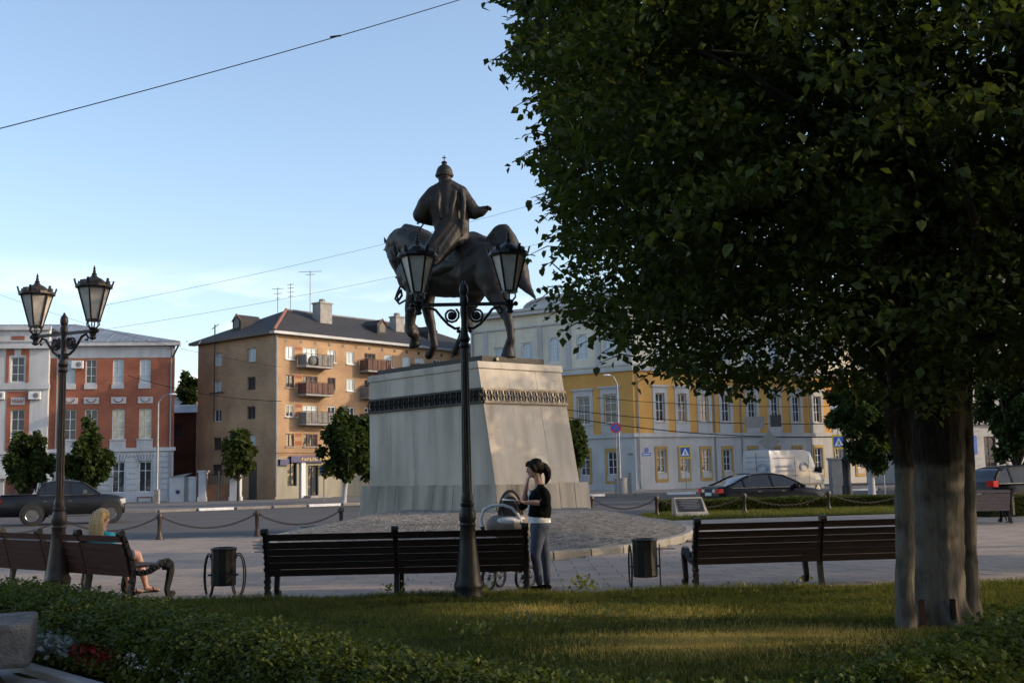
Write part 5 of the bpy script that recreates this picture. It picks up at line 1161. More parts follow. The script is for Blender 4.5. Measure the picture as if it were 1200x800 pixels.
def sgn(px, py0, py1, y, label, ptop=0.1):
    zt_ = D(px, py0, y).z - (ROADZ + .1); zb_ = D(px, py1, y).z - (ROADZ + .1); w_ = (zt_ - zb_) / 1.36; t = sign_post('crossing_sign', label, px, y, zt_ + ptop, group='pedestrian crossing signs'); crossing_plate(t, (zt_ + zb_) / 2, w_); return t
sgn(379.5, 544.5, 557.5, 70, 'yellow edged pedestrian crossing sign in front of the shop and dark tree')
sgn(804, 522, 537, 76, 'yellow edged pedestrian crossing sign before the ochre building, left of the van')
t = sgn(985, 509, 526, 66, 'yellow edged pedestrian crossing sign right of the white van', 3.0)
def loc_z(py, y): return D(985, py, y).z - (ROADZ + .1)
z_ = loc_z(463, 66); MB().prism([(-.55, z_ + .35), (.55, z_ + .35), (0, z_ - .6)], -.06, -.045).build('yield_triangle', 'sign_red', t); MB().prism([(-.34, z_ + .24), (.34, z_ + .24), (0, z_ - .34)], -.065, -.0605).build('yield_centre', 'sign_white', t)
z_ = loc_z(491, 66); MB().lathe([(.45, 0), (.45, .015)], (0, -.045, z_), 18, (0, -1, 0)).build('round_plate', 'sign_blue', t); MB().obox((0, -.066, z_), (.3, 0, .08), (0, .004, 0), (-.02, 0, .07)).build('white_arrow', 'sign_white', t); MB().box(-.4, .4, -.06, -.045, z_ + .55, z_ + .9).build('white_plate', 'sign_white', t)
t = sign_post('no_stopping_sign', 'round blue and red no stopping sign on the tall street lighting pole', 723.5, 73, 3.0); z_ = D(723, 501, 73).z - ROADZ - .1
MB().tube([(0, 0, 2.9), (0, 0, z_ + .3)], .035, 8).build('post', 'pipe', t)
MB().lathe([(.36, 0), (.36, .014)], (0, -.05, z_), 18, (0, -1, 0)).build('red_disc', 'sign_red', t); MB().lathe([(.27, 0), (.27, .004)], (0, -.0655, z_), 18, (0, -1, 0)).build('blue_disc', 'sign_blue', t)
MB().obox((0, -.073, z_), (.22, 0, .22), (0, .002, 0), (-.03, 0, .03)).build('red_bar', 'sign_red', t)
t = sign_post('turned_sign_group', 'pole with two square sign backs and a diamond behind the black car', 903.5, 68, 5.2); zq = lambda py: D(903, py, 68).z - ROADZ - .1
MB().box(-1.45, -.25, -.05, -.03, zq(501), zq(487.5)).build('square_back', 'sign_back', t); MB().box(.12, .8, -.05, -.03, zq(500), zq(486)).build('square_back', 'sign_black', t); MB().obox((0, -.05, zq(517)), (.33, 0, .33), (0, .01, 0), (-.33, 0, .33)).build('diamond_back', 'sign_back', t)
t = sign_post('street_name_sign', 'small white name plate on a thin post under the right hand tree', 1036, 60, 2.9); z_ = D(1036, 521, 60).z - ROADZ - .1
MB().box(-.55, .55, -.05, -.03, z_ - .18, z_ + .2).build('white_plate', 'sign_white', t); MB().box(-.42, .4, -.055, -.0505, z_ - .02, z_ + .06).build('plate_line', 'sign_back', t)
# tall lighting poles
def light_pole(px, y, py_top, label, arm, head):
    p = D(px, 570, y); H_ = D(px, py_top, y).z - ROADZ - .1; t = thing('lighting_pole', label, 'lighting pole', (p.x, p.y, ROADZ + .1), 0, 'tall lighting poles'); MB().lathe([(.13, 0), (.12, .9), (.085, 1.0), (.055, H_)], n=12).build('pole', 'pipe', t, smooth=True)
    MB().tube([(0, 0, H_), (arm * .4, 0, H_ + .45), (arm, 0, H_ + .6)], .04, 6).build('arm', 'pipe', t); MB().sphere((arm * 1.25, 0, H_ + .58), .15, 10, 6, (1.9, .8, .45)).build('lamp_head', 'sign_white', t, smooth=True)
    MB().box(-.16, .16, -.16, .16, 0, .95).build('pole_base', 'concrete', t); return t
light_pole(184, 76, 472, 'tall grey lighting pole in front of the red building', .8, 0)
light_pole(727, 76, 449, 'tall lighting pole at the corner of the ochre building', -.55, 0)
p = D(727, 575, 75.5); t = thing('concrete_column_base', 'squat round concrete planter column at the ochre building corner', 'planter', (p.x, 75, ROADZ + .1)); MB().lathe([(.42, 0), (.42, .95), (.46, .96), (.46, 1.05), (.3, 1.06)], n=16).build('drum', 'concrete', t, smooth=True); MB().box(.5, .72, -.1, .1, 0, 1.4).build('meter_post', 'sign_back', t)
p = D(984, 570, 64); t = thing('concrete_pillar', 'square concrete pillar under the right hand crossing sign', 'pillar', (p.x + .05, 64.5, ROADZ)); MB().box(-.42, .42, -.35, .35, 0, 2.0).build('shaft', 'concrete', t, bevel=.03); MB().box(-.48, .48, -.42, .42, 2.0, 2.12).build('cap', 'concrete', t)
p = D(993, 570, 63); t = thing('ornate_lamp_column', 'dark ornate iron lamp column beside the concrete pillar', 'lamp post', (p.x, 63, ROADZ)); MB().lathe([(.3, 0), (.3, .5), (.22, .6), (.24, 1.9), (.3, 2.0), (.12, 2.2), (.1, 2.9), (.16, 3.0), (.08, 3.2), (.07, 6.5)], n=12).build('post', 'iron', t, smooth=True)
MB().lathe([(.1, 0), (.16, .05), (.24, .5), (.28, .55), (.1, .75), (.02, .95)], (0, 0, 6.5), 8).build('lantern', 'iron', t)

# ================================================================== OVERHEAD WIRES
def wire(label, a, b, sag=.3, r=.008, n=24):
    a = Vector(a); b = Vector(b); t = thing('overhead_wire', label, 'wire', a, 0, 'overhead wires')
    pts = [(b - a) * (k / n) + Vector((0, 0, -4 * sag * (k / n) * (1 - k / n))) for k in range(n + 1)]; MB().tube(pts, r, 5).build('strand', 'black', t)
    return t
t = wire('long black wire crossing the whole sky above the statue', D(-60, 166, 20), D(640, -32, 26), .12, .011)
q = Vector(D(393, 42.5, 23.8)) - Vector(D(-60, 166, 20)); MB().tube([q + Vector((-.12, 0, -.02)), q + Vector((.12, .03, .02))], .02, 6).build('splice', 'black', t)
wire('thin grey wire rising behind the rider to the tree', D(100, 362, 60), D(760, 200, 66), .5, .009)
wire('thin grey wire passing behind the horse tail', D(110, 388, 62), D(820, 236, 68), .6, .009)
wire('thin wire from the red building roof toward the brick block', D(-40, 330, 74), D(330, 430, 78), .7, .010)
wire('slack cable low across the ochre facade', D(650, 478, 76), D(1080, 492, 70), .6, .025)
wire('slack cable just below the other one on the ochre facade', D(650, 486, 76), D(1080, 506, 70), .8, .03)
wire('upper thin cable across the ochre upper windows', D(700, 466, 76), D(1080, 472, 70), .4, .02)
wire('thin cable across the gap above the yard wall', D(150, 440, 80), D(330, 470, 78), .4, .02)

# ================================================================== VEHICLES
def ring_pts(x, hw, z0, z1, top=None, crown=.02, n=5):
    """closed cross-section of a car body at station x"""
    zt_ = z1; w = hw
    L = [(0, z0), (w * .86, z0), (w * .975, z0 + (zt_ - z0) * .16), (w, z0 + (zt_ - z0) * .42), (w * .985, z0 + (zt_ - z0) * .72), (w * .93, z0 + (zt_ - z0) * .93), (w * .80, zt_ + crown * .3), (0, zt_ + crown)]
    P = [(x, y, z) for y, z in L] + [(x, -y, z) for y, z in L[-2:0:-1]]; return P
def loft(mb, rings, caps=True):
    n = len(rings[0]); V = [p for r in rings for p in r]; Fs = []
    for k in range(len(rings) - 1):
        for i in range(n): j = (i + 1) % n; Fs.append((k * n + i, k * n + j, (k + 1) * n + j, (k + 1) * n + i))
    if caps: Fs.append(tuple(range(n))[::-1]); Fs.append(tuple((len(rings) - 1) * n + i for i in range(n)))
    return mb.add(V, Fs)
HWc = .9
def wheel(t, x, y, r, wd, s):
    w_ = MB().lathe([(r * .6, -wd / 2), (r * .93, -wd / 2), (r, -wd * .3), (r, wd * .3), (r * .93, wd / 2), (r * .6, wd / 2)], (x, y, r), 22, (0, 1, 0)).build('wheel', 'rubber', t, smooth=True)
    m = MB(); yo = y + s * wd * .5; m.lathe([(r * .64, 0), (r * .62, .02), (r * .56, .005)], (x, yo, r), 20, (0, s, 0))
    for k in range(6): a = 2 * pi * k / 6; m.beam((x + r * .12 * cos(a), yo, r + r * .12 * sin(a)), (x + r * .6 * cos(a), yo, r + r * .6 * sin(a)), .05, .03, (0, 1, 0))
    m.lathe([(r * .16, 0), (r * .14, .03)], (x, yo, r), 10, (0, s, 0)); m.build('rim', 'chrome', w_)
    MB().lathe([(r * 1.16, 0), (r * 1.16, .012)], (x, s * (HWc + .004), r + .03), 24, (0, s, 0)).build('wheel_arch', 'rubber', t)
def car(name, label, cat, loc, rz, paint, body, glass, hw, wheels, r=.32, qs=(.42, .78), group=None):
    t = thing(name, label, cat, loc, rz, group)
    b = loft(MB(), [ring_pts(x, hw * wk, z0, z1) for x, wk, z0, z1 in body]).build('body', paint, t, smooth=True); b.modifiers[0].split_angle = radians(60)
    # glasshouse: smooth side profile (x, z) from windscreen base over the roof to the rear window base
    (prof, zb_, wb, wr, k0, k1) = glass
    zr_ = max(z for x, z in prof); pts = []
    for k in range(len(prof) - 1):
        (xa, za), (xc, zc) = prof[k], prof[k + 1]
        for q in range(3): pts.append((xa + (xc - xa) * q / 3, za + (zc - za) * q / 3))
    pts.append(prof[-1]); wz = lambda z: wb - (wb - wr) * max(0, (z - zb_)) / (zr_ - zb_)
    g = MB(); V = []; Fs = []
    for x, z in pts: V += [(x, -wb, zb_ - .02), (x, -wz(z), z), (x, -wz(z) * .5, z + .025), (x, wz(z) * .5, z + .025), (x, wz(z), z), (x, wb, zb_ - .02)]
    for k in range(len(pts) - 1):
        for q in range(5): Fs.append((6 * k + q, 6 * k + q + 1, 6 * k + 7 + q, 6 * k + 6 + q))
    g.add(V, Fs); g.build('windows', 'car_glass', t, smooth=True)
    R = [(x, z) for x, z in pts if k1 <= x <= k0]; rr = [[(x, -wz(z) - .02, z - .05), (x, -wz(z) - .005, z + .012), (x, -wz(z) * .5, z + .045), (x, wz(z) * .5, z + .045), (x, wz(z) + .005, z + .012), (x, wz(z) + .02, z - .05)] for x, z in R]
    loft(MB(), rr).build('roof', paint, t, smooth=True)
    for s in (-1, 1):
        MB().tube([(x, s * wz(z), z) for x, z in pts if x >= k0 - .05], .032, 6).build('pillar', paint, t); MB().tube([(x, s * (wz(z) + .004), z) for x, z in pts if x <= k1 + .05], .045, 6).build('pillar', paint, t)
        x0_, x1_ = prof[0][0], prof[-1][0]
        for q in qs:
            xa = x0_ + (x1_ - x0_) * q; zt_ = np.interp(-xa, [-x for x, z in pts], [z for x, z in pts]); MB().beam((xa, s * (wb + .006), zb_), (xa - .06, s * (wz(zt_) + .012), zt_), .06, .02, (0, 1, 0)).build('pillar', paint, t)
        MB().box(x1_ + .15, x0_ - .25, s * (wb + .008) - .008, s * (wb + .008) + .008, zb_ - .01, zb_ + .012).build('window_trim', 'chrome', t)
    for (x, rs) in wheels:
        global HWc; HWc = hw
        for s in (-1, 1): wheel(t, x, s * (hw - .075), rs, .22, s)
    return t
# heading +x is forward (towards the bonnet) : pickup
p = D(74, 600, 45.6); hd_ = radians(20)
t = car('pickup_truck', 'black double cab pickup truck on the road behind the left lamp post', 'pickup truck', (p.x, p.y, ROADZ), hd_, 'car_grey',
    [(-2.38, .93, .42, 1.14), (-2.34, .99, .36, 1.20), (-1.2, 1, .34, 1.22), (-.9, 1, .32, 1.22), (.8, 1, .32, 1.21), (1.05, 1, .32, 1.20), (1.6, .99, .34, 1.18), (2.1, .96, .36, 1.11), (2.32, .90, .38, 1.0), (2.38, .82, .42, .82)],
    ([(1.42, 1.19), (1.08, 1.44), (.75, 1.66), (.35, 1.73), (-.2, 1.75), (-.66, 1.71), (-.82, 1.5), (-.98, 1.2)], 1.18, .82, .68, .65, -.65), .90, [(-1.12, .40), (1.82, .40)], qs=(.45, .85))
for s in (-1, 1): MB().box(-2.41, -2.3, s * .87 - .06, s * .87 + .06, .85, 1.12).build('tail_lamp', 'tail_red', t); MB().box(2.2, 2.4, s * .66 - .15, s * .66 + .15, .80, .98).build('headlamp', 'lamp_clear', t); MB().obox((.85, s * 1.0, 1.3), (.07, 0, 0), (0, .1, 0), (0, 0, .08)).build('mirror', 'chrome', t)
MB().box(-2.47, -2.3, -.86, .86, .48, .68).build('rear_bumper', 'chrome', t, bevel=.02); MB().box(-2.485, -2.472, -.27, .27, .52, .64).build('number_plate', 'plate', t); MB().box(-2.3, -.75, -.78, .78, 1.20, 1.235).build('load_bed_rail', 'car_black', t)
for x in (.0, -.02): pass
for s in (-1, 1):
    for x in (-.88, .05, 1.0): MB().box(x, x + .012, s * .885 - .004, s * .885 + .004, .5, 1.1).build('door_seam', 'rubber', t)
    for x in (-.72, .2): MB().box(x, x + .16, s * .89 - .015, s * .89 + .015, .93, .96).build('door_handle', 'chrome', t)
MB().box(-2.40, -2.385, -.80, .80, .74, 1.16).build('tailgate', 'car_black', t); MB().tube([(-.98, -.74, 1.22), (-.92, -.72, 1.66), (-.92, .72, 1.66), (-.98, .74, 1.22)], .035, 6).build('roll_bar', 'chrome', t, smooth=True); MB().box(2.375, 2.40, -.5, .5, .72, .95).build('grille', 'chrome', t)
for s in (-1, 1): MB().box(-.5, 1.1, s * .93 - .06, s * .93 + .06, .34, .40).build('side_step', 'chrome', t)
# sedan
p = D(899, 600, 41.5); hd_ = radians(15)
sedan = car('black_sedan', 'black saloon car parked behind the clipped hedge, red tail lamp at its left end', 'car', (p.x, p.y, ROADZ), hd_, 'car_black',
    [(-2.33, .86, .42, .88), (-2.28, .93, .3, 1.0), (-1.9, .98, .24, 1.03), (-1.2, 1, .22, .98), (0, 1, .2, .95), (.8, 1, .2, .95), (1.1, 1, .2, .95), (1.6, .98, .22, .87), (2.05, .92, .24, .76), (2.27, .82, .28, .66), (2.33, .68, .34, .55)],
    ([(1.18, .95), (.78, 1.18), (.38, 1.36), (.05, 1.435), (-.4, 1.455), (-.9, 1.42), (-1.3, 1.29), (-1.65, 1.12), (-1.95, 1.02)], .95, .82, .60, .30, -1.0), .89, [(-1.35, .32), (1.38, .32)])
for s in (-1, 1):
    MB().obox((-2.25, s * .72, .86), (.09, 0, 0), (0, .17, 0), (0, 0, .075)).build('tail_lamp', 'tail_red', sedan); MB().obox((-2.30, s * .45, .86), (.05, 0, 0), (0, .1, 0), (0, 0, .055)).build('reversing_lamp', 'lamp_clear', sedan)
    MB().obox((2.14, s * .64, .66), (.1, 0, 0), (0, .13, 0), (0, 0, .06)).build('headlamp', 'lamp_clear', sedan); MB().obox((.72, s * .95, 1.0), (.06, 0, 0), (0, .1, 0), (0, 0, .06)).build('mirror', 'car_black', sedan)
    for x in (-.95, .0, .98): MB().box(x, x + .01, s * .892 - .003, s * .892 + .003, .32, .93).build('door_seam', 'rubber', sedan)
    for x in (-.8, .15): MB().box(x, x + .15, s * .895 - .012, s * .895 + .012, .8, .825).build('door_handle', 'chrome', sedan)
MB().box(-2.36, -2.335, -.26, .26, .68, .80).build('number_plate', 'plate', sedan)
# right-edge dark hatchback
p = D(1196, 590, 37.5)
hat = car('dark_estate_car', 'dark estate car with red tail lamp at the right edge, behind the distant bench', 'car', (p.x + .4, p.y, ROADZ), radians(14), 'car_black',
    [(-2.1, .88, .4, .95), (-2.05, .95, .3, 1.02), (-1.2, 1, .22, 1.0), (.6, 1, .2, .98), (.95, 1, .2, .98), (1.5, .98, .22, .9), (1.95, .9, .26, .78), (2.1, .78, .34, .6)],
    ([(1.1, .98), (.7, 1.24), (.35, 1.42), (0, 1.5), (-.6, 1.53), (-1.4, 1.49), (-1.75, 1.42), (-1.95, 1.2), (-2.03, 1.0)], .98, .83, .66, .30, -1.6), .88, [(-1.25, .32), (1.3, .32)])
for s in (-1, 1): MB().obox((-2.03, s * .70, .98), (.09, 0, 0), (0, .18, 0), (0, 0, .1)).build('tail_lamp', 'tail_red', hat); MB().obox((1.98, s * .62, .68), (.1, 0, 0), (0, .13, 0), (0, 0, .06)).build('headlamp', 'lamp_clear', hat)
MB().box(-2.13, -2.11, -.25, .25, .62, .74).build('number_plate', 'plate', hat)
# van
p = D(921, 575, 66); hd_ = radians(41)
van = thing('white_van', 'white high roof panel van with blue lettering behind the black car', 'van', (p.x, p.y, ROADZ), hd_)
def vring(x, w_, z0, z1, tp=.9): L = [(0, z0), (w_, z0), (w_, z0 + .5), (w_ * 1.0, z1 * .55), (w_ * .97, z1 * .85), (w_ * tp, z1 - .05), (w_ * tp * .85, z1), (0, z1 + .02)]; return [(x, y, z) for y, z in L] + [(x, -y, z) for y, z in L[-2:0:-1]]
loft(MB(), [vring(-2.75, .98, .4, 2.6), vring(-2.7, 1.0, .35, 2.65), vring(.9, 1.0, .32, 2.65), vring(1.3, 1.0, .32, 2.55), vring(1.6, 1.0, .32, 2.2, .88), vring(2.15, .98, .34, 1.45, .86), vring(2.55, .94, .36, 1.2, .86), vring(2.75, .84, .4, .95, .8)]).build('body', 'van_white', van, smooth=True)
for s in (-1, 1):
    MB().add([(1.05, s * 1.003, 1.35), (2.0, s * .995, 1.35), (1.72, s * .96, 1.85), (1.45, s * .95, 2.02), (1.05, s * .95, 2.02)], [(0, 1, 2, 3, 4)]).build('cab_window', 'car_glass', van)
    MB().box(-2.76, -2.6, s * .95 - .06, s * .95 + .06, .95, 1.3).build('tail_lamp', 'tail_red', van); MB().obox((1.95, s * 1.12, 1.45), (.06, 0, 0), (0, .12, 0), (0, 0, .18)).build('mirror', 'rubber', van)
    MB().box(-2.7, 2.4, s * 1.004 - .01, s * 1.004 + .01, .55, .68).build('rub_strip', 'sign_back', van)
    for x in (-.4, .98): MB().box(x, x + .015, s * 1.003 - .004, s * 1.003 + .004, .5, 2.3).build('door_seam', 'rubber', van)
    for x in (-1.9, 1.85): wheel(van, x, s * .9, .35, .22, s)
MB().add([(2.02, -.82, 1.55), (2.02, .82, 1.55), (1.64, .74, 2.12), (1.64, -.74, 2.12)], [(0, 1, 2, 3)]).build('windscreen', 'car_glass', van)
MB().box(-2.77, -2.752, -.008, .008, .5, 2.5).build('rear_door_seam', 'rubber', van); MB().box(-2.775, -2.755, -.25, .25, .8, .92).build('number_plate', 'plate', van)
def strokes(parent, name, m, x0, x1, z, h, on_side=True, n=9):   # blurred lettering: short strokes of uneven length
    o = MB(); x = x0
    while x < x1:
        w_ = random.uniform(.04, .11); w_ = min(w_, x1 - x); zz_ = z; hh = h * random.choice((.7, 1, 1))
        if on_side: o.box(x, x + w_, -1.012, -1.006, zz_, zz_ + hh * .25); o.box(x, x + w_ * .3, -1.012, -1.006, zz_ + hh * .25, zz_ + hh); (o.box(x + w_ * .3, x + w_, -1.012, -1.006, zz_ + hh * .8, zz_ + hh) if random.random() < .6 else None)
        else: o.box(-2.772, -2.766, x, x + w_, zz_, zz_ + hh * .25); o.box(-2.772, -2.766, x, x + w_ * .3, zz_ + hh * .25, zz_ + hh)
        x += w_ + .03
    o.build(name, m, parent, kind='stuff')
strokes(van, 'side_lettering', 'red_print', -2.4, -.5, 2.15, .07); strokes(van, 'side_lettering', 'blue_print', -2.3, -.7, 1.62, .13); strokes(van, 'side_lettering', 'blue_print', -2.3, -.5, 1.38, .11); strokes(van, 'side_lettering', 'sign_back', -1.9, -.1, 1.12, .08)
strokes(van, 'rear_lettering', 'blue_print', -.75, .75, 2.2, .1, False); strokes(van, 'rear_lettering', 'blue_print', -.7, .7, 1.95, .08, False); strokes(van, 'rear_lettering', 'red_print', -.1, .75, 1.55, .07, False)
for (c_, side) in (((.45, 1.65), 1), ((-.45, 1.6), 0)):
    for k, rr_ in enumerate(((.42, .26), (.3, .16))):
        pts = [((c_[0] + rr_[0] * cos(a) * (1 if k == 0 else 1), -1.01, c_[1] + rr_[1] * sin(a)) if side else (-2.77, c_[0] + rr_[0] * .9 * cos(a), c_[1] + rr_[1] * sin(a))) for a in [2 * pi * q / 20 + .5 for q in range(20 if k == 0 else 15)]]
        MB().tube(pts, .02, 5, closed=(k == 0)).build('oval_emblem', 'blue_print', van)

# ================================================================== PEOPLE AND PRAM
def hand(mb, wrist, fwd, side, up_, s=1.0, curl=.3, thumb=1):
    """palm with five separate bent fingers; fwd along fingers, side across the palm, up_ out of its back"""
    w_ = Vector(wrist); f = Vector(fwd).normalized(); sd_ = Vector(side).normalized(); u_ = Vector(up_).normalized()
    for k in range(4): o = (k - 1.5) * .019 * s; capsule_mb(mb, w_ + sd_ * o * .6, w_ + f * .085 * s + sd_ * o, .015 * s, .0125 * s, 8)
    for k, L in enumerate((.062, .074, .068, .052)):
        o = (k - 1.5) * .0205 * s; a = w_ + f * .085 * s + sd_ * o; L *= s; b = a + (f * cos(curl) - u_ * sin(curl)) * L * .5; c = b + (f * cos(curl * 2.2) - u_ * sin(curl * 2.2)) * L * .5
        capsule_mb(mb, a, b, .0095 * s, .0085 * s, 8); capsule_mb(mb, b, c, .0085 * s, .007 * s, 8)
    a = w_ + f * .025 * s - sd_ * .03 * s * thumb; b = a + (f * .7 - sd_ * .7 * thumb - u_ * .3).normalized() * .038 * s; c = b + (f * .95 - sd_ * .1 * thumb - u_ * .3).normalized() * .03 * s
    capsule_mb(mb, w_ + f * .01, a, .014 * s, .0125 * s, 8); capsule_mb(mb, a, b, .0125 * s, .0105 * s, 8); capsule_mb(mb, b, c, .010 * s, .008 * s, 8)
def head(mb, c, face, s=1.0):
    """skull, jaw, nose, ears, chin; face = unit direction the head looks"""
    c = Vector(c); f = Vector(face).normalized(); sd_ = f.cross(Vector((0, 0, 1))).normalized(); u_ = sd_.cross(f); Rm = Matrix((f, sd_, u_)).transposed()
    mb.sphere(c + u_ * .025 * s, .098 * s, 16, 12, (1.0, .78, .95), Rm); mb.sphere(c + f * .025 * s - u_ * .045 * s, .07 * s, 14, 10, (.95, .8, 1.05), Rm)
    capsule_mb(mb, c + f * .07 * s - u_ * .085 * s, c + f * .045 * s - u_ * .08 * s, .022 * s, .03 * s); capsule_mb(mb, c + f * .088 * s + u_ * .005 * s, c + f * .108 * s - u_ * .026 * s, .009 * s, .014 * s)
    for q in (-1, 1): mb.sphere(c + sd_ * q * .076 * s - f * .005 * s - u_ * .012 * s, .028 * s, 8, 6, (.7, .35, 1.1), Rm); mb.sphere(c + f * .075 * s + sd_ * q * .035 * s - u_ * .03 * s, .022 * s, 8, 6)
    capsule_mb(mb, c + f * .088 * s - u_ * .058 * s + sd_ * .016, c + f * .088 * s - u_ * .058 * s - sd_ * .016, .009 * s, .009 * s, 8)
def face_bits(t, c, face, s, LOc):
    c = Vector(c); f = Vector(face).normalized(); sd_ = f.cross(Vector((0, 0, 1))).normalized()
    for q in (-1, 1): MB().sphere(c + f * .084 * s + sd_ * q * .033 * s + Vector((0, 0, .0)) * s, .0125 * s, 8, 6).build('eye', 'sign_black', t); MB().tube([c + f * .09 * s + sd_ * q * .015 * s + Vector((0, 0, .022)), c + f * .083 * s + sd_ * q * .05 * s + Vector((0, 0, .022))], .005, 5).build('eyebrow', 'hair_dark', t)
    MB().tube([c + f * .096 * s - Vector((0, 0, .058)) * s + sd_ * .018 * s, c + f * .1 * s - Vector((0, 0, .058)) * s, c + f * .096 * s - Vector((0, 0, .058)) * s - sd_ * .018 * s], .005, 5).build('lips', 'sign_red', t)
# standing woman
wd_ = 14.25; base = D(636, 689, wd_); WO = Vector((base.x, wd_, 0))
wm = thing('person', 'standing woman with dark ponytail, black cardigan and jeans beside the pram', 'person', WO)
def W(px, py, dd=0.0): return D(px, py, wd_ + dd) - WO
fc = Vector((-.95, .25, -.12)).normalized()
hc_ = W(626.5, 548.5, 0); s_ = MB(); head(s_, hc_, fc, 1.0)
chain(s_, [(W(629, 554), .05), (W(631, 565), .052), (W(632, 570), .06)])
chain(s_, [(W(634, 575, -.15), .05), (W(639.5, 589.5, -.2), .04), (W(628, 588.6, -.22), .036), (W(615, 588.5, -.2), .024)]); hand(s_, W(614.5, 588.4, -.2), W(604, 586.5, -.16) - W(614, 588, -.2), (0, 1, 0), (0, 0, -1), 1, .15, 1)
chain(s_, [(W(630, 575, .15), .05), (W(613, 592, .2), .042), (W(615, 580, .14), .034), (W(617.3, 568, .06), .023)]); hand(s_, W(617.3, 567, .06), W(619.3, 557, .02) - W(617.3, 567, .06), (.35, -1, 0), (-1, -.3, 0), 1, .35, 1)
chain(s_, [(W(632, 575), .09), (W(632, 600), .09)])
fuse(s_, 'body', 'skin', wm, .0075, 2, .5); face_bits(wm, hc_, fc, 1.0, WO)
c_ = MB(); c_.sphere(W(633.5, 584, 0), .17, 16, 12, (.80, 1.02, .98)); c_.sphere(W(637, 596, 0), .13, 14, 10, (.8, 1.1, 1.1)); c_.sphere(W(628, 583.5, 0), .10, 12, 10, (1, 1.2, .8)); chain(c_, [(W(634, 574.5, -.13), .058), (W(633, 571, 0), .06), (W(631.5, 574.5, .14), .058)])
chain(c_, [(W(633, 590), .14), (W(632.5, 601), .15)]); c_.sphere(W(631.5, 602, 0), .15, 14, 8, (.98, 1.1, .35)); 
chain(c_, [(W(635, 575, -.15), .062), (W(640, 586, -.2), .056), (W(639.5, 590, -.21), .054), (W(636, 589.6, -.22), .05)]); chain(c_, [(W(630, 575, .15), .062), (W(616, 590, .2), .055), (W(612.5, 593.5, .2), .052), (W(612.6, 590.5, .19), .048)])
fuse(c_, 'cardigan', 'cloth_black', wm, .012, 3)
c_ = MB(); c_.lathe([(.12, .14), (.135, .08), (.148, .0), (.15, -.004)], W(632, 611.5), 18); chain(c_, [(W(621, 575, -.0), .02), (W(621, 602, 0), .03)]); o = c_.build('white_shirt', 'cloth_white', wm, smooth=True)
j = MB(); j.sphere(W(633, 619, 0), .155, 16, 12, (.88, 1.05, 1)); chain(j, [(W(634, 622, .07), .098), (W(639, 650, .08), .066), (W(640.5, 668, .08), .052), (W(641, 682, .07), .044)]); chain(j, [(W(631, 622, -.07), .10), (W(627.5, 650, -.09), .068), (W(630, 668, -.08), .054), (W(632, 682, -.06), .045)])
fuse(j, 'jeans', 'denim', wm, .012, 3)
for (a, d_) in ((640.5, .07), (631.5, -.07)): sh_ = MB(); q = W(a, 688, d_); q.z = .035; chain(sh_, [(q + Vector((.03, 0, 0)), .038), (q + Vector((-.08, 0, 0)), .036), (q + Vector((-.16, 0, -.01)), .026)]); fuse(sh_, 'shoe', 'cloth_black', wm, .012, 2)
h_ = MB(); h_.sphere(hc_ + Vector((.022, 0, .032)), .103, 16, 12, (1.03, .88, .98)); chain(h_, [(hc_ + Vector((.05, -.03, .0)), .065), (hc_ + Vector((.06, 0, -.03)), .055)]); chain(h_, [(hc_ + Vector((-.065, -.05, .07)), .03), (hc_ + Vector((-.085, .0, .06)), .03), (hc_ + Vector((-.03, -.08, .03)), .035), (hc_ + Vector((.0, -.085, -.02)), .03)]); chain(h_, [(hc_ + Vector((-.095, -.02, .06)), .022), (hc_ + Vector((-.108, -.015, .03)), .012)])
chain(h_, [(W(634, 545), .045), (W(638, 546.5), .05), (W(641.5, 552), .052), (W(642, 559), .04), (W(640.5, 564), .026), (W(639, 567), .01)]); fuse(h_, 'hair', 'hair_dark', wm, .009, 1)
MB().tube([W(635, 543.5) + Vector((0, .045 * cos(a), .045 * sin(a))) for a in [k * pi / 5 for k in range(10)]], .01, 5, closed=True).build('hair_tie', 'cloth_white', wm)
t = thing('sheet_of_paper', 'white folded sheet held over the pram by the standing woman', 'paper', Vector(W(600, 585.5, -.15)) + WO); MB().add([(-.13, -.09, .0), (.12, -.10, -.015), (.13, .09, -.02), (-.12, .1, .01), (-.13, -.09, .006), (.12, -.10, -.009), (.13, .09, -.014), (-.12, .1, .016)], [(3, 2, 1, 0), (4, 5, 6, 7), (0, 1, 5, 4), (1, 2, 6, 5), (2, 3, 7, 6), (3, 0, 4, 7)]).build('page', 'paper', t)
# seated blonde woman (on the left bench)
bd_ = 14.62; PO = D(121, 690, bd_); PO = Vector((PO.x, PO.y, 0)); fw = Vector((.42, .9, 0)).normalized(); sd_ = Vector((fw.y, -fw.x, 0))
bw = thing('person', 'blonde long haired woman in turquoise top sitting on the left bench', 'person', PO)
hz = D(120, 606, bd_).z; hc_ = Vector((0, 0, hz)); hc_.x = (D(120, 606, bd_) - PO).x
s_ = MB(); head(s_, hc_, (fw.x, fw.y, -.1), 1.0); sh = Vector((hc_.x, -.02, hz - .25))
chain(s_, [(hc_ + Vector((0, 0, -.06)), .05), (hc_ + Vector((0, 0, -.18)), .055)])
eA = sh - sd_ * .27 + Vector((-.08, .05, -.20)); hA = hc_ - sd_ * .16 + fw * .05 + Vector((-.02, 0, -.10))
chain(s_, [(sh - sd_ * .17, .05), (eA, .04), ((eA + hA) / 2, .036), (hA, .024)]); hand(s_, hA, Vector((.3, .2, 1)), sd_, -sd_ * .3 + fw, 1, .5, 1)
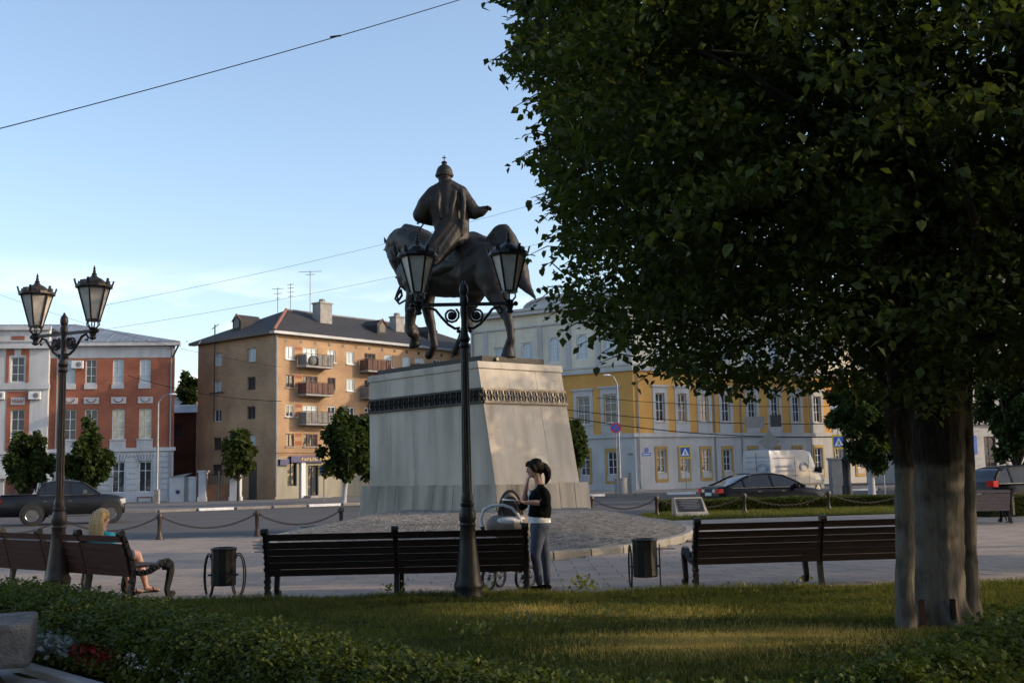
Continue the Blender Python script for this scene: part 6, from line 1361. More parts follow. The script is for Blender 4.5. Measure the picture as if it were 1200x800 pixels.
eB = sh + sd_ * .22 + Vector((0, .02, -.27)); hB = eB + fw * .22 + Vector((-.06, 0, -.05)); chain(s_, [(sh + sd_ * .17, .05), (eB, .042), (hB, .026)]); hand(s_, hB, fw - sd_ * .4, (0, 0, 1), -sd_, 1, .4, 1)
hip = Vector((0, .05, .53)); chain(s_, [(sh + Vector((0, 0, -.05)), .11), (hip + Vector((0, 0, .1)), .12)])
k1 = hip + fw * .44 + sd_ * .12 + Vector((0, 0, -.02)); a1 = Vector(D(171, 684, 15.15)) - PO; a1.z = .09; k2 = hip + fw * .42 - sd_ * .06; a2 = Vector(D(151, 687, 15.0)) - PO; a2.z = .09
for kk, aa in ((k1, a1), (k2, a2)):
    chain(s_, [(hip, .11), ((hip + kk) / 2, .085), (kk, .058), ((kk + aa) / 2 + Vector((0, 0, .02)), .054), (aa, .034)]); chain(s_, [(aa + Vector((0, 0, -.03)), .034), (aa + fw * .07 + sd_ * .07 + Vector((0, 0, -.055)), .026), (aa + fw * .1 + sd_ * .12 + Vector((0, 0, -.065)), .018)])
    for q in range(5): b0 = aa + fw * (.09 + .012 * q) + sd_ * (.115 - .008 * q) + Vector((0, 0, -.07)); capsule_mb(s_, b0, b0 + (fw * .6 + sd_ * .8) * .03, .011, .009, 7)
fuse(s_, 'body', 'skin', bw, .0085, 2, .5); face_bits(bw, hc_, (fw.x, fw.y, -.1), 1.0, PO)
c_ = MB(); chain(c_, [(sh - sd_ * .15, .062), (sh + Vector((0, 0, .02)), .07), (sh + sd_ * .15, .062)]); chain(c_, [(sh + Vector((0, 0, -.08)), .145), (hip + Vector((0, 0, .12)), .135)]); chain(c_, [(sh - sd_ * .16, .065), (sh - sd_ * .22 + Vector((-.03, 0, -.08)), .058)]); chain(c_, [(sh + sd_ * .16, .065), (sh + sd_ * .2 + Vector((0, 0, -.1)), .058)]); fuse(c_, 'turquoise_top', 'cloth_teal', bw, .014, 3)
c_ = MB(); chain(c_, [(hip, .145), ((hip + k1) / 2, .10), (hip * .25 + k1 * .75, .085)]); chain(c_, [(hip, .145), ((hip + k2) / 2, .10), (hip * .25 + k2 * .75, .085)]); fuse(c_, 'shorts', 'denim', bw, .014, 3)
h_ = MB(); h_.sphere(hc_ + Vector((0, 0, .03)) - fw * .01, .100, 16, 12, (1, .95, .96))
for k in range(9):
    o = (k - 4) * .020; chain(h_, [(hc_ - fw * .07 + sd_ * o * .8 + Vector((0, 0, .05)), .035), (hc_ - fw * .10 + sd_ * o * 1.1 + Vector((0, 0, -.08)), .034), (hc_ - fw * .10 + sd_ * o * (1.2 + .15 * (k % 2)) + Vector((0, 0, -.20)), .028), (hc_ - fw * .09 + sd_ * o * 1.05 + Vector((0, 0, -.30 - .04 * ((k * 7) % 3))), .012)])
fuse(h_, 'hair', 'hair_blond', bw, .010, 1, .4)
for aa in (a1, a2): b_ = MB(); q = aa + Vector((0, 0, -.082)); b_.beam(q - (fw * .5 + sd_ * .8) * .06, q + (fw * .6 + sd_ * .8) * .16, .08, .012); b_.tube([aa + fw * .04 + sd_ * .07 + Vector((-.03, .02, -.07)), aa + fw * .05 + sd_ * .08 + Vector((0, 0, -.025)), aa + fw * .06 + sd_ * .05 + Vector((.04, -.02, -.07))], .008, 5); b_.build('sandal', 'wood_dark', bw)
# pram
pd = 14.62; po = D(592, 690, pd); PP = Vector((po.x, pd, 0)); pr = thing('pram', 'baby pram with brown hood, white blanket, arched pale handle and spoked wheels', 'pram', PP)
def Q(px, py, dd=0.0): return D(px, py, pd + dd) - PP
for (px, dd, r_) in ((573, -.25, .155), (586, .2, .13), (612, -.25, .155), (622, .2, .13)):
    c_ = Q(px, 680, dd); c_.z = r_ + .002; ax = Vector((.82, -.57, 0)) if 1 else 0
    ty = MB(); u1 = Vector((.55, .83, 0)); ty.tube([c_ + (u1 * cos(a) + Vector((0, 0, 1)) * sin(a)) * r_ * .93 for a in [2 * pi * k / 22 for k in range(22)]], .02, 8, closed=True); wv = ty.build('wheel', 'rubber', pr, smooth=True)
    sp = MB()
    for k in range(8): a = pi * 2 * k / 8; sp.tube([c_, c_ + (u1 * cos(a) + Vector((0, 0, 1)) * sin(a)) * r_ * .88], .004, 4)
    sp.tube([c_ + (u1 * cos(a) + Vector((0, 0, 1)) * sin(a)) * r_ * .82 for a in [2 * pi * k / 20 for k in range(20)]], .008, 5, closed=True); sp.sphere(c_, .028, 8, 6); sp.build('spokes', 'chrome', wv)
ch = MB(); z1_ = .22
ch.tube([Q(573, 670, -.25), Q(593, 667, -.25), Q(612, 670, -.25)], .014, 6); ch.tube([Q(586, 670, .2), Q(604, 667, .2), Q(622, 670, .2)], .014, 6); ch.tube([Q(580, 672, -.25), Q(600, 640, 0), Q(608, 622, 0)], .014, 6); ch.tube([Q(618, 672, 0), Q(600, 645, 0), Q(584, 622, 0)], .014, 6); ch.tube([Q(573, 674, -.25), Q(586, 674, .2)], .012, 6); ch.tube([Q(612, 674, -.25), Q(622, 674, .2)], .012, 6)
ch.build('chassis', 'chrome', pr, smooth=True)
cot = MB(); chain(cot, [(Q(583, 616), .15), (Q(610, 618), .16)]); cot.sphere(Q(597, 614), .2, 14, 10, (1.55, 1, .75)); fuse(cot, 'carrycot', 'pram_fabric', pr, .016, 3)
hdm = MB(); hdm.sphere(Q(598.5, 600, .06), .17, 18, 12, (.86, .95, 1.62)); fuse(hdm, 'hood', 'pram_fabric', pr, .014, 2)
for (rx_, rz_, dd_, rr_, m_) in ((.152, .31, -.10, .018, 'pram_dark'), (.125, .235, -.135, .012, 'pram_dark'), (.155, .27, .06, .010, 'pram_dark')):
    c0_ = Q(598.5, 603, dd_); MB().tube([c0_ + Vector((-rx_ * cos(a), 0, rz_ * sin(a))) for a in [pi * q / 16 for q in range(17)]], rr_, 6).build('hood_bow', m_, pr, smooth=True)
MB().sphere(Q(598.5, 596, -.10), .12, 14, 10, (.95, .25, 1.25)).build('hood_lining', 'pram_dark', pr, smooth=True)
bl = MB(); bl.sphere(Q(597, 610, -.06), .17, 14, 10, (1.25, .9, .42)); bl.sphere(Q(606, 609, -.06), .12, 12, 8, (1.1, .8, .5)); fuse(bl, 'blanket', 'cloth_white', pr, .014, 4)
MB().tube([Q(565, 617, -.15), Q(563.5, 608, -.15), Q(567, 597, -.15), Q(576, 592.5, -.15), Q(590, 591.5, -.15), Q(600, 595, -.15), Q(607, 603, -.15), Q(611, 612, -.15)], .020, 8).build('handle', 'white_frame', pr, smooth=True)
for (a, b) in ((565, 616), (611, 612)): MB().tube([Q(a, b, -.15), Q(a + (2 if a < 600 else 4), b + 9, -.12)], .026, 7).build('handle_joint', 'rubber', pr)

# ================================================================== FOREGROUND STONE PIER
p = G(36, 752, .30); t = thing('stone_pier', 'rough granite pier with square cap and ball at the bottom left corner', 'stone pier', (D(38, 740, 8.15).x - .44, 8.15, 0), .35)
Zc = D(20, 727, 8.1).z
MB().box(-.62, .42, -.4, .45, Zc - .30, Zc).build('cap_block', 'pier_stone', t, bevel=.03); MB().lathe([(.30, 0), (.34, .04), (.3, .10), (.22, .16), (.19, .3), (.24, .42), (.33, .5), (.30, Zc - .32 if Zc - .32 > .5 else .52)], (-.1, .02, 0.0), 20).build('baluster', 'pier_stone', t, smooth=True); MB().box(-.5, .3, -.36, .4, -.05, .06).build('foot_block', 'pier_stone', t, bevel=.01)
MB().sphere((-.42, .0, Zc + .13), .17, 18, 12).build('stone_ball', 'pier_stone', t, smooth=True)

# ================================================================== LAWN, HEDGES, FLOWERS
lawn = MB(); nx_, ny_ = 90, 50; V = []; Fs = []
for j in range(ny_ + 1):
    for i in range(nx_ + 1):
        x = -22 + 44 * i / nx_; y = -8 + 21.3 * j / ny_; e = min(1, max(0, (13.3 - y) / .3)); V.append((x, y, -.05 + .09 * e + .02 * sin(x * 2.1 + y) * e + .015 * sin(y * 3.3 - x * 1.3) * e))
for j in range(ny_):
    for i in range(nx_): a = j * (nx_ + 1) + i; Fs.append((a, a + 1, a + nx_ + 2, a + nx_ + 1))
lawn.add(V, Fs); lawn.build('lawn', 'lawn_soil', None, smooth=True, kind='structure')
HP = [(-7.8, 12.7), (-5.05, 10.75), (-3.9, 9.75), (-2.6, 8.3), (-1.4, 7.0), (-.5, 6.1), (.3, 5.55), (1.1, 5.2), (1.9, 5.45), (3.0, 6.5), (4.2, 7.5)]
HT = [.52, .52, .52, .50, .48, .45, .42, .42, .50, .58, .60]; HWd = [.38, .38, .38, .38, .38, .38, .38, .38, .40, .42, .42]
def hp_at(s):
    k = min(int(s), len(HP) - 2); f = s - k; a = Vector(HP[k]); b = Vector(HP[k + 1]); p = a + (b - a) * f; a0 = Vector(HP[max(k - 1, 0)]); b0 = Vector(HP[min(k + 2, len(HP) - 1)]); d = ((b - a) * 1.0 + (b0 - a0) * .5).normalized()
    return p, Vector((-d.y, d.x)), HT[k] * (1 - f) + HT[k + 1] * f, HWd[k] * (1 - f) + HWd[k + 1] * f
hg = thing('leafy_hedge', 'low leafy hedge curving along the near side of the lawn', 'hedge', (0, 0, 0))
rings = []
for k in range(61):
    s = (len(HP) - 1) * k / 60 * .9999; p, n, h, w_ = hp_at(s); r = []
    for a in [pi * q / 8 for q in range(9)]: r.append((p.x + n.x * w_ * .84 * cos(a) * (1.0 if abs(cos(a)) > .7 else .95), p.y + n.y * w_ * .84 * cos(a), (h - .07) * (sin(a) ** .45 if sin(a) > 1e-4 else 0)))
    rings.append(r)
loft(MB(), rings, False).build('inner_twigs', 'soil', hg, smooth=True, kind=None)
def hedge_pts(n):
    P = []
    for _ in range(n):
        s = random.random() * (len(HP) - 1) * .9999; p, nn, h, w_ = hp_at(s); a = random.random() * pi; r = random.uniform(.88, 1.10) + .05 * sin(s * 17) + .04 * sin(s * 41 + a * 3); ca, sa_ = cos(a), max(sin(a), 1e-3) ** .45
        P.append((p.x + nn.x * w_ * ca * r, p.y + nn.y * w_ * ca * r, max(.02, h * sa_ * r + random.uniform(-.02, .03))))
    return np.array(P)
leaves('foliage', hedge_pts(90000), .034, 'leaf_hedge', hg, .1, up=.4, kind='stuff')
# stray shoots on the top
sh_ = hedge_pts(1400); sh_[:, 2] += np.abs(RNG.normal(0, .05, len(sh_))); leaves('shoots', sh_, .045, 'leaf_light', hg, -.6, up=.2, kind='stuff')
# kerb, flower bed and path at the lower left
ka = G(22, 771, .12); kb = G(140, 803, .12); kd = (kb - ka).normalized(); kd.z = 0; kn = Vector((-kd.y, kd.x, 0))
t = thing('bed_kerb', 'grey stone kerb edging the flower bed at the bottom left', 'kerb', (ka.x, ka.y, 0), math.atan2(kd.y, kd.x))
for k in range(-3, 5): MB().box(k * 1.0 + .006, (k + 1) * 1.0 - .006, -.12, .0, -.1, .12 + random.uniform(-.004, .004)).build('kerb_stone', 'concrete', t, bevel=.01)
path = MB(); q = [ka - kd * 6, ka + kd * 8, ka + kd * 8 - kn * 6, ka - kd * 6 - kn * 6]; path.add([(v.x, v.y, .062) for v in q], [(0, 1, 2, 3)]); path.build('path', 'concrete', None, kind='structure')
def bed(n, s0, s1, off, jit=.14): return np.array([tuple(ka + kd * random.uniform(s0, s1) + kn * (off + random.uniform(-jit, jit)) + Vector((0, 0, random.uniform(.05, .17)))) for _ in range(n)])
fl = [('silver_leaf_plant', 'silvery grey leaved bedding plants next to the stone pier', 'silver_leaf', -.15, .75, .16, .06, 800, .07), ('red_bedding_flowers', 'dark red bedding flowers along the kerb at the lower left', 'red_flower', .8, 1.45, .18, .035, 500, .04), ('white_bedding_flowers', 'white bedding flowers in the bed at the lower left corner', 'white_flower', 1.5, 2.6, .25, .03, 350, .04)]
for (nm, lb, m_, s0, s1, off, sz_, n_, _) in fl:
    P = bed(n_, s0, s1, off); o = leaves(nm, P, sz_, m_, None, -1.2, up=.1, kind='stuff'); tag(o, lb, 'flowers'); o['kind'] = 'stuff'
P = bed(3000, -.3, 3.0, .22, .2); P[:, 2] *= .7; o = leaves('bedding_foliage', P, .045, 'leaf_hedge2', None, -.8, up=.2, kind='stuff')
# grass blades
def in_hedge_front(x, y):   # lawn lies beyond the hedge line
    best = 9e9; side = 1
    for a, b in zip(HP[:-1], HP[1:]):
        ax, ay = a; bx, by_ = b; dx, dy = bx - ax, by_ - ay; L = dx * dx + dy * dy; t_ = np.clip(((x - ax) * dx + (y - ay) * dy) / L, 0, 1); d = np.hypot(x - ax - dx * t_, y - ay - dy * t_); c = dx * (y - ay) - dy * (x - ax)
        if np.isscalar(best): best = d; side = c
        else: m_ = d < best; best = np.where(m_, d, best); side = np.where(m_, c, side)
    return (side > 0) | (best < .3)
def blades(n, y0, y1, x0, x1, hgt, wdt, name, m_, dens_pow=1.0):
    y = y0 + (y1 - y0) * RNG.rand(n) ** dens_pow; x = x0 + (x1 - x0) * RNG.rand(n); q = np.abs(x * 1290 / np.maximum(y, 1)) < 680
    x = x[q]; y = y[q]; k = in_hedge_front(x, y); x = x[k]; y = y[k]; n = len(x)
    clump = .65 + .5 * (np.sin(x * 3.1 + 1.3 * np.sin(y * 2.3)) * np.sin(y * 4.1 + x) + 1) / 2 + .35 * RNG.rand(n)
    edge = np.where(y > 12.95, 1.35, 1.0)
    h = hgt * clump * edge; th = RNG.rand(n) * 2 * pi; w2 = wdt * (.6 + .8 * RNG.rand(n)) / 2; lean = RNG.normal(0, .45, (n, 2)) * h[:, None]
    zb = .03 + 0 * x; zb = np.where(y > 13.1, .0, zb)
    b = np.stack([x, y, zb], 1); dx = np.stack([np.cos(th) * w2, np.sin(th) * w2, 0 * x], 1); mid = b + np.stack([lean[:, 0] * .35, lean[:, 1] * .35, h * .6], 1); tip = b + np.stack([lean[:, 0], lean[:, 1], h], 1)
    V = np.stack([b - dx, b + dx, mid + dx * .8, mid - dx * .8, tip], 1).reshape(-1, 3); i = np.arange(n)[:, None] * 5
    F3 = np.concatenate([i + np.array([[0, 1, 2]]), i + np.array([[0, 2, 3]]), i + np.array([[3, 2, 4]])], 0)
    return link(name, np_mesh(name, V, F3, m_), None, 'stuff')
blades(230000, 5.2, 13.35, -9, 9, .06, .009, 'grass', 'grass', .75)
n_ = 34000; pc = np.array([(1.85, 9.45), (1.1, 9.35), (2.5, 9.6), (.2, 11.7), (1.4, 11.2)])[RNG.choice(5, n_, p=[.34, .26, .2, .1, .1])]; x = pc[:, 0] + RNG.normal(0, .42, n_); y = pc[:, 1] + RNG.normal(0, .35, n_); h = .055 * (.5 + RNG.rand(n_)); th = RNG.rand(n_) * 6.28  # dry blades massed where sun falls, their pale colour boosting the patch
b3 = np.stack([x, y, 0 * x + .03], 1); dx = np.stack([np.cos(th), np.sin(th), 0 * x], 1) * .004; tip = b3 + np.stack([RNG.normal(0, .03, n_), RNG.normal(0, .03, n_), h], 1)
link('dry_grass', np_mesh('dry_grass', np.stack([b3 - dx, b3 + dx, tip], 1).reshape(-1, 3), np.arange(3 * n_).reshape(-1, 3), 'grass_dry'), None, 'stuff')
blades(26000, 12.6, 13.38, -9, 9, .085, .010, 'grass_edge', 'grass')
n_ = 420; x = RNG.uniform(-8, 9, n_); y = RNG.uniform(6.5, 22, n_); Pf = np.stack([x, y, np.where(y > 13.3, .012, .06)], 1); leaves('fallen_leaves', Pf, .05, 'grass_dry', None, 0, up=3.0, kind='stuff')
# broad-leaved weeds on the lawn
def weed(px, py, n, h, label, m_='weed', sp=.09):
    p = G(px, py, .03); P = np.stack([p.x + RNG.normal(0, sp, n), p.y + RNG.normal(0, sp, n), .04 + RNG.rand(n) * h], 1); t = thing('weed', label, 'weed', (0, 0, 0), 0, 'weeds in the lawn'); leaves('weed_leaves', P, .055, m_, t, -1.3, up=.0, kind='stuff')
for (a, b, n, h, l) in ((560, 697, 60, .1, 'broad leaved weed at the foot of the centre lamp post'), (685, 692, 90, .16, 'tall weed clump at the lawn edge below the standing woman'), (613, 738, 40, .12, 'pale seed headed weed in the sunlit middle of the lawn'), (712, 728, 45, .14, 'pale weed right of the lawn middle'), (650, 738, 30, .1, 'dark small weed between two pale ones on the lawn'), (868, 697, 30, .14, 'small upright weed below the right bench leg'), (462, 694, 40, .13, 'weed by the foot of the centre bench'), (938, 692, 24, .12, 'thin weed between right bench legs'), (560, 748, 40, .12, 'weed close to the front hedge at centre')): weed(a, b, n, h, l)
# grass strip and clipped hedge on the far right of the square
ga, gb = G(742, 611, 0), G(1090, 601, 0); g2 = G(1090, 594, 0); g1 = G(770, 604, 0)
strip = MB(); S_ = [(ga.x, ga.y), (gb.x + 6, gb.y + 1.2), (g2.x + 6.5, g2.y + 2), (g1.x - .3, g1.y + .6)]; strip.add([(a, b, .03) for a, b in S_] + [(a, b, -.03) for a, b in S_], [(0, 1, 2, 3), (0, 1, 5, 4), (1, 2, 6, 5), (2, 3, 7, 6), (3, 0, 4, 7)]); strip.build('grass_strip', 'lawn_soil', None, kind='structure')
n = 26000; a_ = RNG.rand(n); b_ = RNG.rand(n); Pq = [np.array(q) for q in S_]; X_ = ((1 - a_)[:, None] * Pq[0] + a_[:, None] * Pq[1]) * (1 - b_)[:, None] + ((1 - a_)[:, None] * Pq[3] + a_[:, None] * Pq[2]) * b_[:, None]
h = .09 * (.6 + .8 * RNG.rand(n)); th = RNG.rand(n) * 6.28; dx = np.stack([np.cos(th), np.sin(th), 0 * th], 1) * .014; b3 = np.concatenate([X_, np.full((n, 1), .03)], 1); tip = b3 + np.stack([RNG.normal(0, .03, n), RNG.normal(0, .03, n), h], 1)
link('grass_blades', np_mesh('grass_blades', np.stack([b3 - dx, b3 + dx, tip], 1).reshape(-1, 3), np.arange(3 * n).reshape(-1, 3), 'grass'), None, 'stuff')
def box_hedge(name, label, A, B, h, w_, n, z0=0.0, m_='leaf_hedge2', sz=.045):
    A = Vector((A[0], A[1], 0)); B = Vector((B[0], B[1], 0)); L = (B - A).length; t = thing(name, label, 'hedge', (A.x, A.y, z0), math.atan2(B.y - A.y, B.x - A.x))
    MB().box(.04, L - .04, -w_ / 2 + .04, w_ / 2 - .04, 0, h - .05).build('inner_twigs', 'soil', t)
    f = RNG.rand(n); P = np.empty((n, 3)); P[:, 0] = RNG.rand(n) * L; k = f < .5; P[:, 1] = np.where(k, -w_ / 2 + RNG.normal(0, .02, n), (RNG.rand(n) - .5) * w_); P[:, 2] = np.where(k, RNG.rand(n) * h, h + RNG.normal(0, .02, n) + .02 * np.sin(P[:, 0] * 3))
    leaves('foliage', P, sz, m_, t, 0, up=.3, kind='stuff'); return t
ha, hb_ = G(772, 603, 0), G(1075, 597, 0)
box_hedge('clipped_hedge', 'low clipped box hedge in front of the black car, behind a sunlit grass strip', (ha.x + .1, ha.y + .5), (hb_.x + 2, hb_.y + 2.2), .43, .7, 30000)
q1 = G(1140, 606, 0); box_hedge('far_clipped_hedge', 'low clipped hedge behind the distant bench at the right edge', (q1.x + .3, 30.6), (q1.x + 7, 32), .55, .7, 12000)

# ================================================================== TREES
# shafts cut in the leaves to light lawn, hedge and crown edge
SUN_SHAFTS = [((1.85, 9.45, .05), .42), ((1.1, 9.35, .05), .34), ((2.5, 9.6, .05), .36), ((.9, 11.5, .05), .36), ((.2, 11.7, .05), .40), ((1.6, 11.2, .05), .25), ((-3.3, 9.0, .5), .20), ((-1.4, 6.9, .5), .30), ((-.7, 6.1, .45), .36), ((-.5, 12.2, .05), .22),
        ((.35, 9.8, 5.2), .5), ((.7, 9.5, 4.9), .35), ((4.6, 7.2, 4.9), .7), ((5.2, 7.4, 4.1), .5), ((3.0, 7.6, 5.3), .4)]
SUN_SHAFTS = [(a, r * 1.45) for a, r in SUN_SHAFTS]
def outside_shafts(P):
    s_ = np.array(sd); k = np.ones(len(P), bool)
    for p0, r in SUN_SHAFTS:
        v = P - np.array(p0); t_ = v @ s_; d = np.linalg.norm(v - t_[:, None] * s_, axis=1); k &= ~((t_ > .9) & (d < r * (1 + .25 * np.sin(P[:, 0] * 7 + P[:, 2] * 9))))
    return k
def limb(mb, a, b, r0, r1, bend=.12, n=6):
    a = Vector(a); b = Vector(b); pts = []; off = Vector((random.uniform(-1, 1), random.uniform(-1, 1), random.uniform(-.3, .6))) * (b - a).length * bend
    for k in range(n + 1): t_ = k / n; pts.append(a + (b - a) * t_ + off * sin(pi * t_))
    mb.tube(pts, [r0 + (r1 - r0) * k / n for k in range(n + 1)], 8); return pts
def tree(name, label, loc, trunk_h, crown, n, leaf, m_='leaf_dark', r=.14, white=0.0, group='street trees in front of the buildings', clumps=64, seed=1, lean=(0, 0), trunkmat='bark'):
    """crown = (rx, ry, rz, centre z); foliage as clumps of small leaves spread through the volume"""
    rg = np.random.RandomState(seed); random.seed(seed); rx, ry, rz_c, cz = crown
    t = thing(name, label, 'tree', loc, 0, group); tm = MB(); top = Vector((lean[0], lean[1], cz)); 
    tm.tube([(0, 0, -.1), (lean[0] * .1, lean[1] * .1, trunk_h * .3), (lean[0] * .4, lean[1] * .4, trunk_h), tuple(top)], [r * 1.25, r, r * .8, r * .35], 10)
    cl = []
    for k in range(clumps):
        d = rg.normal(size=3); d /= np.linalg.norm(d); rr = rg.uniform(.45, 1.12); c = np.array([d[0] * rx * rr, d[1] * ry * rr, d[2] * rz_c * rr + cz]) + np.array([lean[0], lean[1], 0]); cl.append((c, rg.uniform(.13, .30)))
        if k % 3 == 0: limb(tm, (lean[0] * .5, lean[1] * .5, trunk_h * rg.uniform(.8, 1.15)), c, r * .35, r * .05)
    tm.build('trunk', trunkmat, t, smooth=True)
    if white: MB().tube([(0, 0, -.05), (lean[0] * .1, lean[1] * .1, min(trunk_h * .3, white)), (lean[0] * .4 * white / trunk_h, lean[1] * .4 * white / trunk_h, white)], [r * 1.27, r * 1.04, r * .95], 10).build('limewash', 'white_trunk', t, smooth=True)
    per = n // clumps; P = []
    for c, s in cl:
        q = rg.normal(size=(per, 3)); q /= np.linalg.norm(q, axis=1)[:, None]; q *= (rg.rand(per) ** .45)[:, None]; q *= np.array([rx, ry, rz_c]) * s; P.append(c + q)
    P = np.concatenate(P)
    if name == 'avenue_tree': P = P[outside_shafts(P + np.array(loc))]
    leaves('crown', P, leaf, m_, t, .5, rng=rg, kind='stuff'); return t
def pxtree(label, px, ybase, y, w_px, ytop, ybot, n, seed, z0=ROADZ + .1, **k):
    """place by its base, crown width and crown top and bottom as seen"""
    p = D(px, ybase, y); a = D(px, ytop, y).z - z0; b = D(px, ybot, y).z - z0; rx = w_px / 2 * y / FPX
    return tree('street_tree', label, (p.x, p.y, z0), max(b * .9, .8), (rx * .9, rx * .9, (a - b) / 2 * .9, (a + b) / 2), n, y * .0042 + .02, seed=seed, **k)
pxtree('small dark street tree before the white bay at the far left', 33, 588, 68, 52, 505, 582, 7000, 3, r=.12)
pxtree('rounded street tree before the red wall, right of the left lamp', 100, 590, 67, 52, 496, 574, 9000, 4, r=.12)
pxtree('slim light green tree rising behind the plank gate', 279, 585, 79, 36, 504, 560, 5000, 5, m_='leaf_light', r=.09)
pxtree('dark street tree with whitewashed trunk before the shop', 403, 586, 66, 66, 482, 562, 12000, 6, r=.13, white=1.5, lean=(.3, 0))
pxtree('dark leafy tree half hidden behind the right side of the pedestal', 672, 585, 60, 34, 492, 545, 4000, 7, r=.1)
pxtree('dark tree peeping at the left edge of the pedestal, right of the whitewashed one', 436, 586, 70, 42, 510, 560, 4500, 17, r=.1, white=1.4)
pxtree('big dark street tree beside the right hand crossing sign', 1022, 580, 55, 92, 438, 547, 22000, 8, r=.17, white=1.4)
pxtree('dark tree filling the right frame edge above the estate car', 1196, 600, 45, 78, 415, 543, 20000, 9, r=.16)
pxtree('tree in the gap beyond the dark brick house', 219, 560, 104, 22, 430, 500, 3000, 10, r=.15)
pxtree('tree tops far behind the left of the pale ochre building', 534, 560, 120, 60, 470, 540, 3000, 12, r=.2)
# off to the right of the photograph: the row of trees shading the square, two of them added for the van
def shade(x, y, rx, rz_c, cz, seed, n=16000, leaf=.16): return tree('avenue_tree', 'park linden outside the view, ' + SHL.pop(0), (x, y, 0), cz - rz_c * .8, (rx, rx, rz_c, cz), n, leaf, 'leaf_linden', r=.22, seed=seed, group='avenue lindens', clumps=90)
SHL = ['%s of the row right of the square' % q for q in ('first and nearest', 'second', 'third and tallest', 'fourth', 'seventh', 'last', 'fifth')]
for a in SHADE: shade(*a, n=(42000 if a[5] == 34 else 22000) if a[1] < 35 else 16000, leaf=.16 if a[1] < 35 else .34)
SHL = ['behind the photographer, %s' % q for q in ('far left', 'left of centre', 'at the centre', 'right of centre', 'far right', 'beside the left end')]
for a in BEHIND: shade(*a, n=9000, leaf=.34)

# ---- the big linden
TB = G(1100, 731, 0.04); rg = np.random.RandomState(21); random.seed(21)
bt_ = thing('linden_tree', 'big linden with limewashed multi stemmed trunk and dark overhanging crown on the right', 'tree', (TB.x, TB.y, 0))
tm = MB(); wm_ = MB(); tw = Vector((TB.x, TB.y, 0)); d0 = TB.y
def TP(px, py, dd=0.0): return D(px, py, d0 + dd) - tw
def stem(pts, mb=None): chain(mb or wm_, [(TP(a, b, c), r) for a, b, c, r in pts])
stem([(1103, 742, 0, .26), (1101, 722, 0, .235), (1100, 690, 0, .225), (1099, 620, 0, .218), (1100, 545, 0, .222), (1098, 480, 0, .24), (1096, 420, 0, .25)])
stem([(1066, 764, -.35, .13), (1062, 738, -.33, .10), (1060, 690, -.3, .085), (1061, 640, -.28, .088), (1059, 590, -.26, .080), (1059, 545, -.25, .086), (1056, 500, -.2, .075), (1050, 440, -.15, .07)])
stem([(1140, 738, .15, .12), (1137, 700, .15, .09), (1134, 640, .15, .085), (1134, 590, .13, .078), (1131, 545, .12, .09), (1128, 480, .1, .09), (1130, 400, .1, .08)])
stem([(1078, 725, .15, .14), (1075, 700, .18, .115), (1073, 620, .2, .10), (1073, 545, .2, .105), (1072, 460, .1, .09)]); stem([(1122, 738, -.1, .13), (1118, 700, -.05, .1), (1117, 620, 0, .1), (1116, 480, 0, .11)])
for a_ in range(7): q = Vector((cos(a_ * .9 + .3), sin(a_ * .9 + .3), 0)); chain(wm_, [(q * .16 + Vector((0, 0, .26)), .08), (q * .24 + Vector((0, 0, .1)), .07), (q * .36 + Vector((0, 0, -.02)), .05)])
chain(wm_, [(TP(1056, 548, -.26), .05), (TP(1046, 510, -.3), .044), (TP(1037, 455, -.35), .04), (TP(1022, 400, -.5), .03)])
trk = fuse(wm_, 'trunk', 'linden_bark', bt_, .022, 3, .5)
tx2 = bpy.data.textures.new('bark_relief', 'CLOUDS'); tx2.noise_scale = .16; tx2.noise_depth = 3
md = trk.modifiers.new('d', 'DISPLACE'); md.texture = tx2; md.strength = .028; md.mid_level = .5
stem([(1096, 430, 0, .25), (1092, 340, 0, .22), (1085, 240, .1, .17), (1080, 100, .2, .1)], tm); stem([(1050, 445, -.15, .068), (1038, 380, -.1, .05), (1015, 300, 0, .03)], tm); stem([(1130, 405, .1, .08), (1150, 300, .2, .05)], tm)
for k in range(40):
    z0 = random.uniform(2.3, 5.0); a = random.uniform(0, 2 * pi); rr = random.uniform(1.6, 3.8); s0 = Vector((0, 0, z0)); e_ = Vector((rr * cos(a), rr * sin(a) * .9, z0 + random.uniform(-.6, 1.6)))
    q = (s0 + e_ * .6); 
    limb(tm, s0, e_, .07, .012, .1)
tm.build('limbs', 'bark', bt_, smooth=True)
MB().box(-.04, .0, -.02, .02, 0, .22).build('stake', 'wood_red', bt_, loc=TP(1083, 715, -.3) - Vector((0, 0, .12))); MB().box(-.03, .01, -.02, .02, 0, .2).build('stake', 'wood_dark', bt_, loc=TP(1118, 712, -.3) - Vector((0, 0, .12)))
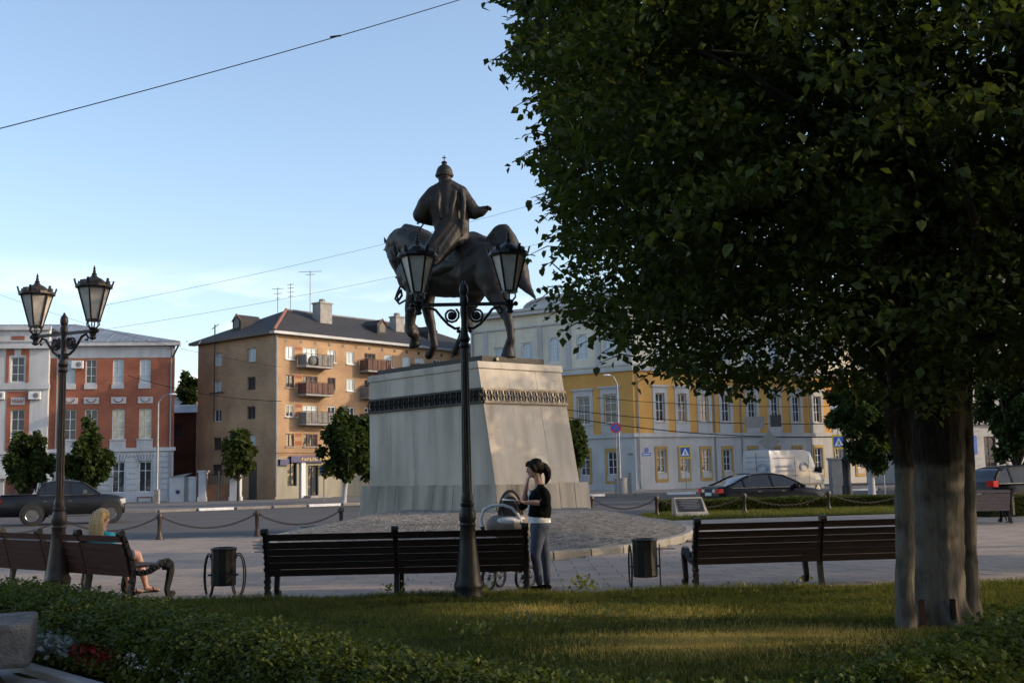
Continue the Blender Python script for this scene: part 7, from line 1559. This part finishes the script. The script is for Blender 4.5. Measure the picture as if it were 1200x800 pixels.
# crown outline: the left and lower boundary as a polygon in the view, applied to real positions in space
LB = [(-400, 540), (0, 568), (20, 585), (50, 598), (62, 575), (75, 572), (90, 600), (110, 622), (125, 600), (140, 618), (165, 636), (190, 598), (200, 625), (225, 640), (240, 622), (270, 648), (290, 640), (310, 648), (340, 655), (352, 640), (372, 652), (385, 690), (405, 700), (425, 742), (440, 775), (455, 800)]
BB = [(690, 380), (740, 425), (775, 445), (800, 452), (830, 460), (870, 466), (900, 462), (960, 455), (1000, 456), (1040, 466), (1090, 492), (1135, 478), (1160, 442), (1200, 450), (1260, 460)]
ly = np.array([a for a, b in LB]); lx = np.array([b for a, b in LB]); bx = np.array([a for a, b in BB]); by2 = np.array([b for a, b in BB])
def inside(P, jit):
    x, y = PXn(P); n = len(P); j = rg.normal(0, jit, n)
    return (x + j > np.interp(y, ly, lx) + 15 + 9 * np.sin(y * .11) + 7 * np.sin(y * .047 + 1)) & (y + j < np.interp(x, bx, by2))
cen = np.array([TB.x + .35, TB.y + .1, 5.6]); rad = np.array([4.6, 4.3, 4.2])
C_ = []
while len(C_) < 2000:
    d = rg.normal(size=3); d /= np.linalg.norm(d); c = cen + d * rad * rg.uniform(.35, 1.0)
    if c[2] > 1.9 and inside(c[None], 5)[0] and np.hypot(c[0] - 0, c[1] - 0) > 4.2: C_.append(c)
while len(C_) < 2400:     # a fuller left side
    d = rg.normal(size=3); d /= np.linalg.norm(d); c = cen + d * rad * rg.uniform(.2, 1.0)
    if c[2] > 1.9 and PXn(c[None])[0][0] < 880 and inside(c[None], 8)[0] and np.hypot(c[0], c[1]) > 4.6: C_.append(c)
C_ = np.array(C_); P = []
for c in C_:      # drooping, layered sprays that point away from the trunk
    m_ = 125; o = c[:2] - np.array([TB.x, TB.y]); o = np.append(o / (np.linalg.norm(o) + 1e-6), 0); l = np.array([-o[1], o[0], 0]); u1 = np.abs(rg.normal(0, .55, m_)) * rg.choice([1, -.4], m_); u2 = rg.normal(0, .23, m_) * (1.1 - .5 * np.minimum(1, np.abs(u1)))
    q = u1[:, None] * o + u2[:, None] * l; q *= rg.uniform(.65, 1.15); q[:, 2] = rg.normal(0, .07, m_) - .35 * np.maximum(u1, 0) ** 1.6 - .25 * u2 ** 2; P.append(c + q)
P = np.concatenate(P)
P = P[inside(P, 4)]; P = P[(P[:, 2] > 1.85)]
P = P[outside_shafts(P)]; x, y = PXn(P); P = P[~((x > 1055) & (x < 1150) & (y > 500))]
leaves('crown', P - np.array(tw), .080, 'leaf_linden', bt_, .7, '4', up=.25, rng=rg, kind='stuff')
print('crown leaves', len(P))
# sprays reaching out at the left edge: single leaves on thin twigs
tg = MB(); LV = []
for (x0, y0, x1, y1) in ((640, 12, 566, 4), (650, 75, 574, 70), (640, 75, 590, 95), (655, 110, 604, 125), (660, 175, 600, 190), (650, 160, 612, 160), (655, 235, 622, 232), (655, 250, 632, 262), (665, 290, 618, 300), (660, 320, 634, 310), (670, 335, 628, 355), (690, 360, 640, 372), (700, 380, 652, 392), (720, 400, 676, 405), (755, 420, 702, 425), (780, 440, 742, 452), (665, 210, 634, 214), (668, 270, 640, 280), (640, 40, 606, 40), (680, 345, 632, 338)) + tuple((np.interp(y_, ly, lx) + 48, y_ - 6 + random.uniform(-8, 8), np.interp(y_, ly, lx) + random.uniform(-3, 12), y_ + random.uniform(-4, 12)) for y_ in np.linspace(8, 432, 46)):
    dd = random.uniform(-1.2, 1.4); a = D(x0, y0, d0 + dd); b = D(x1, y1, d0 + dd + random.uniform(-.5, .3)); mid = (a + b) / 2 + Vector((0, 0, .06)); tg.tube([a - tw, mid - tw, b - tw], [.008, .006, .003], 5)
    n = int((a - b).length / .045) + 2
    for k in range(n):
        s = k / (n - 1); p = a * (1 - s) ** 2 + mid * 2 * s * (1 - s) + b * s * s; LV.append(p + Vector((random.uniform(-.03, .03), random.uniform(-.06, .06), random.uniform(-.05, .03))))
tg.build('twigs', 'bark', bt_, kind='stuff')
base7, F7 = LEAF, LEAF_F
def leaf_part(p, size, nrm, d, m_='leaf_linden'):
    nrm = Vector(nrm).normalized(); d = Vector(d); d = (d - nrm * d.dot(nrm)).normalized(); sx = d.cross(nrm); o = link('leaf', LEAFMESH, bt_); Mx = Matrix((sx * size, d * size, nrm * size)).transposed().to_4x4(); Mx.translation = Vector(p) - tw; o.matrix_local = Mx
LEAFMESH = bpy.data.meshes.new('leaf'); LEAFMESH.from_pydata([tuple(v) for v in LEAF], [], [tuple(f) for f in LEAF_F]); LEAFMESH.materials.append(M['leaf_linden'])
random.shuffle(LV)
for p in LV[:270]: leaf_part(p, random.uniform(.07, .10), (random.gauss(0, .5), -1 * random.uniform(.1, 1), random.gauss(.3, .5)), (random.gauss(-.5, .5), random.gauss(0, .4), -1))
if len(LV) > 270: leaves('outer_leaves', np.array([tuple(p - tw) for p in LV[270:]]), .085, 'leaf_linden', bt_, .9, rng=rg, kind='stuff')
# nearer branch with large leaves hanging in front of the crown
for (px, py, dd) in [(random.uniform(720, 1195), random.uniform(20, 300), 0) for _ in range(6)]: leaf_part(D(px, py, random.uniform(5.4, 6.6)), random.uniform(.07, .095), (random.gauss(0, .35), -1, random.gauss(.3, .35)), (random.gauss(-.4, .5), 0, -1))
